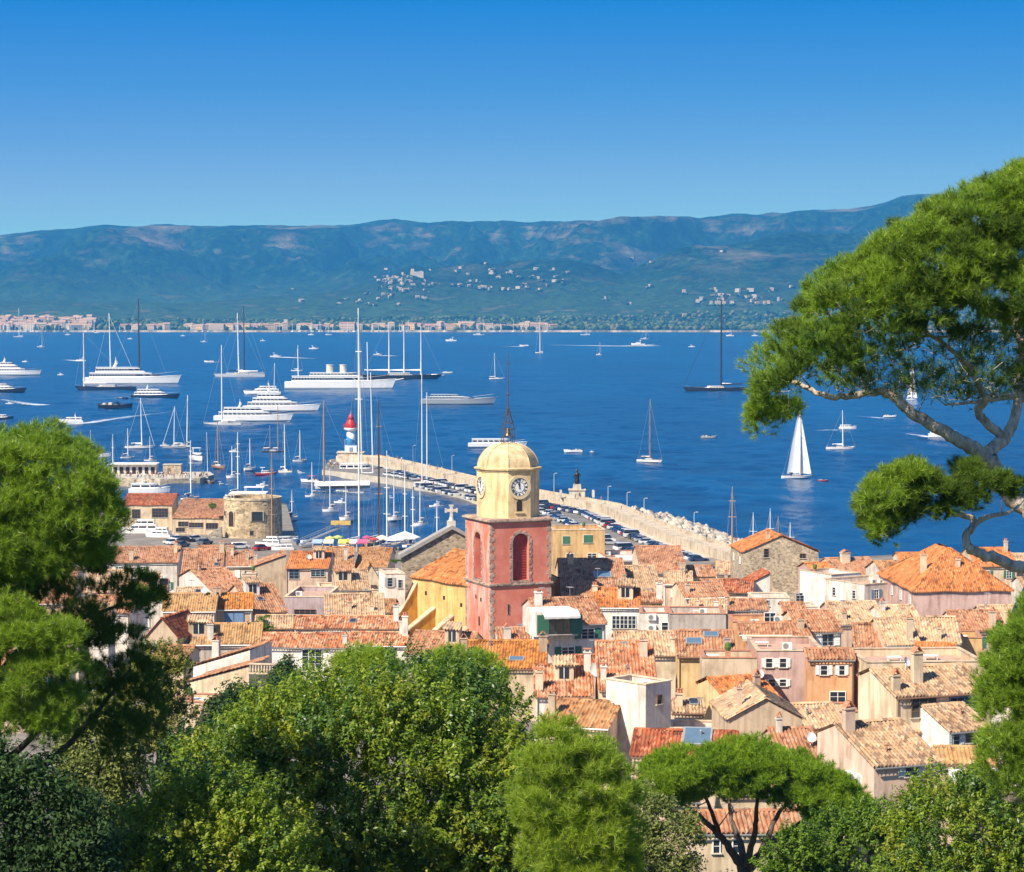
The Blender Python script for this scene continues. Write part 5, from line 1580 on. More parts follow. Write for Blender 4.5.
def tree(name, label, trunk_paths, crowns, bark_m, twig_r=.035, seed=1, group=None, twig_share=1.0, cat='tree', reach=6.0):
    """trunk_paths: list of (points, r0, r1); crowns: list of dicts"""
    rg = np.random.default_rng(seed)
    base = np.array(trunk_paths[0][0][0], float)
    root = empty(name, tuple(base)); tag(root, label, cat, group)
    k = MB(); nodes = []; nr = []
    for pts, r0, r1 in trunk_paths:
        sp_ = smooth_path(pts, 5, 0.0)
        sp_[1:-1] += rg.normal(0, r0 * .12, (len(sp_) - 2, 3))
        rr = np.linspace(r0, r1, len(sp_))
        k.tube(sp_ - base, list(rr), 9)
        nodes.append(sp_); nr.append(rr)
    nodes = np.concatenate(nodes); nr = np.concatenate(nr)
    # branches out to every clump
    tw = MB()
    for cr in crowns:
        pts = cr['pts']
        sub = pts[rg.random(len(pts)) < cr.get('twigs', .8) * twig_share]
        order = np.argsort([np.min(np.linalg.norm(nodes - p, axis=1)) for p in sub]) if len(sub) else []
        for q in order:
            p = sub[q]
            dist = np.linalg.norm(nodes - p, axis=1) + np.maximum(0, nodes[:, 2] - p[2]) * .8
            j = int(np.argmin(dist))
            if dist[j] > reach: continue
            a = nodes[j]; L = np.linalg.norm(p - a)
            midp = a + (p - a) * .5 + np.array([0, 0, -.08 * L]) + rg.normal(0, .07 * L, 3)
            path = smooth_path([a, midp, p], 4)
            r0 = min(nr[j] * .7, twig_r * (.6 + .35 * L))
            rr = np.linspace(r0, max(.25 * r0, .006), len(path))
            tw.tube(path - base, list(rr), 5, cap=False)
            nodes = np.concatenate([nodes, path[2::2]]); nr = np.concatenate([nr, rr[2::2]])
    o = k.build('trunk', bark_m, root, True)
    if tw.v: tw.build('limbs', bark_m, root, True)
    # one crown per tree
    groups = {}
    for cr in crowns:
        pts = cr['pts']; rad = cr['r'] * rg.uniform(.7, 1.3, len(pts))
        if cr['kind'] == 'needle':
            cen = cr.get('centre', pts.mean(0)); o_ = pts - cen; o_ /= np.linalg.norm(o_, axis=1, keepdims=True) + 1e-6
            v, f = needle_mesh(pts, o_, rad, cr['tufts'], cr['needles'], cr['len'], cr['wid'], rg, cr.get('up', .55))
        else:
            cen = pts.mean(0) - np.array([0, 0, 1.0]); o_ = pts - cen; o_ /= np.linalg.norm(o_, axis=1, keepdims=True) + 1e-6
            v, f = leaf_mesh(pts, rad, cr['per'], cr['size'], rg, cr.get('up', .35), cr.get('flat', .8), cr.get('shell', .55), cr.get('sprigs', 0), o_)
        groups.setdefault((cr.get('part', 'crown'), f.shape[1]), []).append((v - base, f, cr['mat']))
    for (part, kk), lst in groups.items():
        V, Fc, mi, mats, off = [], [], [], [], 0
        for v, f, m_ in lst:
            if m_ not in mats: mats.append(m_)
            V.append(v); Fc.append(f + off); mi.append(np.full(len(f), mats.index(m_))); off += len(v)
        np_mesh(part, np.concatenate(V), np.concatenate(Fc), mats, root, mi=np.concatenate(mi))
    return root
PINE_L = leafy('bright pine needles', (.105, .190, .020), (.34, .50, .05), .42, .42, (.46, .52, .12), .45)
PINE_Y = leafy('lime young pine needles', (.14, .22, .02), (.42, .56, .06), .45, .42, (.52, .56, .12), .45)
PINE_D = leafy('dark and shaded pine needles', (.045, .095, .012), (.15, .24, .03), .32, .55, (.18, .18, .04), .2)  # darker green carries shade of inner and lower boughs, plus tonal variety
UMB = leafy('umbrella pine needles', (.090, .175, .012), (.34, .50, .035), .42, .55, (.30, .40, .03), .2)
OAK = leafy('evergreen oak leaves', (.095, .165, .014), (.32, .43, .045), .42, .42, (.32, .30, .07), .35)
OAK2 = leafy('light green leaves', (.06, .115, .012), (.19, .29, .03), .38, .5, (.28, .30, .06), .3)
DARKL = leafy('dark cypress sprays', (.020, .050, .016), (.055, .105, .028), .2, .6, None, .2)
OLIVE = leafy('yellow olive leaves', (.10, .12, .02), (.30, .30, .06), .3, .55, (.30, .26, .09), .3)
FEATH = leafy('feathery grey-green leaves', (.09, .125, .03), (.28, .32, .10), .3, .6, (.24, .22, .10), .2)
OAK_B = leafy('deep green oak leaves', (.045, .10, .016), (.15, .26, .04), .34, .4, None, .5)
OAK_Y = leafy('young yellow-green leaves', (.16, .21, .014), (.40, .46, .05), .45, .45, (.46, .42, .10), .4)
BUSH = leafy('hedge leaves', (.05, .11, .010), (.17, .28, .022), .3, .5, None, .3)
BARK_P = bark('pale pine bark', (.55, .46, .38))
BARK_D = bark('dark bark', (.12, .095, .075))
BARK_O = bark('grey oak bark', (.17, .15, .13))
def pp(lst, d):
    return [P(a, b_, d + (c[0] if c else 0)) for a, b_, *c in lst]

# ---- the great leaning pine on the right
rg = np.random.default_rng(5)
D = 46.0; mpp = D / F
upper = [(757, 396), (760, 372), (767, 349), (775, 332), (795, 322), (803, 300), (815, 288), (838, 280), (858, 262), (872, 244), (895, 228), (922, 214), (948, 205), (972, 197), (990, 186), (1010, 175), (1040, 166), (1085, 180), (1130, 230), (1140, 290), (1100, 350), (1040, 345), (1000, 344), (968, 348), (936, 352), (905, 354), (884, 358), (870, 378), (852, 395), (828, 390), (806, 392), (790, 402), (778, 412), (768, 416), (761, 408)]
p_up = crown_points(upper, D, 2.6, 15, 160, rg, .3, 60)
tipL = [(753, 400), (800, 405), (790, 430), (772, 442), (758, 436)]
p_sm = crown_points(upper, D, 2.9, 4, 220, rg, .25, 34)
p_fr = crown_points([(930, 215), (975, 192), (1030, 168), (1080, 190), (1060, 260), (980, 260), (930, 250)], D - .5, 2.0, 10, 36, rg, .4, 40)
p_tip = crown_points(tipL, D - .3, .6, 6, 7, rg, .3, 20)
lower = [(858, 515), (864, 494), (882, 478), (905, 468), (930, 463), (955, 462), (985, 468), (1015, 475), (1030, 495), (1000, 508), (978, 518), (955, 528), (930, 528), (908, 532), (890, 545), (872, 556), (864, 545)]
p_lo = crown_points(lower, D - 1.0, 1.2, 9, 52, rg, .35, 26)
p_lb = crown_points([(860, 515), (864, 494), (882, 478), (910, 468), (935, 468), (930, 500), (905, 525), (880, 545), (866, 545)], D - 1.6, .9, 6, 34, rg, .3, 22)
dead = [(822, 392), (850, 360), (880, 345), (960, 330), (1040, 326), (1050, 390), (1000, 408), (950, 404), (890, 400)]
p_in = crown_points(dead, D + .2, 2.4, 4, 330, rg, .7, 40)
NE = dict(kind='needle', tufts=40, needles=40, len=.145, wid=.0046)
tree('pine_tree', 'tall leaning pine with a forked pale trunk and wide bright green canopy', [
    (pp([(1012, 800, -1), (1008, 700, -.6), (1014, 650, -.3), (1030, 600, -.2), (1050, 556, 0), (1040, 524, 0), (1014, 497, 0), (997, 474, 0), (986, 455, 0)], D), .215, .175),
    (pp([(986, 456), (970, 447, -.3), (951, 435, -.5), (931, 424, -.6), (910, 413, -.7), (898, 400, -.7), (886, 392, -.7), (872, 392, -.7), (850, 396, -.6), (826, 396, -.5), (800, 385, -.4), (780, 380, -.3)], D), .145, .035),
    (pp([(986, 457), (995, 446, .3), (1006, 436, .6), (1014, 420, .8), (1018, 395, 1.0), (1020, 360, 1.2), (1015, 310, 1.0), (1008, 260, .6)], D), .14, .05),
    (pp([(1006, 438, .5), (995, 430, .4), (983, 420, .2), (978, 409, 0), (986, 400, -.2), (978, 384, -.4), (969, 366, -.6), (955, 352, -.9), (930, 335, -1.2), (900, 310, -1.5)], D), .10, .03),
    (pp([(1018, 395, 1.0), (1000, 398, .8), (975, 402, .5), (945, 405, .3)], D), .07, .02),
    (pp([(1018, 400, 1.0), (1040, 360, 1.0), (1070, 300, .5)], D), .12, .04),
    (pp([(1048, 560, 0), (1024, 568, -.6), (1000, 560, -1.0), (982, 554, -1.2), (969, 548, -1.3), (966, 535, -1.3), (974, 523, -1.2), (960, 515, -1.2), (930, 508, -1.1), (900, 505, -1.0)], D), .13, .03),
    (pp([(974, 524, -1.2), (990, 516, -1.2), (1010, 512, -.9), (1024, 500, -.6)], D), .06, .02),
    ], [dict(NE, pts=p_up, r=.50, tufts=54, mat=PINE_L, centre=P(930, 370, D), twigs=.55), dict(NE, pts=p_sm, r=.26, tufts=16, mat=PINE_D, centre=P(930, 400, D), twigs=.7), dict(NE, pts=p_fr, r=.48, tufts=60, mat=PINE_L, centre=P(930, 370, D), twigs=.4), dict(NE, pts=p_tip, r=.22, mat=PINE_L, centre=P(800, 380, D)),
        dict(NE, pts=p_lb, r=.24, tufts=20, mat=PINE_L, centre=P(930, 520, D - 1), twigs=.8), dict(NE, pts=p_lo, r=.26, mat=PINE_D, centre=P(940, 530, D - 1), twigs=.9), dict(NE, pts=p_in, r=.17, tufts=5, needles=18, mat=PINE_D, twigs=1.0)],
    BARK_P, .030, 3)
# ---- young bright pine low on the right edge
D2 = 41.0
low = [(988, 770), (990, 735), (986, 700), (992, 668), (1003, 640), (1016, 618), (1040, 600), (1100, 620), (1110, 700), (1100, 800), (1040, 800), (1015, 795)]
p_y = crown_points(low, D2, 1.2, 7, 240, rg, .35, 34)
tree('pine_tree', 'bushy bright green young pine cut off by the picture edge below the leaning pine', [
    (pp([(1050, 900, 0), (1048, 800, 0), (1045, 700, 0), (1040, 640, 0)], D2), .12, .03)],
    [dict(NE, pts=p_y, r=.34, mat=PINE_L, centre=P(1055, 740, D2), len=.13)], BARK_P, .025, 6)

# ---- the tall pine on the left
D3 = 50.0
ltop = [(-60, 470), (-20, 430), (20, 422), (52, 428), (82, 440), (108, 460), (122, 488), (124, 520), (116, 545), (96, 560), (60, 575), (20, 580), (-60, 590), (-110, 540)]
ltop = [(a - 6, b_ + 10) for a, b_ in ltop]
p_l1 = crown_points(ltop, D3, 2.2, 14, 100, rg, .3, 55)
lmid = [(-80, 560), (0, 570), (60, 568), (110, 545), (125, 560), (112, 580), (140, 572), (162, 590), (166, 606), (150, 618), (120, 628), (100, 650), (60, 660), (-80, 680)]
p_ls = crown_points(ltop, D3, 2.5, 4, 160, rg, .25, 34)
p_l2 = crown_points(lmid, D3 + .6, 1.8, 8, 150, rg, .45, 40)
lbr = [(-80, 600), (-10, 596), (40, 612), (72, 640), (84, 680), (70, 720), (50, 750), (10, 760), (-80, 760)]
p_l3 = crown_points(lbr, D3 - 1.2, 1.6, 12, 100, rg, .35, 45)
lrt = [(90, 640), (130, 622), (150, 640), (168, 690), (160, 730), (120, 760), (80, 740)]
p_l4 = crown_points(lrt, D3 + 1.5, 1.2, 8, 80, rg, .5, 35)
tree('pine_tree', 'tall dense pine with a sunlit top and dark lower boughs beside the harbour', [
    (pp([(-18, 1050, 0), (-20, 900, 0), (-14, 780, 0), (-8, 680, .2), (-4, 600, .2), (6, 530, 0), (20, 470, 0)], D3), .30, .06),
    (pp([(-8, 690, .2), (20, 650, .6), (60, 628, .9), (100, 612, 1.2), (140, 600, 1.2)], D3), .11, .02),
    (pp([(-4, 610, .2), (30, 580, .4), (70, 560, .5), (110, 552, .6)], D3), .10, .02),
    (pp([(-14, 770, 0), (30, 740, -.6), (60, 690, -1.2)], D3), .10, .03),
    (pp([(-14, 790, 0), (40, 770, .6), (90, 720, 1.2), (130, 670, 1.5)], D3), .10, .03)],
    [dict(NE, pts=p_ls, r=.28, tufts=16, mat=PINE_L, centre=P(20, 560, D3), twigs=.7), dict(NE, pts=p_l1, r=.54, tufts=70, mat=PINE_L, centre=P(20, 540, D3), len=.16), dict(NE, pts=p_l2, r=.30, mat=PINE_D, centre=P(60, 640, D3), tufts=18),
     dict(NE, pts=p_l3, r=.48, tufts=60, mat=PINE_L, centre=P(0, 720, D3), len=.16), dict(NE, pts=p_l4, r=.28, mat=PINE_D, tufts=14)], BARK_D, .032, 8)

# ---- the umbrella pine
D4 = 100.0
ucan = [(634, 792), (646, 772), (664, 760), (690, 751), (722, 747), (752, 748), (780, 753), (806, 764), (832, 778), (852, 794), (866, 806), (868, 830), (845, 838), (815, 836), (795, 826), (770, 818), (742, 816), (715, 814), (690, 818), (662, 820), (640, 812)]
p_u = crown_points(ucan, D4, 5.0, 10, 175, rg, .4, 36)
utop = crown_points([(660, 765), (722, 751), (780, 757), (830, 782), (850, 800), (780, 800), (700, 790)], D4, 4.2, 5, 46, rg, .5, 26)
p_ul = crown_points([(780, 785), (830, 780), (858, 796), (876, 818), (866, 846), (826, 846), (796, 830)], D4 - 1, 3.5, 7, 46, rg, .4, 26)
tree('umbrella_pine', 'umbrella pine with a flat bright green canopy on fanned dark limbs before the tan roofs', [
    (pp([(742, 990, 0), (744, 920, 0), (746, 880, 0), (744, 866, 0)], D4), .42, .32),
    (pp([(744, 870, 0), (732, 852, -.4), (722, 838, -.8), (706, 822, -1.2), (688, 808, -1.6), (668, 798, -2)], D4), .2, .05),
    (pp([(745, 870, 0), (742, 848, .4), (735, 830, .9), (730, 812, 1.4), (728, 790, 1.6)], D4), .18, .05),
    (pp([(746, 872, 0), (762, 854, -.6), (778, 838, -1), (796, 826, -1.2), (822, 812, -1.6), (842, 806, -1.8)], D4), .2, .05),
    (pp([(748, 868, 0), (764, 848, .6), (772, 826, 1.2), (784, 806, 1.6), (800, 788, 1.8)], D4), .17, .05),
    (pp([(745, 868, 0), (752, 846, -1.2), (755, 824, -2.2), (757, 804, -3), (760, 785, -3.2)], D4), .16, .05),
    (pp([(720, 836, -.8), (712, 812, -1.8), (704, 795, -2.8), (696, 780, -3)], D4), .11, .04),
    ], [dict(NE, pts=p_u, r=.86, mat=UMB, centre=P(745, 850, D4), tufts=56, needles=26, len=.22, wid=.011, up=.75, twigs=.6),
        dict(NE, pts=p_ul, r=.7, mat=UMB, centre=P(800, 860, D4), tufts=50, needles=26, len=.22, wid=.011, up=.7, twigs=.5),
        dict(NE, pts=utop, r=.42, mat=UMB, centre=P(745, 860, D4), tufts=26, needles=26, len=.22, wid=.011, up=.9, twigs=.2)], BARK_D, .035, 9, reach=7)

# ---- the broad evergreen oak in the middle
D5 = 62.0
def broad(name, label, poly, d, spread, n, r, per, size, m_, seed, trunk_px, bark_m=BARK_O, fill=.35, ef=70, r_px=9, extra=(), group=None, flat=.85, twigs=.25, cat='tree', sprigs=0):
    rgx = np.random.default_rng(seed)
    pts = crown_points(poly, d, spread, r_px, n, rgx, fill, ef)
    cr = [dict(kind='leaf', pts=pts, r=r, per=per, size=size, mat=m_, flat=flat, twigs=twigs, sprigs=sprigs)]
    if m_ is OAK and len(pts) > 40:
        pk = rgx.random(len(pts)); base_ = cr[0]
        cr = [dict(base_, pts=pts[pk < .58]), dict(base_, pts=pts[(pk >= .58) & (pk < .84)], mat=OAK_B), dict(base_, pts=pts[pk >= .84], mat=OAK_Y)]
    for ex in extra:
        p2 = crown_points(ex[0], d + ex[1], ex[2], r_px, ex[3], rgx, fill, 40)
        cr.append(dict(kind='leaf', pts=p2, r=r, per=per, size=size, mat=ex[4], flat=flat, twigs=twigs))
    tx, ty, top = trunk_px
    s = d / F
    b0 = P(tx, ty, d); b0[2] = max(ground(d) - .5, min(b0[2], ground(d) + .3))
    t1 = P(tx + rgx.uniform(-8, 8), top, d)
    paths = [([b0, b0 + (t1 - b0) * .35 + rgx.normal(0, .2, 3), b0 + (t1 - b0) * .7 + rgx.normal(0, .25, 3), t1], .012 * (t1[2] - b0[2]) + .12, .05)]
    for q in range(5):
        a = b0 + (t1 - b0) * rgx.uniform(.4, .75)
        tgt = pts[rgx.integers(len(pts))]
        paths.append(([a, a + (tgt - a) * .5 + np.array([0, 0, .2]), tgt], .14, .03))
    return tree(name, label, paths, cr, bark_m, .03, seed, group, 1.0, cat)
oakp = [(150, 830), (168, 790), (192, 745), (216, 715), (250, 698), (282, 692), (308, 676), (340, 664), (372, 658), (400, 655), (428, 656), (452, 660), (480, 668), (508, 680), (530, 694), (545, 720), (548, 750), (572, 770), (600, 790), (606, 830), (600, 930), (150, 930)]
oakp = [(a, b_ + (16 if b_ < 800 else 0)) for a, b_ in oakp]
broad('oak_tree', 'broad evergreen oak filling the bottom middle of the photo before the church', oakp, D5, 5.0, 430, .82, 60, .05, OAK, 21, (400, 1100, 760), ef=95, twigs=.5, sprigs=17, r_px=16)
oak2 = [(100, 872), (108, 840), (126, 812), (154, 790), (188, 776), (222, 778), (258, 794), (290, 815), (320, 850), (330, 960), (100, 960)]
broad('oak_tree', 'lower dark green oak at the foot of the tall pine', oak2, 52.0, 2.4, 130, .62, 50, .042, OAK, 22, (220, 1100, 850), ef=60, twigs=.4, sprigs=16, r_px=12)
palep = [(520, 800), (524, 770), (534, 746), (545, 722), (556, 734), (570, 728), (582, 748), (598, 744), (612, 764), (634, 776), (640, 800), (634, 850), (630, 930), (536, 930), (524, 840)]
rgp = np.random.default_rng(23)
p_p = crown_points(palep, 53.0, 1.3, 7, 80, rgp, .3, 40)
p_ps = crown_points(palep, 53.0, 1.6, 2, 150, rgp, .3, 24)
tree('pine_tree', 'small feathery light green pine between the oak and the umbrella pine', [
    (pp([(566, 1110, 0), (568, 900, 0), (566, 800, 0), (556, 715, 0)], 53.0), .13, .03)],
    [dict(NE, pts=p_p, r=.36, mat=PINE_Y, tufts=30, len=.19, wid=.006), dict(NE, pts=p_ps, r=.26, mat=PINE_Y, tufts=8, len=.2, wid=.006, up=.9, twigs=.9)], BARK_D, .03, 23)
brt = [(418, 668), (440, 652), (466, 655), (488, 664), (500, 682), (486, 698), (450, 694), (424, 686)]
p_b = crown_points(brt, 70.0, 1.6, 6, 60, rgp, .35, 20)
brt2 = [(334, 672), (352, 654), (374, 652), (392, 660), (396, 680), (370, 692), (340, 690)]
p_b2 = crown_points(brt2, 71.0, 1.3, 6, 40, rgp, .35, 20)
tree('pine_tree', 'yellow-green pine tops peeping over the broad oak below the bell tower', [
    (pp([(450, 1000, 0), (452, 850, 0), (455, 720, 0), (456, 680, 0)], 70.5), .16, .04)],
    [dict(NE, pts=p_b, r=.42, mat=PINE_Y, tufts=22, needles=28, len=.2, wid=.008)], BARK_D, .03, 24)
tree('pine_tree', 'yellow-green pine top peeping over the broad oak below the white villa', [
    (pp([(366, 1000, 0), (366, 850, 0), (366, 720, 0), (366, 680, 0)], 71), .15, .04)],
    [dict(NE, pts=p_b2, r=.40, mat=PINE_Y, tufts=22, needles=28, len=.2, wid=.008)], BARK_D, .03, 25)
# ---- dark conifers behind the oak
for i, (lab, poly, d_) in enumerate((
    ('dark cypress mass below the round white villa', [(262, 730), (266, 694), (278, 668), (290, 660), (300, 672), (308, 690), (306, 740)], 96.0),
    ('dark drooping conifer beside the balustrade', [(196, 740), (206, 706), (222, 694), (240, 690), (262, 694), (268, 720), (256, 770), (200, 770)], 90.0))):
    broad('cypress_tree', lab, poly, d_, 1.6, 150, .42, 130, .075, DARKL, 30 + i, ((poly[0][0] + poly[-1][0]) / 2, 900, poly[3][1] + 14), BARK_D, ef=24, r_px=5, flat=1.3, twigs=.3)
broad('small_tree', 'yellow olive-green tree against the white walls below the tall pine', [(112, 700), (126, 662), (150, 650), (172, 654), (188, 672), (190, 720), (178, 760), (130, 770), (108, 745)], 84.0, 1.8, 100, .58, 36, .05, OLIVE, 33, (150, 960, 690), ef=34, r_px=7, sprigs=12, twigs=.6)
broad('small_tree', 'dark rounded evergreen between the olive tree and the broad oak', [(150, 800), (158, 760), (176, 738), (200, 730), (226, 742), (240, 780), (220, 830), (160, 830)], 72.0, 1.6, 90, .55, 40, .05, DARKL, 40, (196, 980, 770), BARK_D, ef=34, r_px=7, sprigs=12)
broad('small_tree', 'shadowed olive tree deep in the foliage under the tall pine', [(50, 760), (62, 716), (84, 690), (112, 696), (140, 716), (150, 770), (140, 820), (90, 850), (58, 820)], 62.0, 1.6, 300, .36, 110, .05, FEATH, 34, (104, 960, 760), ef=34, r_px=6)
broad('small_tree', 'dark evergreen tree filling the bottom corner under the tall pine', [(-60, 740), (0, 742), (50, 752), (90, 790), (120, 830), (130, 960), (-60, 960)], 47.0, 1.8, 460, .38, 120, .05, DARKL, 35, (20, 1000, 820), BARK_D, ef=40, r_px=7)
# ---- lower right
broad('small_tree', 'feathery olive shrub tree left of the umbrella pine limbs', [(610, 872), (614, 826), (626, 790), (646, 776), (668, 796), (690, 806), (706, 826), (700, 870), (690, 930), (616, 930)], 78.0, 1.5, 330, .36, 90, .055, FEATH, 36, (655, 960, 830), ef=30, r_px=6, twigs=.6)
broad('small_tree', 'bright green bush tree right of the umbrella pine', [(796, 872), (806, 838), (822, 816), (846, 806), (872, 810), (896, 822), (912, 846), (916, 930), (790, 930)], 84.0, 2.0, 90, .70, 44, .058, BUSH, 37, (850, 980, 840), ef=40, r_px=9, sprigs=15, twigs=.4)
broad('small_tree', 'low sunlit bush at the foot of the umbrella pine', [(764, 872), (776, 846), (796, 832), (818, 836), (826, 872), (820, 930), (766, 930)], 80.0, 1.4, 60, .60, 42, .055, BUSH, 41, (795, 980, 850), ef=30, r_px=7, sprigs=13)
broad('oak_tree', 'dark leafy oak below the pink tan-roofed house', [(880, 872), (890, 828), (906, 804), (930, 786), (958, 780), (984, 790), (1010, 800), (1050, 810), (1060, 930), (876, 930)], 70.0, 2.6, 130, .66, 46, .052, OAK, 38, (960, 1000, 830), ef=60, r_px=10, sprigs=15, twigs=.5)
broad('small_tree', 'spindly oak sapling tops against the white awning house', [(952, 800), (960, 776), (978, 762), (998, 770), (1010, 790), (1000, 810)], 88.0, 1.2, 70, .34, 90, .06, OAK, 39, (980, 960, 780), ef=26, r_px=5, twigs=.9)
# ---- greenery in the town
for i, (lab, px, py, w_, h_, dd) in enumerate((
    ('round green bush on a terrace beside the lean-to roof', 265, 625, 19, 22, 300), ('clipped green shrub on the planted roof terrace', 878, 652, 20, 16, 283), ('dark green hedge along the planted roof terrace', 902, 656, 24, 11, 282),
    ('low green hedge under the narrow orange lean-to', 940, 655, 22, 9, 281), ('green shrub beside the little yellow house', 975, 655, 18, 9, 280), ('climbing green bush on the apricot balcony', 814, 700, 18, 22, 255), ('leafy pot plants on the apricot terrace wall', 860, 703, 16, 10, 252),
    ('flowering plants on the loggia of the orange-roofed house', 304, 580, 30, 10, 440), ('plants in the shabby courtyard beside the red lean-to', 735, 594, 14, 12, 400), ('flower boxes on the narrow white house', 396, 561, 16, 5, 395), ('green shrub on the white strip house terrace', 370, 621, 10, 6, 300), ('small palm-like shrub on the harbour building terrace', 212, 506, 10, 8, 590),
    ('shrub in the beige courtyard', 690, 688, 9, 14, 268))):
    s = dd / F
    a, b_ = w_ / 2, h_ / 2
    poly = [(px + a * math.cos(q), py + b_ * math.sin(q)) for q in np.linspace(0, 2 * math.pi, 13)[:-1]]
    rgx = np.random.default_rng(50 + i)
    pts = crown_points(poly, dd, a * s * .7, 2, 26, rgx, .4, min(a, b_))
    base = P(px, py + b_, dd)
    root = empty('shrub', tuple(base)); tag(root, lab, 'shrub')
    v, f_ = leaf_mesh(pts - base, np.full(len(pts), min(a, b_) * s * .42), 60, .11, rgx, .4, .9, .4)
    np_mesh('foliage', v, f_, BUSH if i % 3 else OAK2, root)
    k = MB(); 
    for q in pts[::4]: k.tube([np.zeros(3), (q - base) * .5 + np.array([.05, 0, 0]), q - base], [.05, .03, .012], 5, cap=False)
    k.build('stem', BARK_D, root)

# undergrowth over the slope below the viewpoint
rgu = np.random.default_rng(77)
n = 2600
pxu = rgu.uniform(-200, 1224, n); du = rgu.uniform(58, 165, n)
cu = np.stack([(pxu - 512) / F * du, du, np.interp(du, _gd, _gz) + rgu.uniform(.2, 1.4, n)], -1)
v, f_ = leaf_mesh(cu, rgu.uniform(.5, 1.3, n), 46, .10, rgu, .4, .7, .4)
tag(np_mesh('undergrowth', v, f_, leafy('scrub leaves', (.025, .05, .012), (.09, .14, .03), .3, .55, (.16, .15, .06), .2)), 'low evergreen scrub covering the slope under the trees', 'undergrowth', kind='stuff')
# ================================================================== boats
HC = dict(white=(.80, .79, .77), navy=(.02, .03, .06), black=(.025, .025, .03), grey=(.32, .35, .38), silver=(.50, .53, .56), wood=(.34, .17, .07), red=(.42, .05, .05), cream=(.70, .62, .48), green=(.05, .15, .10), darkblue=(.03, .06, .16))
def paint(k): return plain('boat paint ' + k, HC[k], .25, 0, .04, .5, .5)
teak = plain('teak deck', (.42, .29, .17), .8, 0, .15, 2)
darkwin = plain('tinted boat windows', (.015, .02, .03), .08, 0, .1, 1, .8)
spar_w = plain('white spar', (.72, .71, .69), .4, 0, .05); spar_d = plain('carbon spar', (.03, .03, .035), .4); spar_wood = plain('varnished spar', (.36, .21, .11), .4)
wire = plain('rigging wire', (.30, .30, .31), .5)
sailc = plain('white sailcloth', (.82, .81, .79), .8, 0, .03, .4)
def hull(root, L, B, fb, col, bow=.55, transom=.7, sheer=.35, rake=.06, stripe=None, deck=None):
    k = MB(); n = 15; rows = []
    for i in range(n):
        t = i / (n - 1)
        if t < .55: hb = B / 2 * (transom + (1 - transom) * math.sin(math.pi / 2 * t / .55))
        else: hb = B / 2 * max(.015, math.cos(math.pi / 2 * ((t - .55) / .45)) ** bow)
        z1 = fb * (1 + sheer * max(0, t - .35) ** 1.6 * 1.6 + .05 * (1 - t) ** 2)
        x = -L / 2 + L * t
        fl = rake * L * max(0, t - .6) / .4
        pts = [(x - fl * 1.1, 0, -.35 * fb - .15), (x - fl * .7, hb * .62, -.2 * fb), (x - fl * .5, hb * .86, .08 * fb), (x - fl * .4, hb * .89, .22 * fb), (x - fl * .15, hb * .97, z1 * .8), (x, hb, z1)]
        rows.append(pts)
    m = 6
    for sgn in (1, -1):
        vs = [(p[0], sgn * p[1], p[2]) for r in rows for p in r]
        for j in range(m - 1):
            fs = []
            for i in range(n - 1):
                q = (i * m + j, (i + 1) * m + j, (i + 1) * m + j + 1, i * m + j + 1)
                fs.append(q if sgn < 0 else q[::-1])
            k.add(vs, fs, 1 if j == 2 else 0)
    # deck slightly below the sheer, transom
    vs = [(r[5][0], s * r[5][1], r[5][2] - .06 * fb) for r in rows for s in (1, -1)]
    k.add(vs, [(2 * i, 2 * i + 1, 2 * i + 3, 2 * i + 2) for i in range(n - 1)], 2)
    r0 = rows[0]
    k.add([(p[0], p[1], p[2]) for p in r0] + [(p[0], -p[1], p[2]) for p in r0[::-1]], [tuple(range(12))], 0)
    return k.build('hull', [paint(col), paint(stripe or col), deck or teak], root, False)
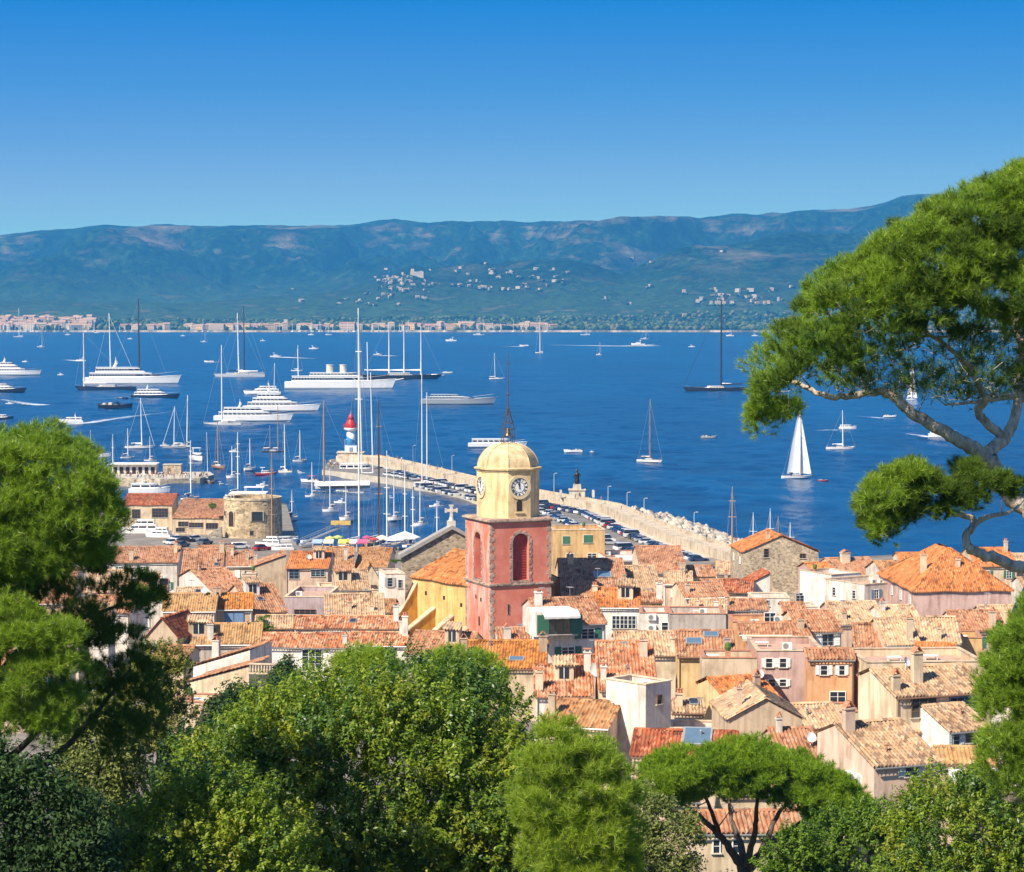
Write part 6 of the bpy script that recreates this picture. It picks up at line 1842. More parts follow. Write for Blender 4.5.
def tier(root, xa, xb, hb, z0, h, rake_f, rake_b, m, win=True, bow_pt=.55, name='deckhouse'):
    """one superstructure deck with a wrap of tinted windows"""
    def outline(xa, xb, hb):
        n = 6; o = [(xa, -hb)]
        for i in range(n + 1):
            a = -math.pi / 2 + math.pi * i / n
            ln = (xb - xa) * (1 - bow_pt) if bow_pt < 1 else .01
            o.append((xb - ln + ln * math.cos(a), hb * math.sin(a)))
        o.append((xa, hb)); return o
    b_ = outline(xa, xb, hb); t_ = outline(xa + rake_b, xb - rake_f, hb * .93)
    n = len(b_); k = MB()
    vs = [(x, y, z0) for x, y in b_] + [(x, y, z0 + h) for x, y in t_]
    k.add(vs, [(i, (i + 1) % n, (i + 1) % n + n, i + n) for i in range(n)] + [tuple(range(n, 2 * n))])
    # roof lip
    t2 = [((x - (xa + xb) / 2) * 1.03 + (xa + xb) / 2, y * 1.08) for x, y in t_]
    k.prism(t2, z0 + h + .003, z0 + h + .12 + h * .05, 'z')
    o = k.build(name, m, root)
    if win:
        k = MB()
        def lerp(q, g): return [((1 - q) * bx + q * tx, ((1 - q) * by + q * ty) * g) for (bx, by), (tx, ty) in zip(b_, t_)]
        lo, hi = lerp(.38, 1.012), lerp(.78, 1.012)
        dx = .02 * h
        vs = [(x + dx, y, z0 + h * .38) for x, y in lo] + [(x + dx, y, z0 + h * .78) for x, y in hi]
        # windows broken by pillars along the sides
        def seg(i, a0, a1):
            j = (i + 1) % n
            L0 = np.array(vs[i]); L1 = np.array(vs[j]); U0 = np.array(vs[i + n]); U1 = np.array(vs[j + n])
            k.add([L0 + (L1 - L0) * a0, L0 + (L1 - L0) * a1, U0 + (U1 - U0) * a1, U0 + (U1 - U0) * a0], [(0, 1, 2, 3)])
        m_ = max(2, int((xb - xa) / 3.2))
        for i in range(n - 1):
            if i in (0, n - 2):
                for q in range(m_): seg(i, (q + .06) / m_, (q + .92) / m_)
            else: seg(i, .03, .97)
        k.build('windows', darkwin, o)
    return o
BOATS = []
def place(name, label, px, py, cat, deg, group):
    p = PZ(px, py, 0.0)
    root = empty(name, (p[0], p[1], -0.02), R(deg)); tag(root, label, cat, group)
    return root, p[1], p[1] / F
def motor_yacht(label, px, py, lpx, deg=0, tiers=3, col='white', h_px=None, name='motor_yacht', wide=.19, house='white', sleek=False, arch=True, group='yachts at anchor in the bay', cat='yacht'):
    root, d, s = place(name, label, px, py, cat, deg, group)
    L = lpx * s / max(.35, abs(math.cos(R(deg)))); B = L * wide if L > 20 else L * .27
    fb = L * .064 if L > 20 else L * .11
    hull(root, L, B, fb, col, .85, .85, .60, .10, 'grey' if col == 'white' and L > 20 else None, paint('white'))
    m = paint(house); z = fb * .98; th = max(.052 * L, 1.8) if L > 20 else L * .115
    if sleek: th *= .58
    xa, xb = -L * .44, L * .26
    for i in range(tiers):
        tier(root, xa, xb, B * .44 * (1 - .13 * i), z, th, L * (.075 if not sleek else .13), L * .012, m, True, .7)
        z += th * 1.06
        span = xb - xa
        xa += span * (.09 + .03 * i); xb -= span * (.18 if not sleek else .22)
    if arch and L > 12:
        k = MB()
        xm = (xa + xb) / 2 - (xb - xa) * .1
        for sy in (-1, 1): k.tube([(xm - L * .02, sy * B * .28, z - th * .1), (xm + L * .005, sy * B * .22, z + th * .75)], [L * .012, L * .008], 6)
        k.box((xm + L * .005, 0, z + th * .78), (L * .03, B * .5, th * .16))
        k.lathe([(L * .012, 0), (L * .016, L * .012), (.001, L * .026)], 10, (xm, B * .12, z + th * .86))
        k.tube([(xm, 0, z + th * .8), (xm - L * .004, 0, z + th * 2.0)], [L * .004, L * .002], 5)
        k.build('radar_arch', m, root)
    # rail at the bow
    k = MB()
    k.tube([(L * .18, B * .36, fb * 1.55), (L * .36, B * .22, fb * 1.85), (L * .47, .0, fb * 2.1), (L * .36, -B * .22, fb * 1.85), (L * .18, -B * .36, fb * 1.55)], max(.03, L * .0012), 4)
    k.build('bow_rail', plain('stainless steel', (.6, .6, .6), .25, .9), root)
    BOATS.append(root); return root, d, s, L
def rig(root, L, B, fb, s, masts, wpx=1.1, boom=True, furl=True, forestay=True, sail=None, spar='white', jib=False):
    """masts: (x along the hull, height, rake)"""
    sp = dict(white=spar_w, dark=spar_d, wood=spar_wood)[spar]
    for i, (x, Hh, rk) in enumerate(masts):
        r = max(.07, min(wpx * s / 2, .011 * Hh + .05))
        k = MB()
        top = (x - rk * Hh, 0, Hh)
        k.tube([(x, 0, fb * .8), ((x + top[0]) / 2, 0, Hh * .5), top], [r, r * .92, r * .5], 8)
        for q in (.35, .62, .82):
            if Hh > 14 or q == .62:
                zz = Hh * q; xx = x - rk * zz
                k.tube([(xx, -B * .34 * (1.2 - q * .6), zz), (xx, B * .34 * (1.2 - q * .6), zz)], r * .4, 5)
        m_ = k.build('mast', sp, root)
        w_ = MB(); rr = max(.010, .075 * s)
        for sy in (-1, 1):
            w_.tube([(x - rk * Hh * .98, 0, Hh * .97), (x - rk * Hh * .62, sy * B * .28, Hh * .62), (x - .01 * L, sy * B * .42, fb)], rr, 4, cap=False)
        if forestay and i == len(masts) - 1:
            w_.tube([(x - rk * Hh * .97, 0, Hh * .96), (L * .485, 0, fb * 1.2)], max(rr, min(.12, .2 * s)) if jib else rr, 5, cap=False)
        if i == 0: w_.tube([(top[0], 0, Hh * .99), (-L * .48, 0, fb * 1.1)], rr, 4, cap=False)
        w_.build('rigging', sp if jib else wire, root)
        if boom:
            bl = min(L * .36, x + L * .46) if i == 0 else L * .22
            zb = fb + max(1.1, L * .055)
            k = MB(); k.tube([(x - .1, 0, zb), (x - bl, 0, zb + .02 * L * .3)], max(.05, r * .75), 6)
            bm_ = k.build('boom', sp, root)
            if furl and not (sail and i == 0):
                k = MB()
                n = 9; pth = [(x - .15 - (bl - .3) * q / n, 0, zb + .16 + max(.12, L * .008) * (1 - q / n * .6)) for q in range(n + 1)]
                k.tube(pth, [max(.12, min(.32, L * .010)) * (1.15 - .6 * q / n) * (1 + .12 * (q % 2)) for q in range(n + 1)], 7)
                k.build('furled_sail', sailc, root, True)
def sloop(label, px, py, lpx, top_py, deg=0, col='white', mast_px=None, spar='white', wpx=1.2, sail=False, stripe=None, jib=False, name='sailing_yacht', masts=None, house='white', rk=.02, boom=True, group='sailing boats in the bay', cat='sailing boat', freeb=.055, lean=0):
    root, d, s = place(name, label, px, py, cat, deg, group)
    c = max(.35, abs(math.cos(R(deg)))); sg = 1 if math.cos(R(deg)) >= 0 else -1
    L = lpx * s / c; B = max(2.2, L * .24 if L < 25 else L * .17); fb = max(.8, L * freeb)
    hull(root, L, B, fb, col, .85, .6, .25, .13, stripe, teak)
    mm = masts or [(mast_px if mast_px is not None else px + sg * lpx * .06, top_py)]
    ml = sorted([((mx - px) * s / c * sg, (py - ty) * s, rk) for mx, ty in mm])
    k_ = tier(root, -L * .18, L * .14, B * .28, fb * .9, max(.45, L * .03), L * .05, L * .02, paint(house), True, .6, 'coachroof')
    rig(root, L, B, fb, s, ml, wpx, boom, True, True, sail, spar, jib)
    # cockpit: wheel, dodger and pushpit rails
    k = MB()
    k.tube([(-L * .44, B * .32, fb + .7), (-L * .49, B * .22, fb + .75), (-L * .49, -B * .22, fb + .75), (-L * .44, -B * .32, fb + .7)], .03, 4)
    k.tube([(L * .40, B * .18, fb * 1.2 + .6), (L * .49, 0, fb * 1.3 + .65), (L * .40, -B * .18, fb * 1.2 + .6)], .03, 4)
    for sy in (-1, 1):
        for q in (-.44, -.3, -.1, .1, .25, .4): k.tube([(L * q, sy * B * (.42 if q < .2 else .25), fb), (L * q, sy * B * (.42 if q < .2 else .25), fb * 1.1 + .65)], .025, 4)
    k.build('guard_rails', wire, root)
    k = MB()
    q0 = -L * .19
    k.add([(q0, -B * .26, fb + .1), (q0, B * .26, fb + .1), (q0 + .5, B * .22, fb + 1.2), (q0 + .5, -B * .22, fb + 1.2), (q0 - .9, B * .24, fb + 1.3), (q0 - .9, -B * .24, fb + 1.3)], [(0, 1, 2, 3), (3, 2, 4, 5)])
    k.build('sprayhood', plain('navy canvas', (.05, .08, .16), .8), root)
    if sail:
        x, Hh, _ = ml[0]
        n = 10; V = []
        for i in range(n + 1):
            v = i / n
            z = fb + L * .07 + (Hh * .97 - fb - L * .07) * v
            ch = L * .40 * (1 - v) ** .85 + .25
            for j in range(6):
                q = j / 5
                V.append((x - .1 - ch * q, .10 * ch * math.sin(math.pi * q) + .05 * ch * q * v * 2, z))
        idx = np.arange(len(V)).reshape(n + 1, 6)
        Fq = np.stack([idx[:-1, :-1], idx[:-1, 1:], idx[1:, 1:], idx[1:, :-1]], -1).reshape(-1, 4)
        np_mesh('mainsail', np.array(V), Fq, sailc, root, smooth=True)
        V = []
        for i in range(n + 1):
            v = i / n
            z0 = fb * 1.2 + .4; z = z0 + (Hh * .86 - z0) * v
            lx = L * .47 + (x - L * .47) * v * .9
            ch = L * .40 * (1 - v) ** .95 + .05
            for j in range(6):
                q = j / 5
                V.append((lx - ch * q, .12 * ch * math.sin(math.pi * q) + .12 * ch * q, z + .25 * q * (1 - v)))
        np_mesh('jib', np.array(V), Fq, sailc, root, smooth=True)
        pe = MB()
        for i in range(5):
            xx = -L * .38 + i * L * .1
            pe.lathe([(.05, 0), (.26, .1), (.3, .5), (.12, .78), (.16, .9), (.12, 1.08), (.02, 1.12)], 8, (xx, B * .2 * (1 if i % 2 else -1), fb))
    BOATS.append(root); return root, d, s, L
def small_motor(label, px, py, lpx, deg=0, col='white', cabin=True, name='motor_boat', crew=False, canopy=None, group='small motor boats', cat='motor boat'):
    root, d, s = place(name, label, px, py, cat, deg, group)
    L = lpx * s / max(.35, abs(math.cos(R(deg)))); B = L * .33; fb = L * .10
    hull(root, L, B, fb, col, .6, .88, .55, .08, None, paint('cream') if col != 'white' else paint('white'))
    if cabin:
        tier(root, -L * .20, L * .24, B * .36, fb * .95, L * .10, L * .10, .0, paint('white'), True, .6, 'cabin')
        k = MB()
        for sy in (-1, 1):
            k.tube([(-L * .14, sy * B * .3, fb + L * .10), (-L * .18, sy * B * .3, fb + L * .24)], L * .01, 5)
        k.box((-L * .16, 0, fb + L * .245), (L * .22, B * .68, L * .018))
        k.build('flybridge_top', paint('white'), root)
    else:
        k = MB()
        k.add([(L * .06, -B * .3, fb), (L * .14, 0, fb), (L * .06, B * .3, fb), (L * .0, B * .26, fb + L * .09), (L * .07, 0, fb + L * .10), (L * .0, -B * .26, fb + L * .09)], [(0, 1, 4, 5), (1, 2, 3, 4)])
        k.build('windscreen', darkwin, root)
        k = MB(); k.box((-L * .16, 0, fb + L * .03), (L * .1, B * .5, L * .07)); k.box((-L * .34, 0, fb + L * .02), (L * .08, B * .6, L * .06)); k.build('seats', plain('seat vinyl', (.5, .42, .32), .6), root)
    k = MB(); k.tube([(-L * .49, 0, fb + L * .01), (-L * .52, 0, fb - L * .06)], L * .03, 6); k.box((-L * .51, 0, fb + L * .02), (L * .06, L * .05, L * .06)); k.build('outboard', spar_d, root)
    if canopy:
        k = MB(); k.box((-L * .1, 0, fb + L * .2), (L * .45, B * .8, L * .012))
        for sx in (-.3, .1):
            for sy in (-1, 1): k.tube([(L * sx, sy * B * .38, fb), (L * sx, sy * B * .38, fb + L * .2)], L * .006, 4)
        k.build('canopy', plain('boat canopy ' + canopy, HC[canopy], .7), root)
    BOATS.append(root); return root, d, s, L
# --- foam wakes: churned water, thin sheets just above the sea
m, t, b = nodes_of('churned foam')
v = coords(t, 'Object')
c = noise(t, v, .45, 6, .7)
b.inputs['Base Color'].default_value = (.82, .86, .88, 1); b.inputs['Roughness'].default_value = .9
uv = t.nodes.new('ShaderNodeUVMap'); uv.uv_map = 'UVMap'
sx = t.nodes.new('ShaderNodeSeparateXYZ'); t.links.new(uv.outputs[0], sx.inputs[0])
def math_(t, op, a, b_=None, c_=None):
    n = t.nodes.new('ShaderNodeMath'); n.operation = op
    for i, q in enumerate((a, b_, c_)):
        if q is None: continue
        if hasattr(q, 'is_output'): t.links.new(q, n.inputs[i])
        else: n.inputs[i].default_value = q
    return n.outputs[0]
edge = math_(t, 'ABSOLUTE', math_(t, 'MULTIPLY_ADD', sx.outputs[1], 2.0, -1.0))
dens = math_(t, 'SUBTRACT', math_(t, 'SUBTRACT', 1.05, math_(t, 'MULTIPLY', edge, .45)), math_(t, 'MULTIPLY', sx.outputs[0], .55))
al = math_(t, 'MULTIPLY', math_(t, 'SUBTRACT', math_(t, 'ADD', c, dens), 1.06), 2.2)
cl = t.nodes.new('ShaderNodeClamp'); t.links.new(al, cl.inputs[0])
t.links.new(cl.outputs[0], b.inputs['Alpha'])
foam = m
def wake(label, pts, w0, w1):
    """pts: pixels from the boat backwards; widths in metres"""
    W = [PZ(a, b_, .95) for a, b_ in pts]
    P_ = smooth_path(W, 6)
    V, UV = [], []
    n = len(P_)
    for i in range(n):
        a = P_[min(i + 1, n - 1)] - P_[max(i - 1, 0)]; a /= np.linalg.norm(a) + 1e-9
        nrm = np.array([-a[1], a[0], 0]); wd = (w0 + (w1 - w0) * i / (n - 1)) * (1.3 + 6.5 * min(1, max(0, (P_[i][1] - 1200) / 2600)))
        for j in range(4):
            V.append(P_[i] + nrm * wd * (j / 3 - .5)); UV.append((i / (n - 1), j / 3))
    idx = np.arange(len(V)).reshape(n, 4)
    Fq = np.stack([idx[:-1, :-1], idx[1:, :-1], idx[1:, 1:], idx[:-1, 1:]], -1).reshape(-1, 4)
    o = np_mesh('wake_foam', np.array(V), Fq, foam, uv=np.array(UV))
    tag(o, label, 'foam', kind='stuff')
# ------------------------------------------------------------ the fleet, far to near
motor_yacht('white three-deck motor yacht cut off by the picture edge above the dark-hulled one', 14, 375, 56, 0, 3)
motor_yacht('dark-hulled motor yacht below the white one at the picture edge', 4, 392, 46, 0, 2, 'black', house='white')
motor_yacht('dark-hulled launch half hidden behind the tall pine top', 2, 420, 24, 0, 1, 'navy')
motor_yacht('very large white yacht with a dark upper deck behind the long dark sloop', 133, 384, 98, 0, 2, 'white', wide=.15)
root, d, s, L = BOATS[-1], *[None] * 3
sloop('superyacht sloop whose very tall black mast rises above the large white yacht', 139, 382, 60, 299, 180, 'white', 139, 'dark', 2.0, rk=0)
sloop('long dark-hulled sloop with a white mast in front of the large white yacht', 105, 390, 62, 333, 180, 'navy', 84, 'white', 1.6, rk=0)
sloop('white-masted sloop moored before the large white yacht superstructure', 115, 381, 44, 313, 0, 'white', 111, 'white', 1.5, jib=True)
motor_yacht('navy classic motor yacht with white deckhouses near the large white yacht', 156, 398, 49, 0, 2, 'navy', wide=.2, arch=True)
small_motor('long low dark tender without cabin below the long dark sloop', 116, 408, 34, 0, 'black', False)
small_motor('short dark tender just above the long dark one', 123, 399, 11, 0, 'black', False)
motor_yacht('white flybridge cruiser throwing a long wake beside the pine top', 71, 423, 25, 180, 1, 'white', name='motor_cruiser')
sloop('white sloop with its sail set on the forestay beside the crowded jetty', 140, 448, 30, 398, 0, 'white', 142, 'white', 1.3, jib=True)
sloop('grey sloop just left of a taller mast above the crowded jetty', 174, 448, 24, 406, 180, 'grey', 174, 'white', 1.1, jib=True)
sloop('white sloop with a bold white mast above the crowded jetty', 182, 447, 17, 395, 180, 'white', 187, 'white', 1.5)
small_motor('white cabin boat seen bow-on right of the bold white mast', 198, 460, 13, -68, 'white', True)
motor_yacht('white sport cruiser with a red cockpit beside the tall pine top', 98, 457, 27, 0, 1, 'white', name='motor_cruiser')
sloop('small boat with a short mast behind the white sport cruiser', 92, 452, 16, 430, 0, 'white', 91, 'white', 1.0)
sloop('sloop with a brown wooden mast between the jetty and the red fishing boat', 219, 468, 15, 422, -60, 'wood', 218, 'wood', 1.6)
sloop('wooden dinghy with a bare pole moored off the jetty end', 209, 484, 12, 432, 0, 'wood', 208, 'white', .8)
sloop('large white ketch with a thick white mast and loose furled sail', 239, 377, 52, 313, 180, 'silver', 239, 'white', 2.4, rk=-.02)
sloop('sloop whose black mast stands right behind the thick white one', 246, 375, 40, 306, 0, 'silver', 244, 'dark', 1.8, rk=0)
sloop('white sloop lying in front of the white two-deck yachts', 222, 425, 38, 345, 180, 'white', 222, 'white', 1.5, rk=0)
motor_yacht('white two-deck motor yacht with a dark bow nearest the lighthouse', 254, 421, 80, 0, 2, 'white', wide=.15)
motor_yacht('white tri-deck motor yacht behind the two-deck one', 282, 411, 78, 0, 3, 'white', wide=.16)
motor_yacht('smaller white motor yacht at the stern of the tri-deck yacht', 262, 394, 38, 180, 2, 'white')
sloop('sloop with a thin mast above the tri-deck yacht', 273, 402, 26, 363, 180, 'white', 274, 'white', 1.0)
# steam yacht with two funnels
r_, d_, s_, L_ = motor_yacht('long white steam yacht with two cream funnels', 341, 389, 112, 0, 1, 'white', wide=.13, arch=False, name='steam_yacht')
k = MB(); 
tier(r_, -L_ * .28, L_ * .16, L_ * .045, L_ * .116, L_ * .03, L_ * .02, L_ * .01, paint('white'), True, .8)
for fx in (-.10, .02):
    k.lathe([(L_ * .030, 0), (L_ * .030, L_ * .075), (L_ * .033, L_ * .076), (L_ * .033, L_ * .083), (L_ * .026, L_ * .083)], 14, (L_ * fx, 0, L_ * .136))
k.build('funnel', paint('cream'), r_)
k = MB(); k.tube([(-L_ * .38, 0, L_ * .05), (-L_ * .385, 0, L_ * .36)], L_ * .004, 6); k.build('mast', spar_w, r_)
k = MB(); k.tube([(L_ * .24, 0, L_ * .05), (L_ * .235, 0, L_ * .42)], L_ * .004, 6); k.build('mast', spar_w, r_)
k = MB(); k.tube([(L_ * .46, 0, L_ * .075), (L_ * .56, 0, L_ * .095)], [L_ * .005, L_ * .003], 6); k.build('bowsprit', spar_w, r_)
sloop('long dark three-masted schooner behind the steam yacht', 402, 379, 82, 320, 0, 'black', None, 'white', 1.8, masts=[(389, 322), (404, 325), (421, 326)], rk=0, name='schooner', freeb=.05)
motor_yacht('sleek silver-grey motor yacht left of the tower spire', 459, 404, 76, 0, 2, 'grey', wide=.2, house='silver', sleek=True, arch=False)
sloop('small white sloop anchored just behind the tower mast', 497, 379, 16, 353, 0, 'white', 495, 'white', 1.0)
motor_yacht('white gulet with long bowsprit half hidden by the tower spire', 498, 447, 60, 0, 1, 'white', wide=.2, arch=False, name='gulet')
small_motor('small white open motorboat alone right of the tower dome', 573, 452, 19, 180, 'white', False)
sloop('white sloop with a wooden mast alone in open water', 650, 462, 24, 399, -35, 'white', 650, 'wood', 1.3, rk=0, stripe='wood')
small_motor('inflatable boat with people aboard in the open bay', 709, 438, 17, 0, 'grey', False, canopy=None)
sloop('large black superyacht sloop with a towering black mast beside the pine', 713, 391, 62, 300, 180, 'black', 721, 'dark', 2.3, rk=0, jib=True)
sloop('white yacht under full white sail left of the pine trunk', 797, 478, 31, 408, 12, 'white', 800, 'white', 1.2, sail=True, rk=0)
small_motor('little dark red dinghy astern of the yacht under sail', 823, 481, 11, 0, 'red', False)
sloop('white sloop at anchor seen through the gap under the pine', 841, 449, 30, 410, 0, 'white', 843, 'white', 1.2)
motor_yacht('white motorboat with a red cockpit behind the anchored sloop under the pine', 848, 429, 18, 0, 1, 'white', name='motor_cruiser')
motor_yacht('white motor cruiser running past the pine trunk with a wake', 943, 437, 29, 0, 1, 'white', name='motor_cruiser')
sloop('white sailing boat glimpsed through the pine twigs', 912, 400, 11, 364, 0, 'white', 912, 'white', 1.2, sail=True)
small_motor('small white boat low under the pine limb', 890, 417, 14, 0, 'white', False)
FAR = [  # tiny boats far out: px, py, length, mast top (0 none), words
 (18, 337, 10, 308, 'tiny sailing boat off the pale marina town'), (41, 347, 8, 330, 'little catamaran off the marina'), (61, 375, 7, 0, 'white motorboat seen end-on near the big yacht'), (81, 361, 10, 0, 'white launch trailing foam left of the white masts'),
 (68, 335, 6, 0, 'speck-sized white boat by the far wooded shore'), (97, 333, 6, 0, 'speck-sized white boat left of the tall black mast'), (130, 339, 5, 0, 'white dot of a boat beside the tall black mast'), (204, 342, 7, 326, 'tiny sloop left of the thick white mast'),
 (183, 336, 5, 0, 'tiny motorboat off the far beach'), (209, 362, 10, 0, 'tiny speedboat with a foam line left of the ketch'), (276, 357, 12, 0, 'small cruiser running with a wake behind the tri-deck yacht'), (314, 349, 10, 0, 'white motorboat lying in the middle of the bay'),
 (311, 335, 6, 0, 'speck-sized white motorboat below the far pink village'), (329, 335, 7, 0, 'second white speck of a boat below the far pink village'), (263, 341, 6, 0, 'faint little boat right of the black mast'), (297, 371, 12, 345, 'sloop between the ketch and the steam yacht'),
 (378, 355, 9, 0, 'speedboat with foam behind the steam yacht masts'), (448, 373, 11, 0, 'small launch ahead of the schooner bow'), (451, 341, 11, 0, 'white cruiser right of the schooner masts'), (479, 335, 12, 318, 'small boat with a mast beneath the far village end'),
 (539, 353, 8, 318, 'white sailing boat with a tall mast in mid bay'), (524, 346, 9, 0, 'speedboat with a short foam line in mid bay'), (585, 335, 10, 321, 'sailing boat by the far beach'), (599, 355, 6, 342, 'tiny sloop below the long foam line'),
 (638, 345, 14, 0, 'fast cruiser at the head of the long foam line'), (645, 339, 9, 326, 'sloop just behind the long foam line'), (692, 347, 7, 0, 'tiny white boat left of the black superyacht mast'), (730, 336, 8, 0, 'white boat behind the black superyacht stays'), (755, 336, 7, 0, 'tiny dark boat near the pine tip'),
 (793, 345, 6, 318, 'thin white mast rising just over the pine foliage'), (25, 362, 6, 0, 'tiny boat ahead of the white three-deck yacht'), (592, 452, 5, 0, 'small buoy boat near the white open motorboat'), (10, 404, 9, 0, 'low speedboat cutting foam near the picture edge')]
for i, (x, y, l, tp, lab) in enumerate(FAR):
    if tp: sloop(lab, x, y, l, tp, 0 if i % 2 else 180, 'white', x + 1, 'white', .9, name='sailing_yacht', rk=0)
    else: small_motor(lab, x, y, l, 0 if i % 3 else 180, 'white', i % 4 != 1)
wake('churned wake of the white launch left of the white masts', [(80, 361), (70, 360), (62, 359.5)], 3, 8)
wake('long foam wake behind the white flybridge cruiser', [(60, 424), (85, 423), (112, 419), (150, 414), (182, 411)], 5, 16)
wake('broad foam trail near the picture edge', [(44, 405), (30, 404), (12, 401), (-20, 396)], 7, 14)
wake('foam line of the tiny speedboat left of the ketch', [(208, 362.3), (216, 362), (228, 361.5)], 3, 6)
wake('foam line behind the small cruiser above the tri-deck yacht', [(280, 357), (300, 358), (322, 359)], 4, 12)
wake('foam behind the speedboat beyond the steam yacht', [(380, 355.5), (392, 356), (368, 356)], 5, 8)
wake('long straight foam line across the middle of the bay', [(645, 345.5), (620, 346), (590, 345.5), (560, 345), (545, 344.5)], 9, 18)
wake('short foam line in mid bay', [(524, 346.5), (512, 346.5), (500, 346.5)], 7, 12)
wake('bow foam of the cruiser at the head of the long line', [(636, 346), (646, 345), (656, 344)], 10, 6)
wake('wake of the motor cruiser passing the pine trunk', [(930, 437), (918, 435), (900, 433)], 4, 12)
wake('wake of the motorboat with the red cockpit', [(838, 430), (826, 430), (812, 431)], 3, 10)
wake('second wake under the pine limb', [(883, 418), (870, 417), (856, 416)], 3, 8)
wake('foam under the launch ahead of the schooner', [(444, 375), (436, 375), (428, 375)], 4, 8)
# ------------------------------------------------------------ in and around the harbour
GH = 'boats moored in the harbour'
sloop('dark-hulled boat with two masts and a blue flag off the lighthouse', 274, 453, 24, 408, 0, 'black', None, 'wood', 1.1, masts=[(278, 405), (270, 425)], rk=0, group=GH)
small_motor('red and white fishing boat inside the harbour mouth', 266, 475, 22, 10, 'red', True, group=GH)
sloop('wooden sailboat beside the rocks of the mole end', 286, 473, 14, 424, -50, 'cream', 285, 'white', 1.2, group=GH)
small_motor('open motorboat with a red canopy in the harbour', 310, 482, 20, 160, 'white', False, canopy='red', group=GH)
sloop('white classic boat with a stout wooden mast and a long grey boom awning', 340, 494, 48, 400, 180, 'white', 324, 'wood', 2.0, rk=0, group=GH)
r_ = BOATS[-1]
s_ = r_.location[1] / F
k = MB(); 
Lx = 60 * s_
k.add([(-Lx * .5, -1.6, 2.9), (Lx * .42, -1.6, 2.6), (Lx * .42, 1.6, 2.6), (-Lx * .5, 1.6, 2.9), (-Lx * .5, 0, 4.2), (Lx * .42, 0, 4.0)], [(0, 1, 5, 4), (4, 5, 2, 3)])
k.add([(-Lx * .5, -1.6, 2.9), (Lx * .42, -1.6, 2.6), (Lx * .42, -1.7, 1.5), (-Lx * .5, -1.7, 1.7)], [(0, 3, 2, 1)])
k.build('boom_awning', plain('grey awning canvas', (.58, .58, .57), .9), r_)
motor_yacht('navy workboat with a white wheelhouse moored at the lighthouse', 360, 474, 46, 0, 1, 'navy', wide=.22, arch=True, name='workboat', group=GH, cat='boat')
sloop('boat at the mole end with a slim white mast leaning over the workboat', 384, 479, 30, 360, 0, 'white', None, 'white', 1.5, masts=[(362, 308), (373, 372)], rk=.02, group=GH)
sloop('dark sailing boat moored along the car quay with a tall twin mast', 430, 489, 36, 378, 0, 'navy', None, 'white', 1.3, masts=[(422, 374), (427, 392)], rk=0, group=GH)
MAST = [(238, 496, 18, 432, 'sailboat with a cream mast behind the round tower', 'white'), (272, 548, 16, 452, 'sailboat with a pale mast in front of the round tower', 'wood'), (191, 500, 14, 440, 'slim mast of a boat behind the harbour building', 'white'), (113, 470, 12, 434, 'boat mast beside the pine and the jetty', 'white'),
 (292, 520, 10, 490, 'short-masted boat right of the round tower', 'white'), (387, 548, 26, 450, 'sailing boat moored stern-to at the stalls', 'white'), (405, 545, 18, 462, 'boat with a clean white mast at the stalls', 'white'), (413, 547, 16, 486, 'small boat with a low mast left of the church gable', 'white'), (437, 545, 12, 500, 'boat showing only a small white pennant mast by the church cross', 'white')]
for x, y, l, tp, lab, sp_ in MAST: sloop(lab, x, y, l, tp, 90 if False else 60, 'white', x, sp_, 1.5, rk=0, group=GH)
sloop('great white-masted yacht whose thick mast stands at the quay edge', 358, 546, 30, 308, 62, 'white', 359, 'white', 1.8, rk=0, group=GH)
sloop('yacht with a brown wooden mast beside the great white mast', 378, 544, 26, 400, 62, 'wood', 379, 'wood', 2.2, rk=0, group=GH)
for i, (x, y, tp, lab) in enumerate(((732, 566, 486, 'boat with a red-brown mast and rigging behind the stone house'), (753, 562, 512, 'boat with a short white mast over the stone house roof'), (770, 561, 508, 'boat with a plain pole mast over the stone house ridge'), (778, 561, 516, 'boat with a dark mast right of the stone house ridge'), (790, 561, 522, 'boat with the lowest thin mast behind the stone house'))):
    sloop(lab, x, y, 22, tp, 70, 'white', x, 'wood' if i in (0, 3) else 'white', 1.2 if i else 1.8, rk=0, group=GH)
small_motor('dry-docked white motorboat on the yard between orange roofs', 706, 594, 24, 0, 'white', True, group=GH)
b0 = BOATS[-1]; q = P(706, 580, 480); b0.location = tuple(q); b0.scale = (.82,) * 3
motor_yacht('broad white motor yacht berthed stern-to by the harbour building', 143, 545, 40, 180, 2, 'white', wide=.22, group=GH)
b0 = BOATS[-1]; q = PZ(140, 541, 0); b0.location = (q[0], q[1], 1.9)
motor_yacht('low white yacht lying along the old jetty', 150, 493, 42, 0, 1, 'white', wide=.18, group=GH)
for i, (x, y, l, dg, lab) in enumerate(((250, 500, 44, 180, 'white boat under a wide white awning behind the round tower'),)):
    small_motor(lab, x, y, l, dg, 'cream', False, canopy='white', group=GH)

for i, (x, y, l, tr, dg, lab) in enumerate(((236, 547, 22, 1, 200, 'white cruiser laid up on the square left of the round tower base'), (268, 545, 26, 2, 170, 'white two-deck cruiser moored before the round tower base'), (287, 541, 22, 1, 20, 'white sport boat right of the round tower base'),
      (281, 549, 24, 1, 190, 'low white cruiser nearest the town before the round tower'), (310, 544, 18, 1, 30, 'white cruiser beside the grey gangway'), (158, 536, 26, 2, 165, 'second white motor yacht berthed by the harbour building'))):
    motor_yacht(lab, x, y, l, dg, tr, 'white', name='motor_cruiser', wide=.24, group=GH)
    b0 = BOATS[-1]; q = PZ(x, y, 2.3); b0.location = (q[0], q[1], 2.0)

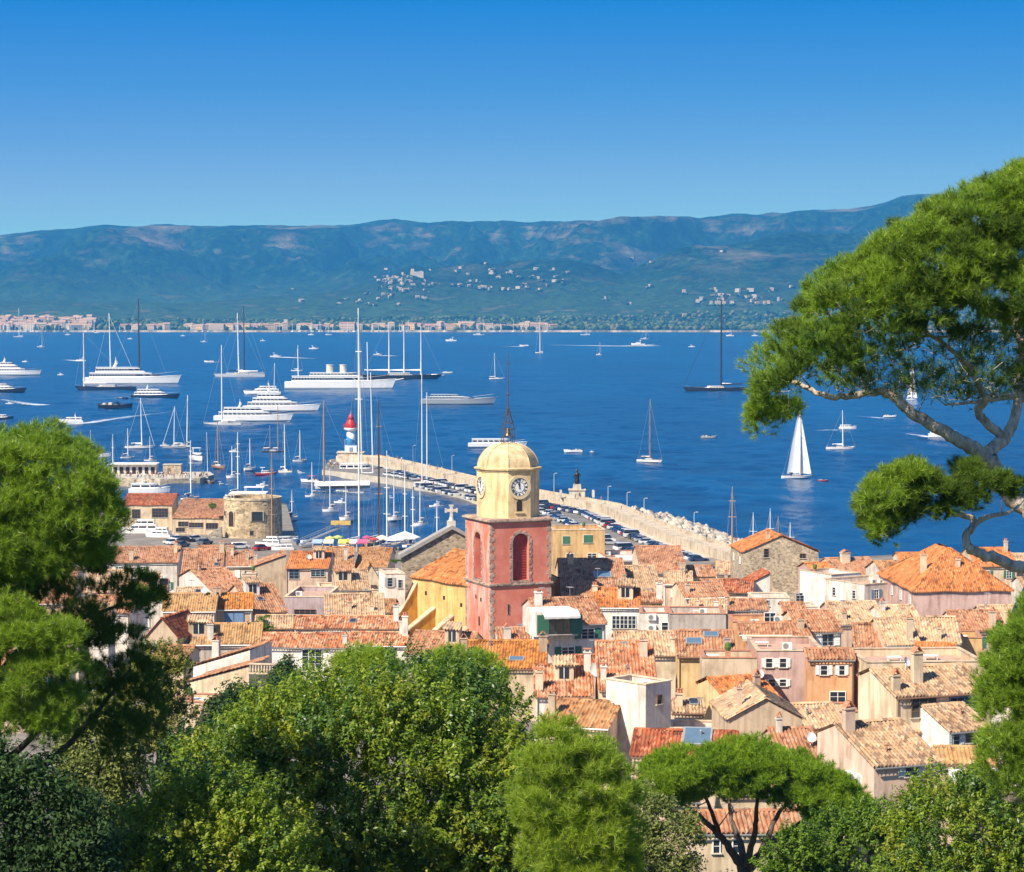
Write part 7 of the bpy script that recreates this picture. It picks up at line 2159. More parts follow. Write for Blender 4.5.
for x, y, l, tp, lab in ((150, 462, 12, 436, 'little sloop above the white jetty shed'), (128, 459, 13, 428, 'sloop between the pine and the white jetty shed'), (232, 478, 12, 446, 'small sloop right of the jetty end'), (250, 470, 11, 438, 'small sloop left of the red fishing boat'), (300, 462, 13, 430, 'small sloop off the lighthouse mole end'), (312, 498, 14, 462, 'yacht with a low mast behind the gangway'), (330, 512, 16, 468, 'yacht with a slim mast above the quay stalls'), (346, 520, 14, 480, 'small yacht left of the great white mast'), (394, 520, 14, 470, 'small yacht right of the brown mast'), (420, 526, 14, 482, 'small yacht in the water behind the white parasol')):
    sloop(lab, x, y, l, tp, 25 if l % 2 else 200, 'white', x, 'white', 1.0, rk=0, group=GH)
for x, y, l, dg, lab in ((222, 486, 12, 20, 'tiny white launch beside the jetty end'), (262, 486, 12, 190, 'tiny white launch behind the round tower canopy'), (300, 474, 11, 0, 'white dinghy near the wooden sailboat'), (340, 503, 13, 170, 'white launch under the long boom awning'), (392, 500, 12, 10, 'white launch off the inner car quay'), (436, 507, 14, 200, 'white launch left of the tower top'), (165, 446, 10, 0, 'white launch above the jetty kiosk'), (234, 452, 10, 180, 'white launch above the round tower mast')):
    small_motor(lab, x, y, l, dg, 'white', True, group=GH)
# ================================================================== the port
# --- round tower
TDp = 588.0
q = P(253, 540, TDp)
rt = empty('round_tower', (q[0], q[1], 2.0)); tag(rt, 'squat round rubble stone tower by the harbour water', 'tower')
rr_ = 28.5 * TDp / F
ht = P(253, 497, TDp)[2] - 2
k = MB(); k.lathe([(rr_ * 1.06, -4), (rr_ * 1.03, ht * .3), (rr_, ht), (rr_ - .7, ht), (rr_ - .7, ht - 1.0), (.01, ht - 1.0)], 48)
k.build('wall', rubble('round tower rubble', (.40, .31, .20), 1.3), rt)
k = MB(); k.lathe([(rr_ + .12, ht - .45), (rr_ + .18, ht - .4), (rr_ + .18, ht + .12), (rr_ - .75, ht + .12), (rr_ - .75, ht - .1)], 48, caps=False); k.build('parapet', rubble('tower parapet', (.46, .38, .27), 1.6), rt)
def radial(name, ang, z, w_, h_, arch=False, m=None):
    k = MB(); r = rr_ * 1.02
    pts = arch_pts(w_, 0, h_) if arch else [(-w_ / 2, 0), (w_ / 2, 0), (w_ / 2, h_), (-w_ / 2, h_)]
    k.prism(pts, -r - .02, -r + 1.0, 'y', 0)
    t_ = [(x * 1.25, -.1 + (y_ * 1.12)) for x, y_ in pts]
    k.prism(t_, -r + .04 - .2, -r + .9, 'y', 1)
    k.v = [(x, y - .24 if i < len(pts) else y, zz) for i, (x, y, zz) in enumerate(k.v)]
    o = k.build(name, [m or dark, plain('tower opening stone', (.5, .41, .29), .9)], rt); o.location = (0, 0, z); o.rotation_euler = (0, 0, ang)
radial('arched_door', R(-40), 3.0, 1.6, 3.6, True); radial('window', R(14), 4.4, 2.6, 2.2, False, glass()); radial('small_window', R(3), 1.0, .8, 1.0); radial('small_window', R(-62), 5.4, .7, 1.1)
k = MB(); k.box((-1, 0, ht + 1.1), (9, 6.5, .16)); 
for sx in (-5, 3):
    for sy in (-3, 3): k.tube([(sx, sy, ht - 1), (sx, sy, ht + 1.1)], .08, 6)
k.build('terrace_canopy', plain('cream canopy', (.72, .68, .60), .8), rt)
# stairs up to the tower door
k = MB()
for i in range(9): k.box((-11.2 + i * .5, -5.6, .1 + i * .16), (.51, 1.8, .2 + i * .32))
st_ = k.build('stone_stairs', rubble('stair stone', (.33, .29, .24), 1.5)); st_.location = (q[0], q[1], 2.0)
tag(st_, 'grey stone stairway climbing to the round tower door', 'stairs')
# --- harbour building
hb = H('long low harbour building with a shallow orange roof and deep loggias', 172, 224, 518, 499, 'F', -3, 'cream', 'terra', 8, wins=[(183, 524, 10, 5, 'brown'), (196, 525, 14, 5, 'brown'), (212, 526, 12, 6, 'brown'), (180, 530, 9, 4, 'brown')], ch=[], d=592, pitch=.22, cname='harbour_building', cat='building', back=.3)
H('harbour building wing with a red roof and dark openings', 122, 172, 505, 494, 'F', 0, 'cream', 'red', 8, wins=[(136, 514, 8, 9, 'brown'), (160, 513, 16, 9, 'brown')], ch=[], d=603, pitch=.22, cname='harbour_building', cat='building', back=.3)
# --- the long white shed on the jetty
jb = empty('jetty_shed', tuple(PZ(134, 474.5, 2.4))); tag(jb, 'low white shed with dark gaps on the crowded stone jetty', 'shed')
sj = jb.location[1] / F
k = MB(); w_ = 44 * sj
k.box((0, 3, 1.7), (w_, 6, 3.4)); k.build('walls', wall_mat('white'), jb)
k = MB(); k.box((0, 2.4, 3.55), (w_ + .8, 8.0, .22)); k.build('roof', plain('flat white roofing', (.70, .68, .64), .9), jb)
for i in range(7):
    k = MB(); k.box((-w_ / 2 + (i + .5) * w_ / 7, -.02, 1.35), (w_ / 7 * .6, .1, 2.3)); k.build('opening', dark, jb)
b2 = empty('jetty_kiosk', tuple(PZ(172, 474.5, 2.4))); tag(b2, 'small tan stone block house on the jetty beside the white shed', 'kiosk')
k = MB(); k.box((0, 2, 1.6), (18 * sj, 4, 3.2)); k.build('walls', wall_mat('stone'), b2)
k = MB(); k.box((0, 2, 3.3), (18.6 * sj, 4.4, .2)); k.build('roof', conc, b2)
k = MB(); k.box((-1, -.02, 1.1), (1.1, .1, 2.2)); k.build('door', frame_mat('brown'), b2)
# --- lighthouse
q = PZ(351, 461, 2.0); ld = q[1]; ls = ld / F
lh = empty('lighthouse', (q[0], q[1], 2.0)); tag(lh, 'white lighthouse with a slanting blue band and a red lantern at the mole end', 'lighthouse')
H_ = 44 * ls; wl = paint('white'); rl = plain('lighthouse red', (.50, .03, .025), .4)
k = MB(); k.box((0, 0, 1.6), (9.5, 9.5, 3.2)); k.box((0, 0, 3.3), (10.1, 10.1, .25)); k.build('stone_base', stucco('lighthouse base', (.58, .50, .38)), lh)
k = MB(); k.box((0, 0, 3.4 + H_ * .07), (4.3, 4.3, H_ * .15)); k.build('plinth', wl, lh)
k = MB(); k.box((.2, -2.2, 3.4 + H_ * .06), (1.4, .2, H_ * .10)); k.build('door', frame_mat('blue'), lh)
m, t, b = nodes_of('slant-banded shaft')
v = coords(t); sp = t.nodes.new('ShaderNodeSeparateXYZ'); t.links.new(v, sp.inputs[0])
sl_ = math_(t, 'MULTIPLY_ADD', sp.outputs[0], .55, sp.outputs[2])
band = ramp(t, math_(t, 'FRACT', math_(t, 'DIVIDE', sl_, 8.4)), [(0.0, (.80, .79, .77)), (0.56, (.05, .26, .55))], 'CONSTANT')  # slanting blue bands over the white shaft colour
t.links.new(band, b.inputs['Base Color']); b.inputs['Roughness'].default_value = .5
z0 = 3.4 + H_ * .14; z1 = H_ * .69
k = MB(); k.lathe([(1.75, z0), (1.45, z1)], 20); k.build('shaft', m, lh, True)
k = MB(); k.lathe([(1.45, z1 - .1), (2.5, z1 + .5), (2.6, z1 + .9), (2.6, z1 + 1.1), (1.6, z1 + 1.1)], 20); k.build('gallery', wl, lh)
k = MB(); k.lathe([(1.8, z1 + 1.1), (2.0, z1 + 1.6), (1.8, z1 + 2.8), (1.2, z1 + 4.2)], 20, caps=False)
k.build('lantern', rl, lh, True)
k = MB(); k.lathe([(1.25, z1 + 4.1), (.8, z1 + 5.5), (.22, z1 + 6.2), (.1, z1 + 7.0), (.02, z1 + 7.2)], 20); k.build('cupola', rl, lh, True)
k = MB()
for i in range(14):
    a = 2 * math.pi * i / 14; k.tube([(2.55 * math.cos(a), 2.55 * math.sin(a), z1 + 1.0), (2.8 * math.cos(a), 2.8 * math.sin(a), z1 + 2.4)], .06, 4)
k.tube([(2.8 * math.cos(2 * math.pi * i / 20), 2.8 * math.sin(2 * math.pi * i / 20), z1 + 2.4) for i in range(21)], .07, 4); k.build('railing', rl, lh)
# --- bronze statue on its pedestal
q = PZ(577, 506, 2.0); ss_ = q[1] / F
stt = empty('statue', (q[0], q[1], 4.6)); tag(stt, 'dark bronze statue of a man in a cocked hat on the sea wall', 'statue')
brz = plain('dark bronze', (.05, .045, .04), .45, .7, .3, 2)
bz = 3.6; sc_ = 15 * ss_ / 1.95
k = MB()
prof_ = [(.0, 0.0), (.30, .02), (.34, .45), (.26, .85), (.31, 1.2), (.33, 1.4), (.16, 1.52), (.09, 1.58), (.13, 1.68), (.125, 1.78), (.02, 1.86)]
k.lathe([(r * sc_, bz + z * sc_) for r, z in prof_], 14)
k.tube([(.26 * sc_, 0, bz + 1.38 * sc_), (.42 * sc_, -.05, bz + 1.1 * sc_), (.34 * sc_, -.25 * sc_, bz + .92 * sc_)], [.10 * sc_, .08 * sc_, .05 * sc_], 7)
k.tube([(-.26 * sc_, 0, bz + 1.38 * sc_), (-.40 * sc_, .02, bz + 1.08 * sc_), (-.42 * sc_, -.05, bz + .80 * sc_)], [.10 * sc_, .08 * sc_, .05 * sc_], 7)
k.build('figure', brz, stt, True)
k = MB(); k.add([(-.30 * sc_, .02, bz + 1.80 * sc_), (.30 * sc_, .02, bz + 1.80 * sc_), (0, -.16 * sc_, bz + 1.8 * sc_), (0, .16 * sc_, bz + 1.8 * sc_), (0, 0, bz + 2.0 * sc_)], [(0, 2, 4), (2, 1, 4), (1, 3, 4), (3, 0, 4), (0, 3, 1, 2)]); k.build('cocked_hat', brz, stt)
k = MB(); k.box((0, 0, 1.0), (4.4, 4.4, 2.0)); k.box((0, 0, 2.1), (4.9, 4.9, .25)); k.box((0, 0, 2.9), (2.4, 2.4, 1.5), taper=.85); k.box((0, 0, -1.3), (6.5, 6.5, 2.6))
k.build('pedestal', stucco('pedestal stone', (.56, .50, .41)), stt)
for sx in (-1, 1):
    k = MB()
    for i in range(6): k.box((sx * 4.6, -2.6 + i * 1.05, .9), (.6, .6, 1.8))
    k.box((sx * 4.6, 0, .1), (.4, 6.2, .3)); k.build('stone_parapet', stucco('pedestal stone', (.56, .50, .41)), stt)
# --- cars on the quay
def car_proto(colname, col, van=False):
    root = empty('parked_car'); bp = plain('car paint ' + colname, col, .22, .15, .03, .5, .6)
    L, W = (4.3, 1.78) if not van else (4.9, 1.95)
    hb_, ht_ = (.82, 1.46) if not van else (1.0, 2.0)
    k = MB()
    prof = [(-L / 2, .28), (L / 2, .28), (L / 2, .62), (L / 2 - .12, .74), (L / 2 - 1.15, hb_ + .02), (-L / 2 + .15, hb_ + .06), (-L / 2, .7)] if not van else [(-L / 2, .3), (L / 2, .3), (L / 2, .8), (L / 2 - .8, hb_ + .1), (-L / 2 + .05, hb_ + .1), (-L / 2, .8)]
    k.prism(prof, -W / 2, W / 2, 'y')
    rp = [(L / 2 - 1.95, ht_), (-L / 2 + .95, ht_), (-L / 2 + .9, ht_ - .05), (L / 2 - 1.9, ht_ - .05)] if not van else [(L / 2 - 1.45, ht_), (-L / 2 + .1, ht_), (-L / 2 + .1, ht_ - .06), (L / 2 - 1.4, ht_ - .06)]
    k.prism(rp[::-1], -W * .40, W * .40, 'y')
    k.build('body', bp, root)
    k = MB()
    gp = [(L / 2 - 1.2, hb_ + .01), (L / 2 - 1.93, ht_ - .06), (-L / 2 + .93, ht_ - .06), (-L / 2 + .3, hb_ + .05)] if not van else [(L / 2 - .85, hb_ + .08), (L / 2 - 1.43, ht_ - .07), (-L / 2 + .12, ht_ - .07), (-L / 2 + .08, hb_ + .08)]
    n0 = len(k.v); k.prism(gp[::-1], -W * .46, W * .46, 'y')
    k.v = [(x, y * (.88 if z > hb_ + .3 else 1.0), z) for x, y, z in k.v]
    k.build('windows', darkwin, root)
    for sx in (-1, 1):
        for sy in (-1, 1):
            k = MB(); k.lathe([(.32, 0), (.32, .2)], 14)
            k.v = [(x + sx * L * .31, (z - .1) + sy * (W / 2 - .1), y + .32) for x, y, z in k.v]
            k.build('wheel', plain('tyre rubber', (.03, .03, .03), .9), root)
    for sy in (-1, 1):
        k = MB(); k.box((L / 2 + .005, sy * W * .36, .64), (.03, .34, .14)); k.build('headlight', plain('lamp glass', (.7, .7, .68), .1), root)
    return root
CARS = [('white', (.78, .78, .77)), ('black', (.02, .02, .022)), ('silver grey', (.42, .43, .45)), ('dark blue', (.03, .05, .12)), ('red', (.40, .03, .03)), ('dark grey', (.12, .125, .13)), ('white van', (.78, .77, .75))]
protos = {}
ORD = ['first', 'second', 'third', 'fourth', 'fifth', 'sixth', 'seventh', 'eighth', 'ninth', 'tenth', 'eleventh', 'twelfth', 'thirteenth', 'fourteenth']
cnt = {}
def put_car(p, ang, where, z=2.03):
    ci = int(rng.choice(len(CARS), p=[.30, .20, .16, .10, .06, .12, .06]))
    nm, col = CARS[ci]
    if ci not in protos: protos[ci] = o = car_proto(nm, col, ci == 6)
    else: o = copy_tree(protos[ci])
    o.location = (p[0], p[1], z); o.rotation_euler = (0, 0, ang + rng.normal(0, .03))
    kk = (nm, where); cnt[kk] = cnt.get(kk, 0) + 1
    j = cnt[kk] - 1
    nmx = nm if 'van' in nm else nm + ' car'
    tag(o, '%s parked %s, %s of its colour from the lighthouse' % (nmx, where, ORD[j] if j < len(ORD) else str(j + 1)), 'car', 'cars parked along the mole')
inn_path = subdiv(inn, 2.6); w_path = subdiv(wb, 2.6)
def along(path, off, px0, px1, where, step, skip=.12, face=math.pi / 2):
    pth = offset(path, off)
    for i, p in enumerate(pth[:-1]):
        px = 512 + F * p[0] / p[1]
        if not (px0 <= px <= px1) or i % step or rng.random() < skip: continue
        d_ = pth[i + 1] - p
        put_car(p, math.atan2(d_[1], d_[0]) + face, where)
along(w_path, -5.2, 400, 700, 'along the sea wall', 1)
along(w_path, -14.5, 420, 650, 'in the middle row', 1, .25)
along(inn_path, 4.0, 385, 560, 'on the quay edge', 2, .3, 0)
for (x, y, d_) in ((176, 541, 575), (186, 542, 572), (196, 541, 575), (182, 548, 560), (170, 545, 566), (205, 545, 566), (240, 551, 556), (262, 553, 552), (228, 552, 554)):
    q = P(x, y, d_); put_car(q, rng.uniform(0, 3), 'by the round tower', ground(d_) + .02)
# --- street lamps and posts along the sea wall
for i, (x, y, top, lab) in enumerate(((554, 500, 474, 'beside the statue, on its lighthouse side'), (608, 512, 487, 'just past the statue'), (627, 524, 493, 'where the wall begins to widen'), (644, 528, 499, 'over the middle of the car rows'), (694, 550, 513, 'near the landward end of the wall'), (345, 462, 440, 'at the lighthouse foot'), (512, 496, 468, 'behind the tower dome'), (413, 470, 446, 'half way along the outer arm'), (452, 480, 456, 'left of the bell tower'))):
    q = PZ(x, y, 2.1); hh = P(x, top, q[1])[2] - 2
    lp = empty('street_lamp', (q[0], q[1], 2.05)); tag(lp, 'slim pale lamp post on the sea wall ' + lab, 'street lamp', 'lamp posts on the mole')
    k = MB(); k.tube([(0, 0, 0), (0, 0, hh)], [.10, .06], 8); k.lathe([(.28, 0), (.28, .3), (.17, .5)], 8); k.build('post', plain('galvanised post', (.60, .60, .58), .5, .2), lp)
    k = MB(); k.tube([(0, 0, hh), (.25, 0, hh + .15), (.5, 0, hh + .2)], [.06, .05, .05], 6); k.box((.65, 0, hh + .17), (.5, .3, .14)); k.build('lamp_head', plain('lamp housing', (.5, .5, .5), .5), lp)
# --- people: one continuous body, clothes in its own skin of colours
def person_proto(top, leg, pose):
    sk = (.50, .30, .21)
    joints = {'pel': (0, 0, .92), 'che': (0, 0, 1.28), 'nec': (0, 0, 1.47), 'hd0': (0, -.01, 1.56), 'hd1': (0, -.01, 1.72)}
    me = bpy.data.meshes.new('person'); V, E, Rr = [], [], []
    def vtx(p, r): V.append(p); Rr.append(r); return len(V) - 1
    pel = vtx(joints['pel'], .15); che = vtx(joints['che'], .155); nec = vtx(joints['nec'], .06); h0 = vtx(joints['hd0'], .085); h1 = vtx(joints['hd1'], .085)
    E += [(pel, che), (che, nec), (nec, h0), (h0, h1)]
    st_ = .22 if pose else .04
    for s in (-1, 1):
        a = vtx((s * .10, 0, .86), .09); b_ = vtx((s * .11, -s * st_ * .5 - .02, .48), .062); c = vtx((s * .11, -s * st_ + .03, .07), .042); f = vtx((s * .12, -s * st_ - .13, .04), .038)
        E += [(pel, a), (a, b_), (b_, c), (c, f)]
        a = vtx((s * .20, 0, 1.38), .058); b_ = vtx((s * .26, s * st_ * .3, 1.10), .044); c = vtx((s * .25, s * st_ * .5 - .08, .86), .032); f = vtx((s * .25, s * st_ * .5 - .11, .76), .030)
        E += [(che, a), (a, b_), (b_, c), (c, f)]
    me.from_pydata(V, E, [])
    o = bpy.data.objects.new('tmp', me); COL.objects.link(o)
    sm_ = o.modifiers.new('s', 'SKIN')
    for i, r in enumerate(Rr): me.skin_vertices[0].data[i].radius = (r, r * .8)
    me.skin_vertices[0].data[0].use_root = True
    ss = o.modifiers.new('u', 'SUBSURF'); ss.levels = 1
    dg = bpy.context.evaluated_depsgraph_get(); ev = o.evaluated_get(dg)
    m2 = bpy.data.meshes.new_from_object(ev)
    bpy.data.objects.remove(o)
    m2.materials.clear()
    for mm in (plain('skin', sk, .6), plain('shirt %s' % (top,), top, .85), plain('trousers %s' % (leg,), leg, .85), plain('dark hair', (.05, .035, .025), .7)): m2.materials.append(mm)
    mi = []
    for pl in m2.polygons:
        z = pl.center.z; x = abs(pl.center.x)
        mi.append(3 if z > 1.68 or (z > 1.56 and pl.center.y > .03) else 0 if (z > 1.42 and x < .14) or (x > .19 and z < 1.12) else 1 if z > .92 else 2 if z > .1 else 3)
    m2.polygons.foreach_set('material_index', mi)
    m2.name = 'person'
    return m2
PCOL = [((.75, .74, .72), (.06, .08, .16)), ((.45, .05, .05), (.30, .26, .2)), ((.05, .09, .22), (.55, .5, .42)), ((.06, .06, .07), (.05, .06, .1)), ((.20, .42, .62), (.62, .6, .56)), ((.62, .42, .10), (.1, .1, .12))]
PN = ['white top and navy trousers', 'red top and tan trousers', 'navy top and cream trousers', 'black top and dark trousers', 'sky blue top and pale trousers', 'mustard top and dark trousers']
pm = [person_proto(a, b_, i % 2) for i, (a, b_) in enumerate(PCOL)]
def people(n, fn, z, where, grp):
    for i in range(n):
        j = int(rng.integers(len(pm))); p = fn()
        o = link('person', pm[j]); o.location = (p[0], p[1], z); o.rotation_euler = (0, 0, rng.uniform(0, 6.28)); o.scale = (1, 1, rng.uniform(.93, 1.05))
        tag(o, 'person in %s %s' % (PN[j], where), 'person', grp)
people(62, lambda: PZ(rng.uniform(114, 208), rng.uniform(476, 479.5), 2.4), 2.4, 'in the crowd on the stone jetty', 'crowd on the jetty')
people(26, lambda: PZ(rng.uniform(324, 345), rng.uniform(464, 469), 2.0), 2.03, 'on the mole end by the lighthouse', 'people at the mole end')
wtop = offset(subdiv(wb, 4), 2.4)
people(16, lambda: wtop[int(rng.integers(4, len(wtop) - 4))] + rng.normal(0, .8, 2), 4.6, 'strolling on top of the sea wall', 'people on the sea wall')
people(14, lambda: PZ(rng.uniform(320, 400), rng.uniform(553, 557), 2.0), 2.0, 'among the stalls on the harbour quay', 'people at the stalls')
# --- stalls, parasols and parked things on the harbour quay
def parasol(label, px, py, d_, r, col, h=2.7):
    q = P(px, py, d_); gz = ground(d_)
    ro = empty('parasol', (q[0], q[1], gz)); tag(ro, label, 'parasol', 'parasols and stalls on the quay')
    k = MB(); k.lathe([(r, h), (r * .55, h + r * .2), (.05, h + r * .38)], 8, caps=False); k.lathe([(r, h), (r * 1.0, h - .28)], 8, caps=False)
    k.build('canopy', plain('parasol %.2f %.2f %.2f' % col, col, .8), ro)
    k = MB(); k.tube([(0, 0, 0), (0, 0, h + r * .38)], .05, 6); k.build('pole', spar_w, ro)
parasol('large white parasol over the quay tables left of the church gable', 405, 546, 556, 3.6, (.76, .75, .72)); parasol('white parasol overlapping the large one', 396, 548, 552, 2.6, (.76, .75, .72))
parasol('bright pink parasol beside the great white mast', 367, 548, 556, 1.1, (.50, .08, .16)); parasol('lime green parasol at the stalls', 338, 549, 556, 1.3, (.36, .46, .14)); parasol('red parasol at the edge of the stalls', 374, 551, 552, 1.1, (.45, .07, .07)); parasol('yellow parasol at the stalls', 330, 550, 554, 1.2, (.55, .46, .16)); parasol('cream parasol near the brown mast', 382, 549, 554, 1.8, (.66, .60, .48))
for i, (x, y, col, lab) in enumerate(((344, 553, (.62, .68, .10), 'lime green fabric'), (352, 554, (.72, .70, .66), 'white'), (362, 554, (.55, .10, .20), 'crimson fabric'), (328, 553, (.70, .62, .46), 'sand-coloured'), (318, 553, (.30, .40, .55), 'blue-grey'))):
    d_ = 550; q = P(x, y, d_)
    ro = empty('market_stall', (q[0], q[1], ground(d_))); tag(ro, lab + ' market stall with a sloping awning on the harbour quay', 'stall', 'parasols and stalls on the quay')
    k = MB(); k.box((0, 0, .45), (2.2, 1.2, .9)); k.build('counter', plain('stall timber', (.35, .25, .15), .8), ro)
    k = MB(); k.add([(-1.3, -1, 2.1), (1.3, -1, 2.1), (1.3, .9, 2.7), (-1.3, .9, 2.7), (-1.3, -1, 1.85), (1.3, -1, 1.85)], [(0, 1, 2, 3), (0, 4, 5, 1)]); k.build('awning', plain('stall cloth %.2f%.2f' % col[:2], col, .8), ro)
    k = MB()
    for sx in (-1.2, 1.2):
        for sy in (-.9, .8): k.tube([(sx, sy, 0), (sx, sy, 2.3 if sy < 0 else 2.7)], .04, 5)
    k.build('posts', spar_w, ro)
q = P(341, 546, 562); ro = empty('cafe_sign', (q[0], q[1], 2.0)); tag(ro, 'ochre board canopy on thin posts over the harbour quay', 'canopy')
k = MB(); k.box((0, 0, 5.6), (4.6, 1.6, .9)); k.build('board', plain('ochre board', (.52, .36, .10), .8), ro)
k = MB(); [k.tube([(sx, 0, 0), (sx, 0, 5.2)], .07, 6) for sx in (-2.1, 2.1)]; k.build('posts', spar_d, ro)
# gangway at the harbour
q = P(320, 547, 560); ro = empty('gangway', (q[0], q[1], 2.0), R(25)); tag(ro, 'grey gangway ramp tilted over the quay edge right of the round tower', 'gangway')
k = MB(); k.add([(-5, -.9, 1.0), (5, -.9, 4.6), (5, .9, 4.6), (-5, .9, 1.0), (-5, -.9, .8), (5, -.9, 4.4), (5, .9, 4.4), (-5, .9, .8)], [(0, 1, 2, 3), (4, 7, 6, 5), (0, 4, 5, 1), (3, 2, 6, 7), (1, 5, 6, 2), (0, 3, 7, 4)]); k.build('ramp', plain('grey aluminium', (.30, .31, .33), .5, .5), ro)
k = MB()
for sy in (-.85, .85): k.tube([(-5, sy, 2.0), (5, sy, 5.6)], .05, 5); [k.tube([(x, sy, 2.8 + x * .36 - .9), (x, sy, 2.8 + x * .36 + 1.0)], .035, 4) for x in (-4, -2, 0, 2, 4)]
k.tube([(4.4, 0, 0), (4.4, 0, 4.3)], .12, 6)
k.build('handrail', plain('grey aluminium', (.30, .31, .33), .5, .5), ro)

# ================================================================== the far shore
FW = [plain('far wall cream', (.46, .38, .30), .9), plain('far wall rose', (.48, .37, .30), .9), plain('far wall white', (.46, .43, .39), .9), plain('far wall ochre', (.58, .42, .24), .9)]
FR = [plain('far roof terracotta', (.33, .20, .14), .9), plain('far roof pale', (.40, .28, .21), .9)]
far_meshes = []
for i, (w_, d_, h_) in enumerate(((11, 9, 7), (16, 10, 8), (9, 8, 10), (22, 10, 9))):
    for j in range(4):
        k = MB()
        k.box((0, 0, h_ / 2 - 1), (w_, d_, h_ + 2), 0)
        k.prism([(-d_ / 2 - .5, h_), (d_ / 2 + .5, h_), (0, h_ + 2.2)], -w_ / 2 - .4, w_ / 2 + .4, 'x', 1)
        for lv in range(2):
            for q in range(int(w_ / 3)):
                k.box((-w_ / 2 + (q + .5) * 3 + .3, -d_ / 2 - .03, 1.8 + lv * 3.2), (1.1, .08, 1.5), 2)
        me = bpy.data.meshes.new('shore_house'); me.from_pydata(k.v, [], k.f)
        for mm in (FW[j], FR[(i + j) % 2], plain('far window dark', (.06, .06, .07), .4)): me.materials.append(mm)
        me.polygons.foreach_set('material_index', k.m); me.update(); far_meshes.append((me, ('cream', 'rose', 'white', 'ochre')[j]))
FH = []
def far_house(px, d_, where, grp, wh=None, sc=1.0):
    j = int(rng.integers(len(far_meshes))) if wh is None else int(rng.choice(wh))
    me, cn = far_meshes[j]
    u = (px - 512) / F
    o = link('shore_house', me); x = u * d_; FH.append((x, d_))
    o.location = (x, d_, hill_z(x, d_) - .3); o.rotation_euler = (0, 0, rng.normal(0, .35)); o.scale = (sc * rng.uniform(.8, 1.25),) * 2 + (sc * rng.uniform(.8, 1.2),)
    tag(o, '%s house %s' % (cn, where), 'house', grp)
for i in range(104): far_house(rng.uniform(-6, 92), 5965 + 420 * rng.random() ** 1.3, 'packed in the pale marina town on the far shore', 'far marina town', None, 1.5)
for i in range(56): far_house(rng.uniform(122, 336), rng.uniform(5965, 6060), 'strung along the far beach behind the big yachts', 'houses along the far beach', None, 1.35)
for i in range(70): far_house(rng.uniform(338, 556), rng.uniform(5965, 6060), 'in the waterfront row of the far village', 'far village waterfront', [0, 1, 4, 5, 9, 12, 13, 3, 7, 2, 6], 1.5)
def hill_house(px, py, where, grp, sc=1.0):
    """stand a house where the line of sight through that spot meets the hillside"""
    for d_ in np.arange(6100, 10500, 30.0):
        p = P(px, py, d_)
        if hill_z(p[0], d_) >= p[2]: break
    far_house(px, d_, where, grp, [2, 6, 10, 14, 0, 4], sc)
for i in range(44): hill_house(rng.normal(404, 16), rng.normal(283, 4.5) , 'of the old hill village around its castle knoll', 'hill village', .66)
for i in range(46): hill_house(rng.uniform(428, 570), rng.normal(281, 6), 'scattered white villa on the wooded ridge right of the hill village', 'villas on the ridge', .62)
for i in range(18): hill_house(rng.uniform(280, 430), rng.uniform(290, 306), 'scattered villa on the wooded slope below the hill village', 'villas below the village', .6)
for i in range(30): hill_house(rng.normal(735, 26), rng.normal(300, 5), 'villa of the pale hamlet behind the tall black mast', 'hamlet on the far slope', .74)
for i in range(8): hill_house(rng.uniform(580, 800), rng.uniform(225, 320), 'lone villa high on the wooded far slope', 'lone villas', .6)
cas = None
for d_ in np.arange(6100, 10500, 20.0):
    p = P(417, 277, d_)
    if hill_z(p[0], d_) >= p[2]: break
cas = empty('castle_ruin', (p[0], d_, p[2] - 3)); tag(cas, 'ruined castle block crowning the far hill village', 'castle')
k = MB(); k.box((0, 0, 9), (42, 20, 22)); k.box((-14, 0, 18), (10, 12, 22)); k.box((13, 0, 15), (9, 12, 14)); k.build('walls', plain('castle stone', (.42, .36, .29), .9, 0, .2, .1), cas)
# church towers and block of the far village
fv = empty('far_church_tower', (0, 0, 0)); x = (286 - 512) / F * 6020; fv.location = (x, 6020, 4); tag(fv, 'pale square tower standing above the far beach houses', 'tower')
k = MB(); k.box((0, 0, 12), (9, 9, 26)); k.build('walls', FW[2], fv); k = MB(); k.box((0, 0, 25.6), (10, 10, 1.2)); k.build('cornice', FW[0], fv)
# masts of the far marina
me_m = MB(); me_m.tube([(0, 0, 0), (0, 0, 19)], .38, 5); me_m.box((0, 0, .6), (9, 3, 1.6)); me_m.tube([(0, 0, 2.6), (-4, 0, 2.8)], .3, 5)
mm_ = me_m.build('distant_sailboat', spar_w); mast_mesh = mm_.data
first = True
for i in range(64):
    px = rng.uniform(0, 86) if i < 22 else rng.uniform(300, 556) if i < 54 else rng.uniform(90, 300)
    o = mm_ if first else link('distant_sailboat', mast_mesh); first = False
    o.location = ((px - 512) / F * 5925, 5925 + rng.uniform(-12, 2), 0); o.rotation_euler = (0, 0, rng.uniform(0, 6)); o.scale = (1, 1, rng.uniform(.7, 1.5))
    where = 'pale marina town' if i < 22 else 'far village waterfront' if i < 54 else 'far beach'
    tag(o, 'moored sailboat with a bare white mast before the ' + where, 'sailing boat', 'boats moored off the ' + where)
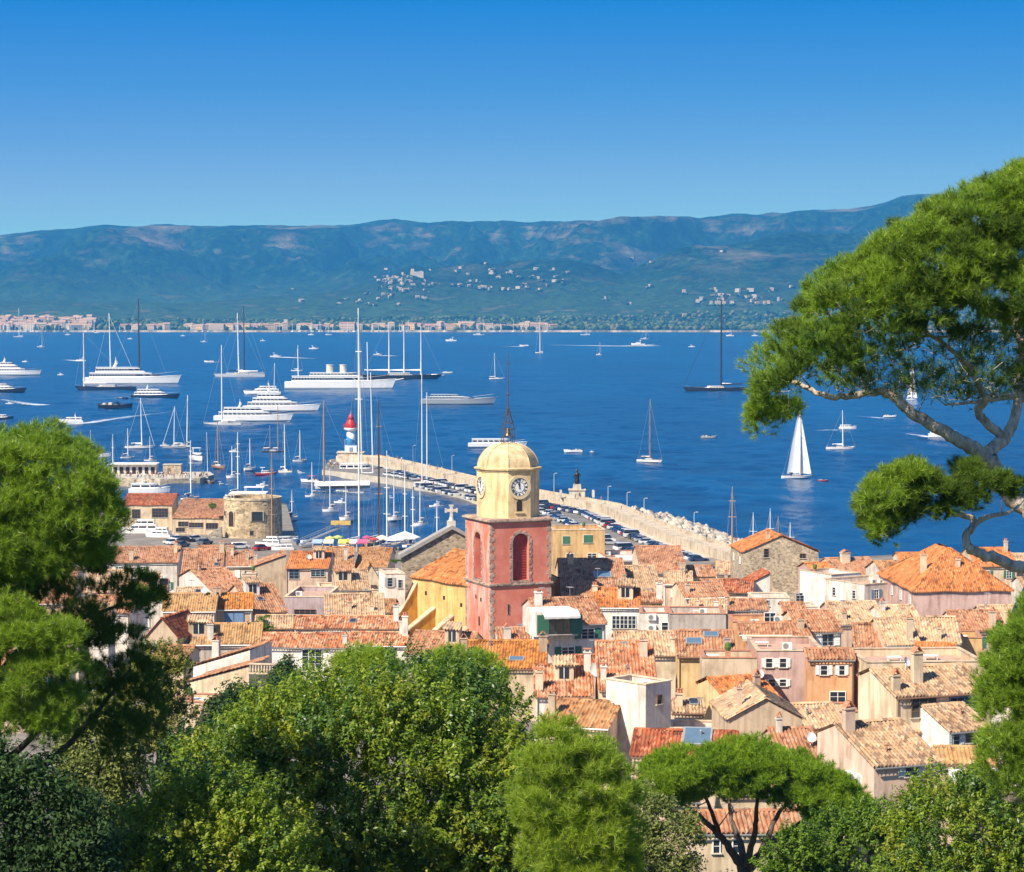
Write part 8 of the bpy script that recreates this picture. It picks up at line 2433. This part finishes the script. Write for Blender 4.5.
# far woods: crowns too many to count
import bmesh
bmm = bmesh.new(); bmesh.ops.create_icosphere(bmm, subdivisions=1, radius=1.0); mt_ = bpy.data.meshes.new('t'); bmm.to_mesh(mt_); bmm.free()
bv = np.array([v.co[:] for v in mt_.vertices]); bf = np.array([p.vertices[:] for p in mt_.polygons])
VV, FF = [], []
rgw = np.random.default_rng(99)
nw = 8000
for i in range(nw):
    px = rgw.uniform(-60, 1080)
    if i < 900: d_ = rgw.uniform(5945, 6080)
    elif i < 4200: d_ = rgw.uniform(6090, 6500)
    else: d_ = 6400 + 420 * rgw.random() ** 1.3
    if i < 900 and px < 560 and rgw.random() < .3: continue
    x = (px - 512) / F * d_
    s = rgw.uniform(2.8, 6.0) * np.array([1.25, 1.25, rgw.uniform(.8, 1.3)])
    if d_ < 6520: s = s * 1.25
    vv = bv * (1 + rgw.normal(0, .16, (len(bv), 1))) * s + np.array([x, d_, hill_z(x, d_) + s[2] * .55])
    VV.append(vv); FF.append(bf + len(FF) * len(bv))
for x, d_ in FH:
    if d_ < 6500: continue
    for q in range(3):
        a = rgw.uniform(0, 6.28); r_ = rgw.uniform(7, 15); X_, D_ = x + r_ * math.cos(a), d_ - abs(r_ * math.sin(a)) * .9
        s = rgw.uniform(3.0, 5.0) * np.array([1.2, 1.2, 1.0])
        VV.append(bv * (1 + rgw.normal(0, .16, (len(bv), 1))) * s + np.array([X_, D_, hill_z(X_, D_) + s[2] * .4])); FF.append(bf + len(FF) * len(bv))
m, t, b = nodes_of('far tree crowns')
g = t.nodes.new('ShaderNodeNewGeometry')
c = ramp(t, g.outputs['Random Per Island'], [(0, (.008, .022, .010)), (.5, (.03, .06, .02)), (.85, (.09, .13, .045)), (1, (.14, .12, .07))])
t.links.new(c, b.inputs['Base Color']); b.inputs['Roughness'].default_value = 1; b.inputs['Specular IOR Level'].default_value = 0
tag(np_mesh('far_woods', np.concatenate(VV), np.concatenate(FF), m), 'dark wooded belt and slopes behind the far shore', 'woods', kind='stuff')
# ================================================================== the air between
k = MB(); k.box((0, 6500, 350), (13000, 14500, 712))
m = bpy.data.materials.new('blue distance'); m.use_nodes = True; t = m.node_tree; t.nodes.clear()
o_ = t.nodes.new('ShaderNodeOutputMaterial'); pv = t.nodes.new('ShaderNodeVolumePrincipled')
pv.inputs['Color'].default_value = HAZE_COL; pv.inputs['Density'].default_value = HAZE_DEN; pv.inputs['Anisotropy'].default_value = 0.0; pv.inputs['Absorption Color'].default_value = (.3, .3, .3, 1)
t.links.new(pv.outputs[0], o_.inputs['Volume'])
hz = k.build('haze', m); tag(hz, 'thin blue air over the bay', 'haze', kind='stuff')
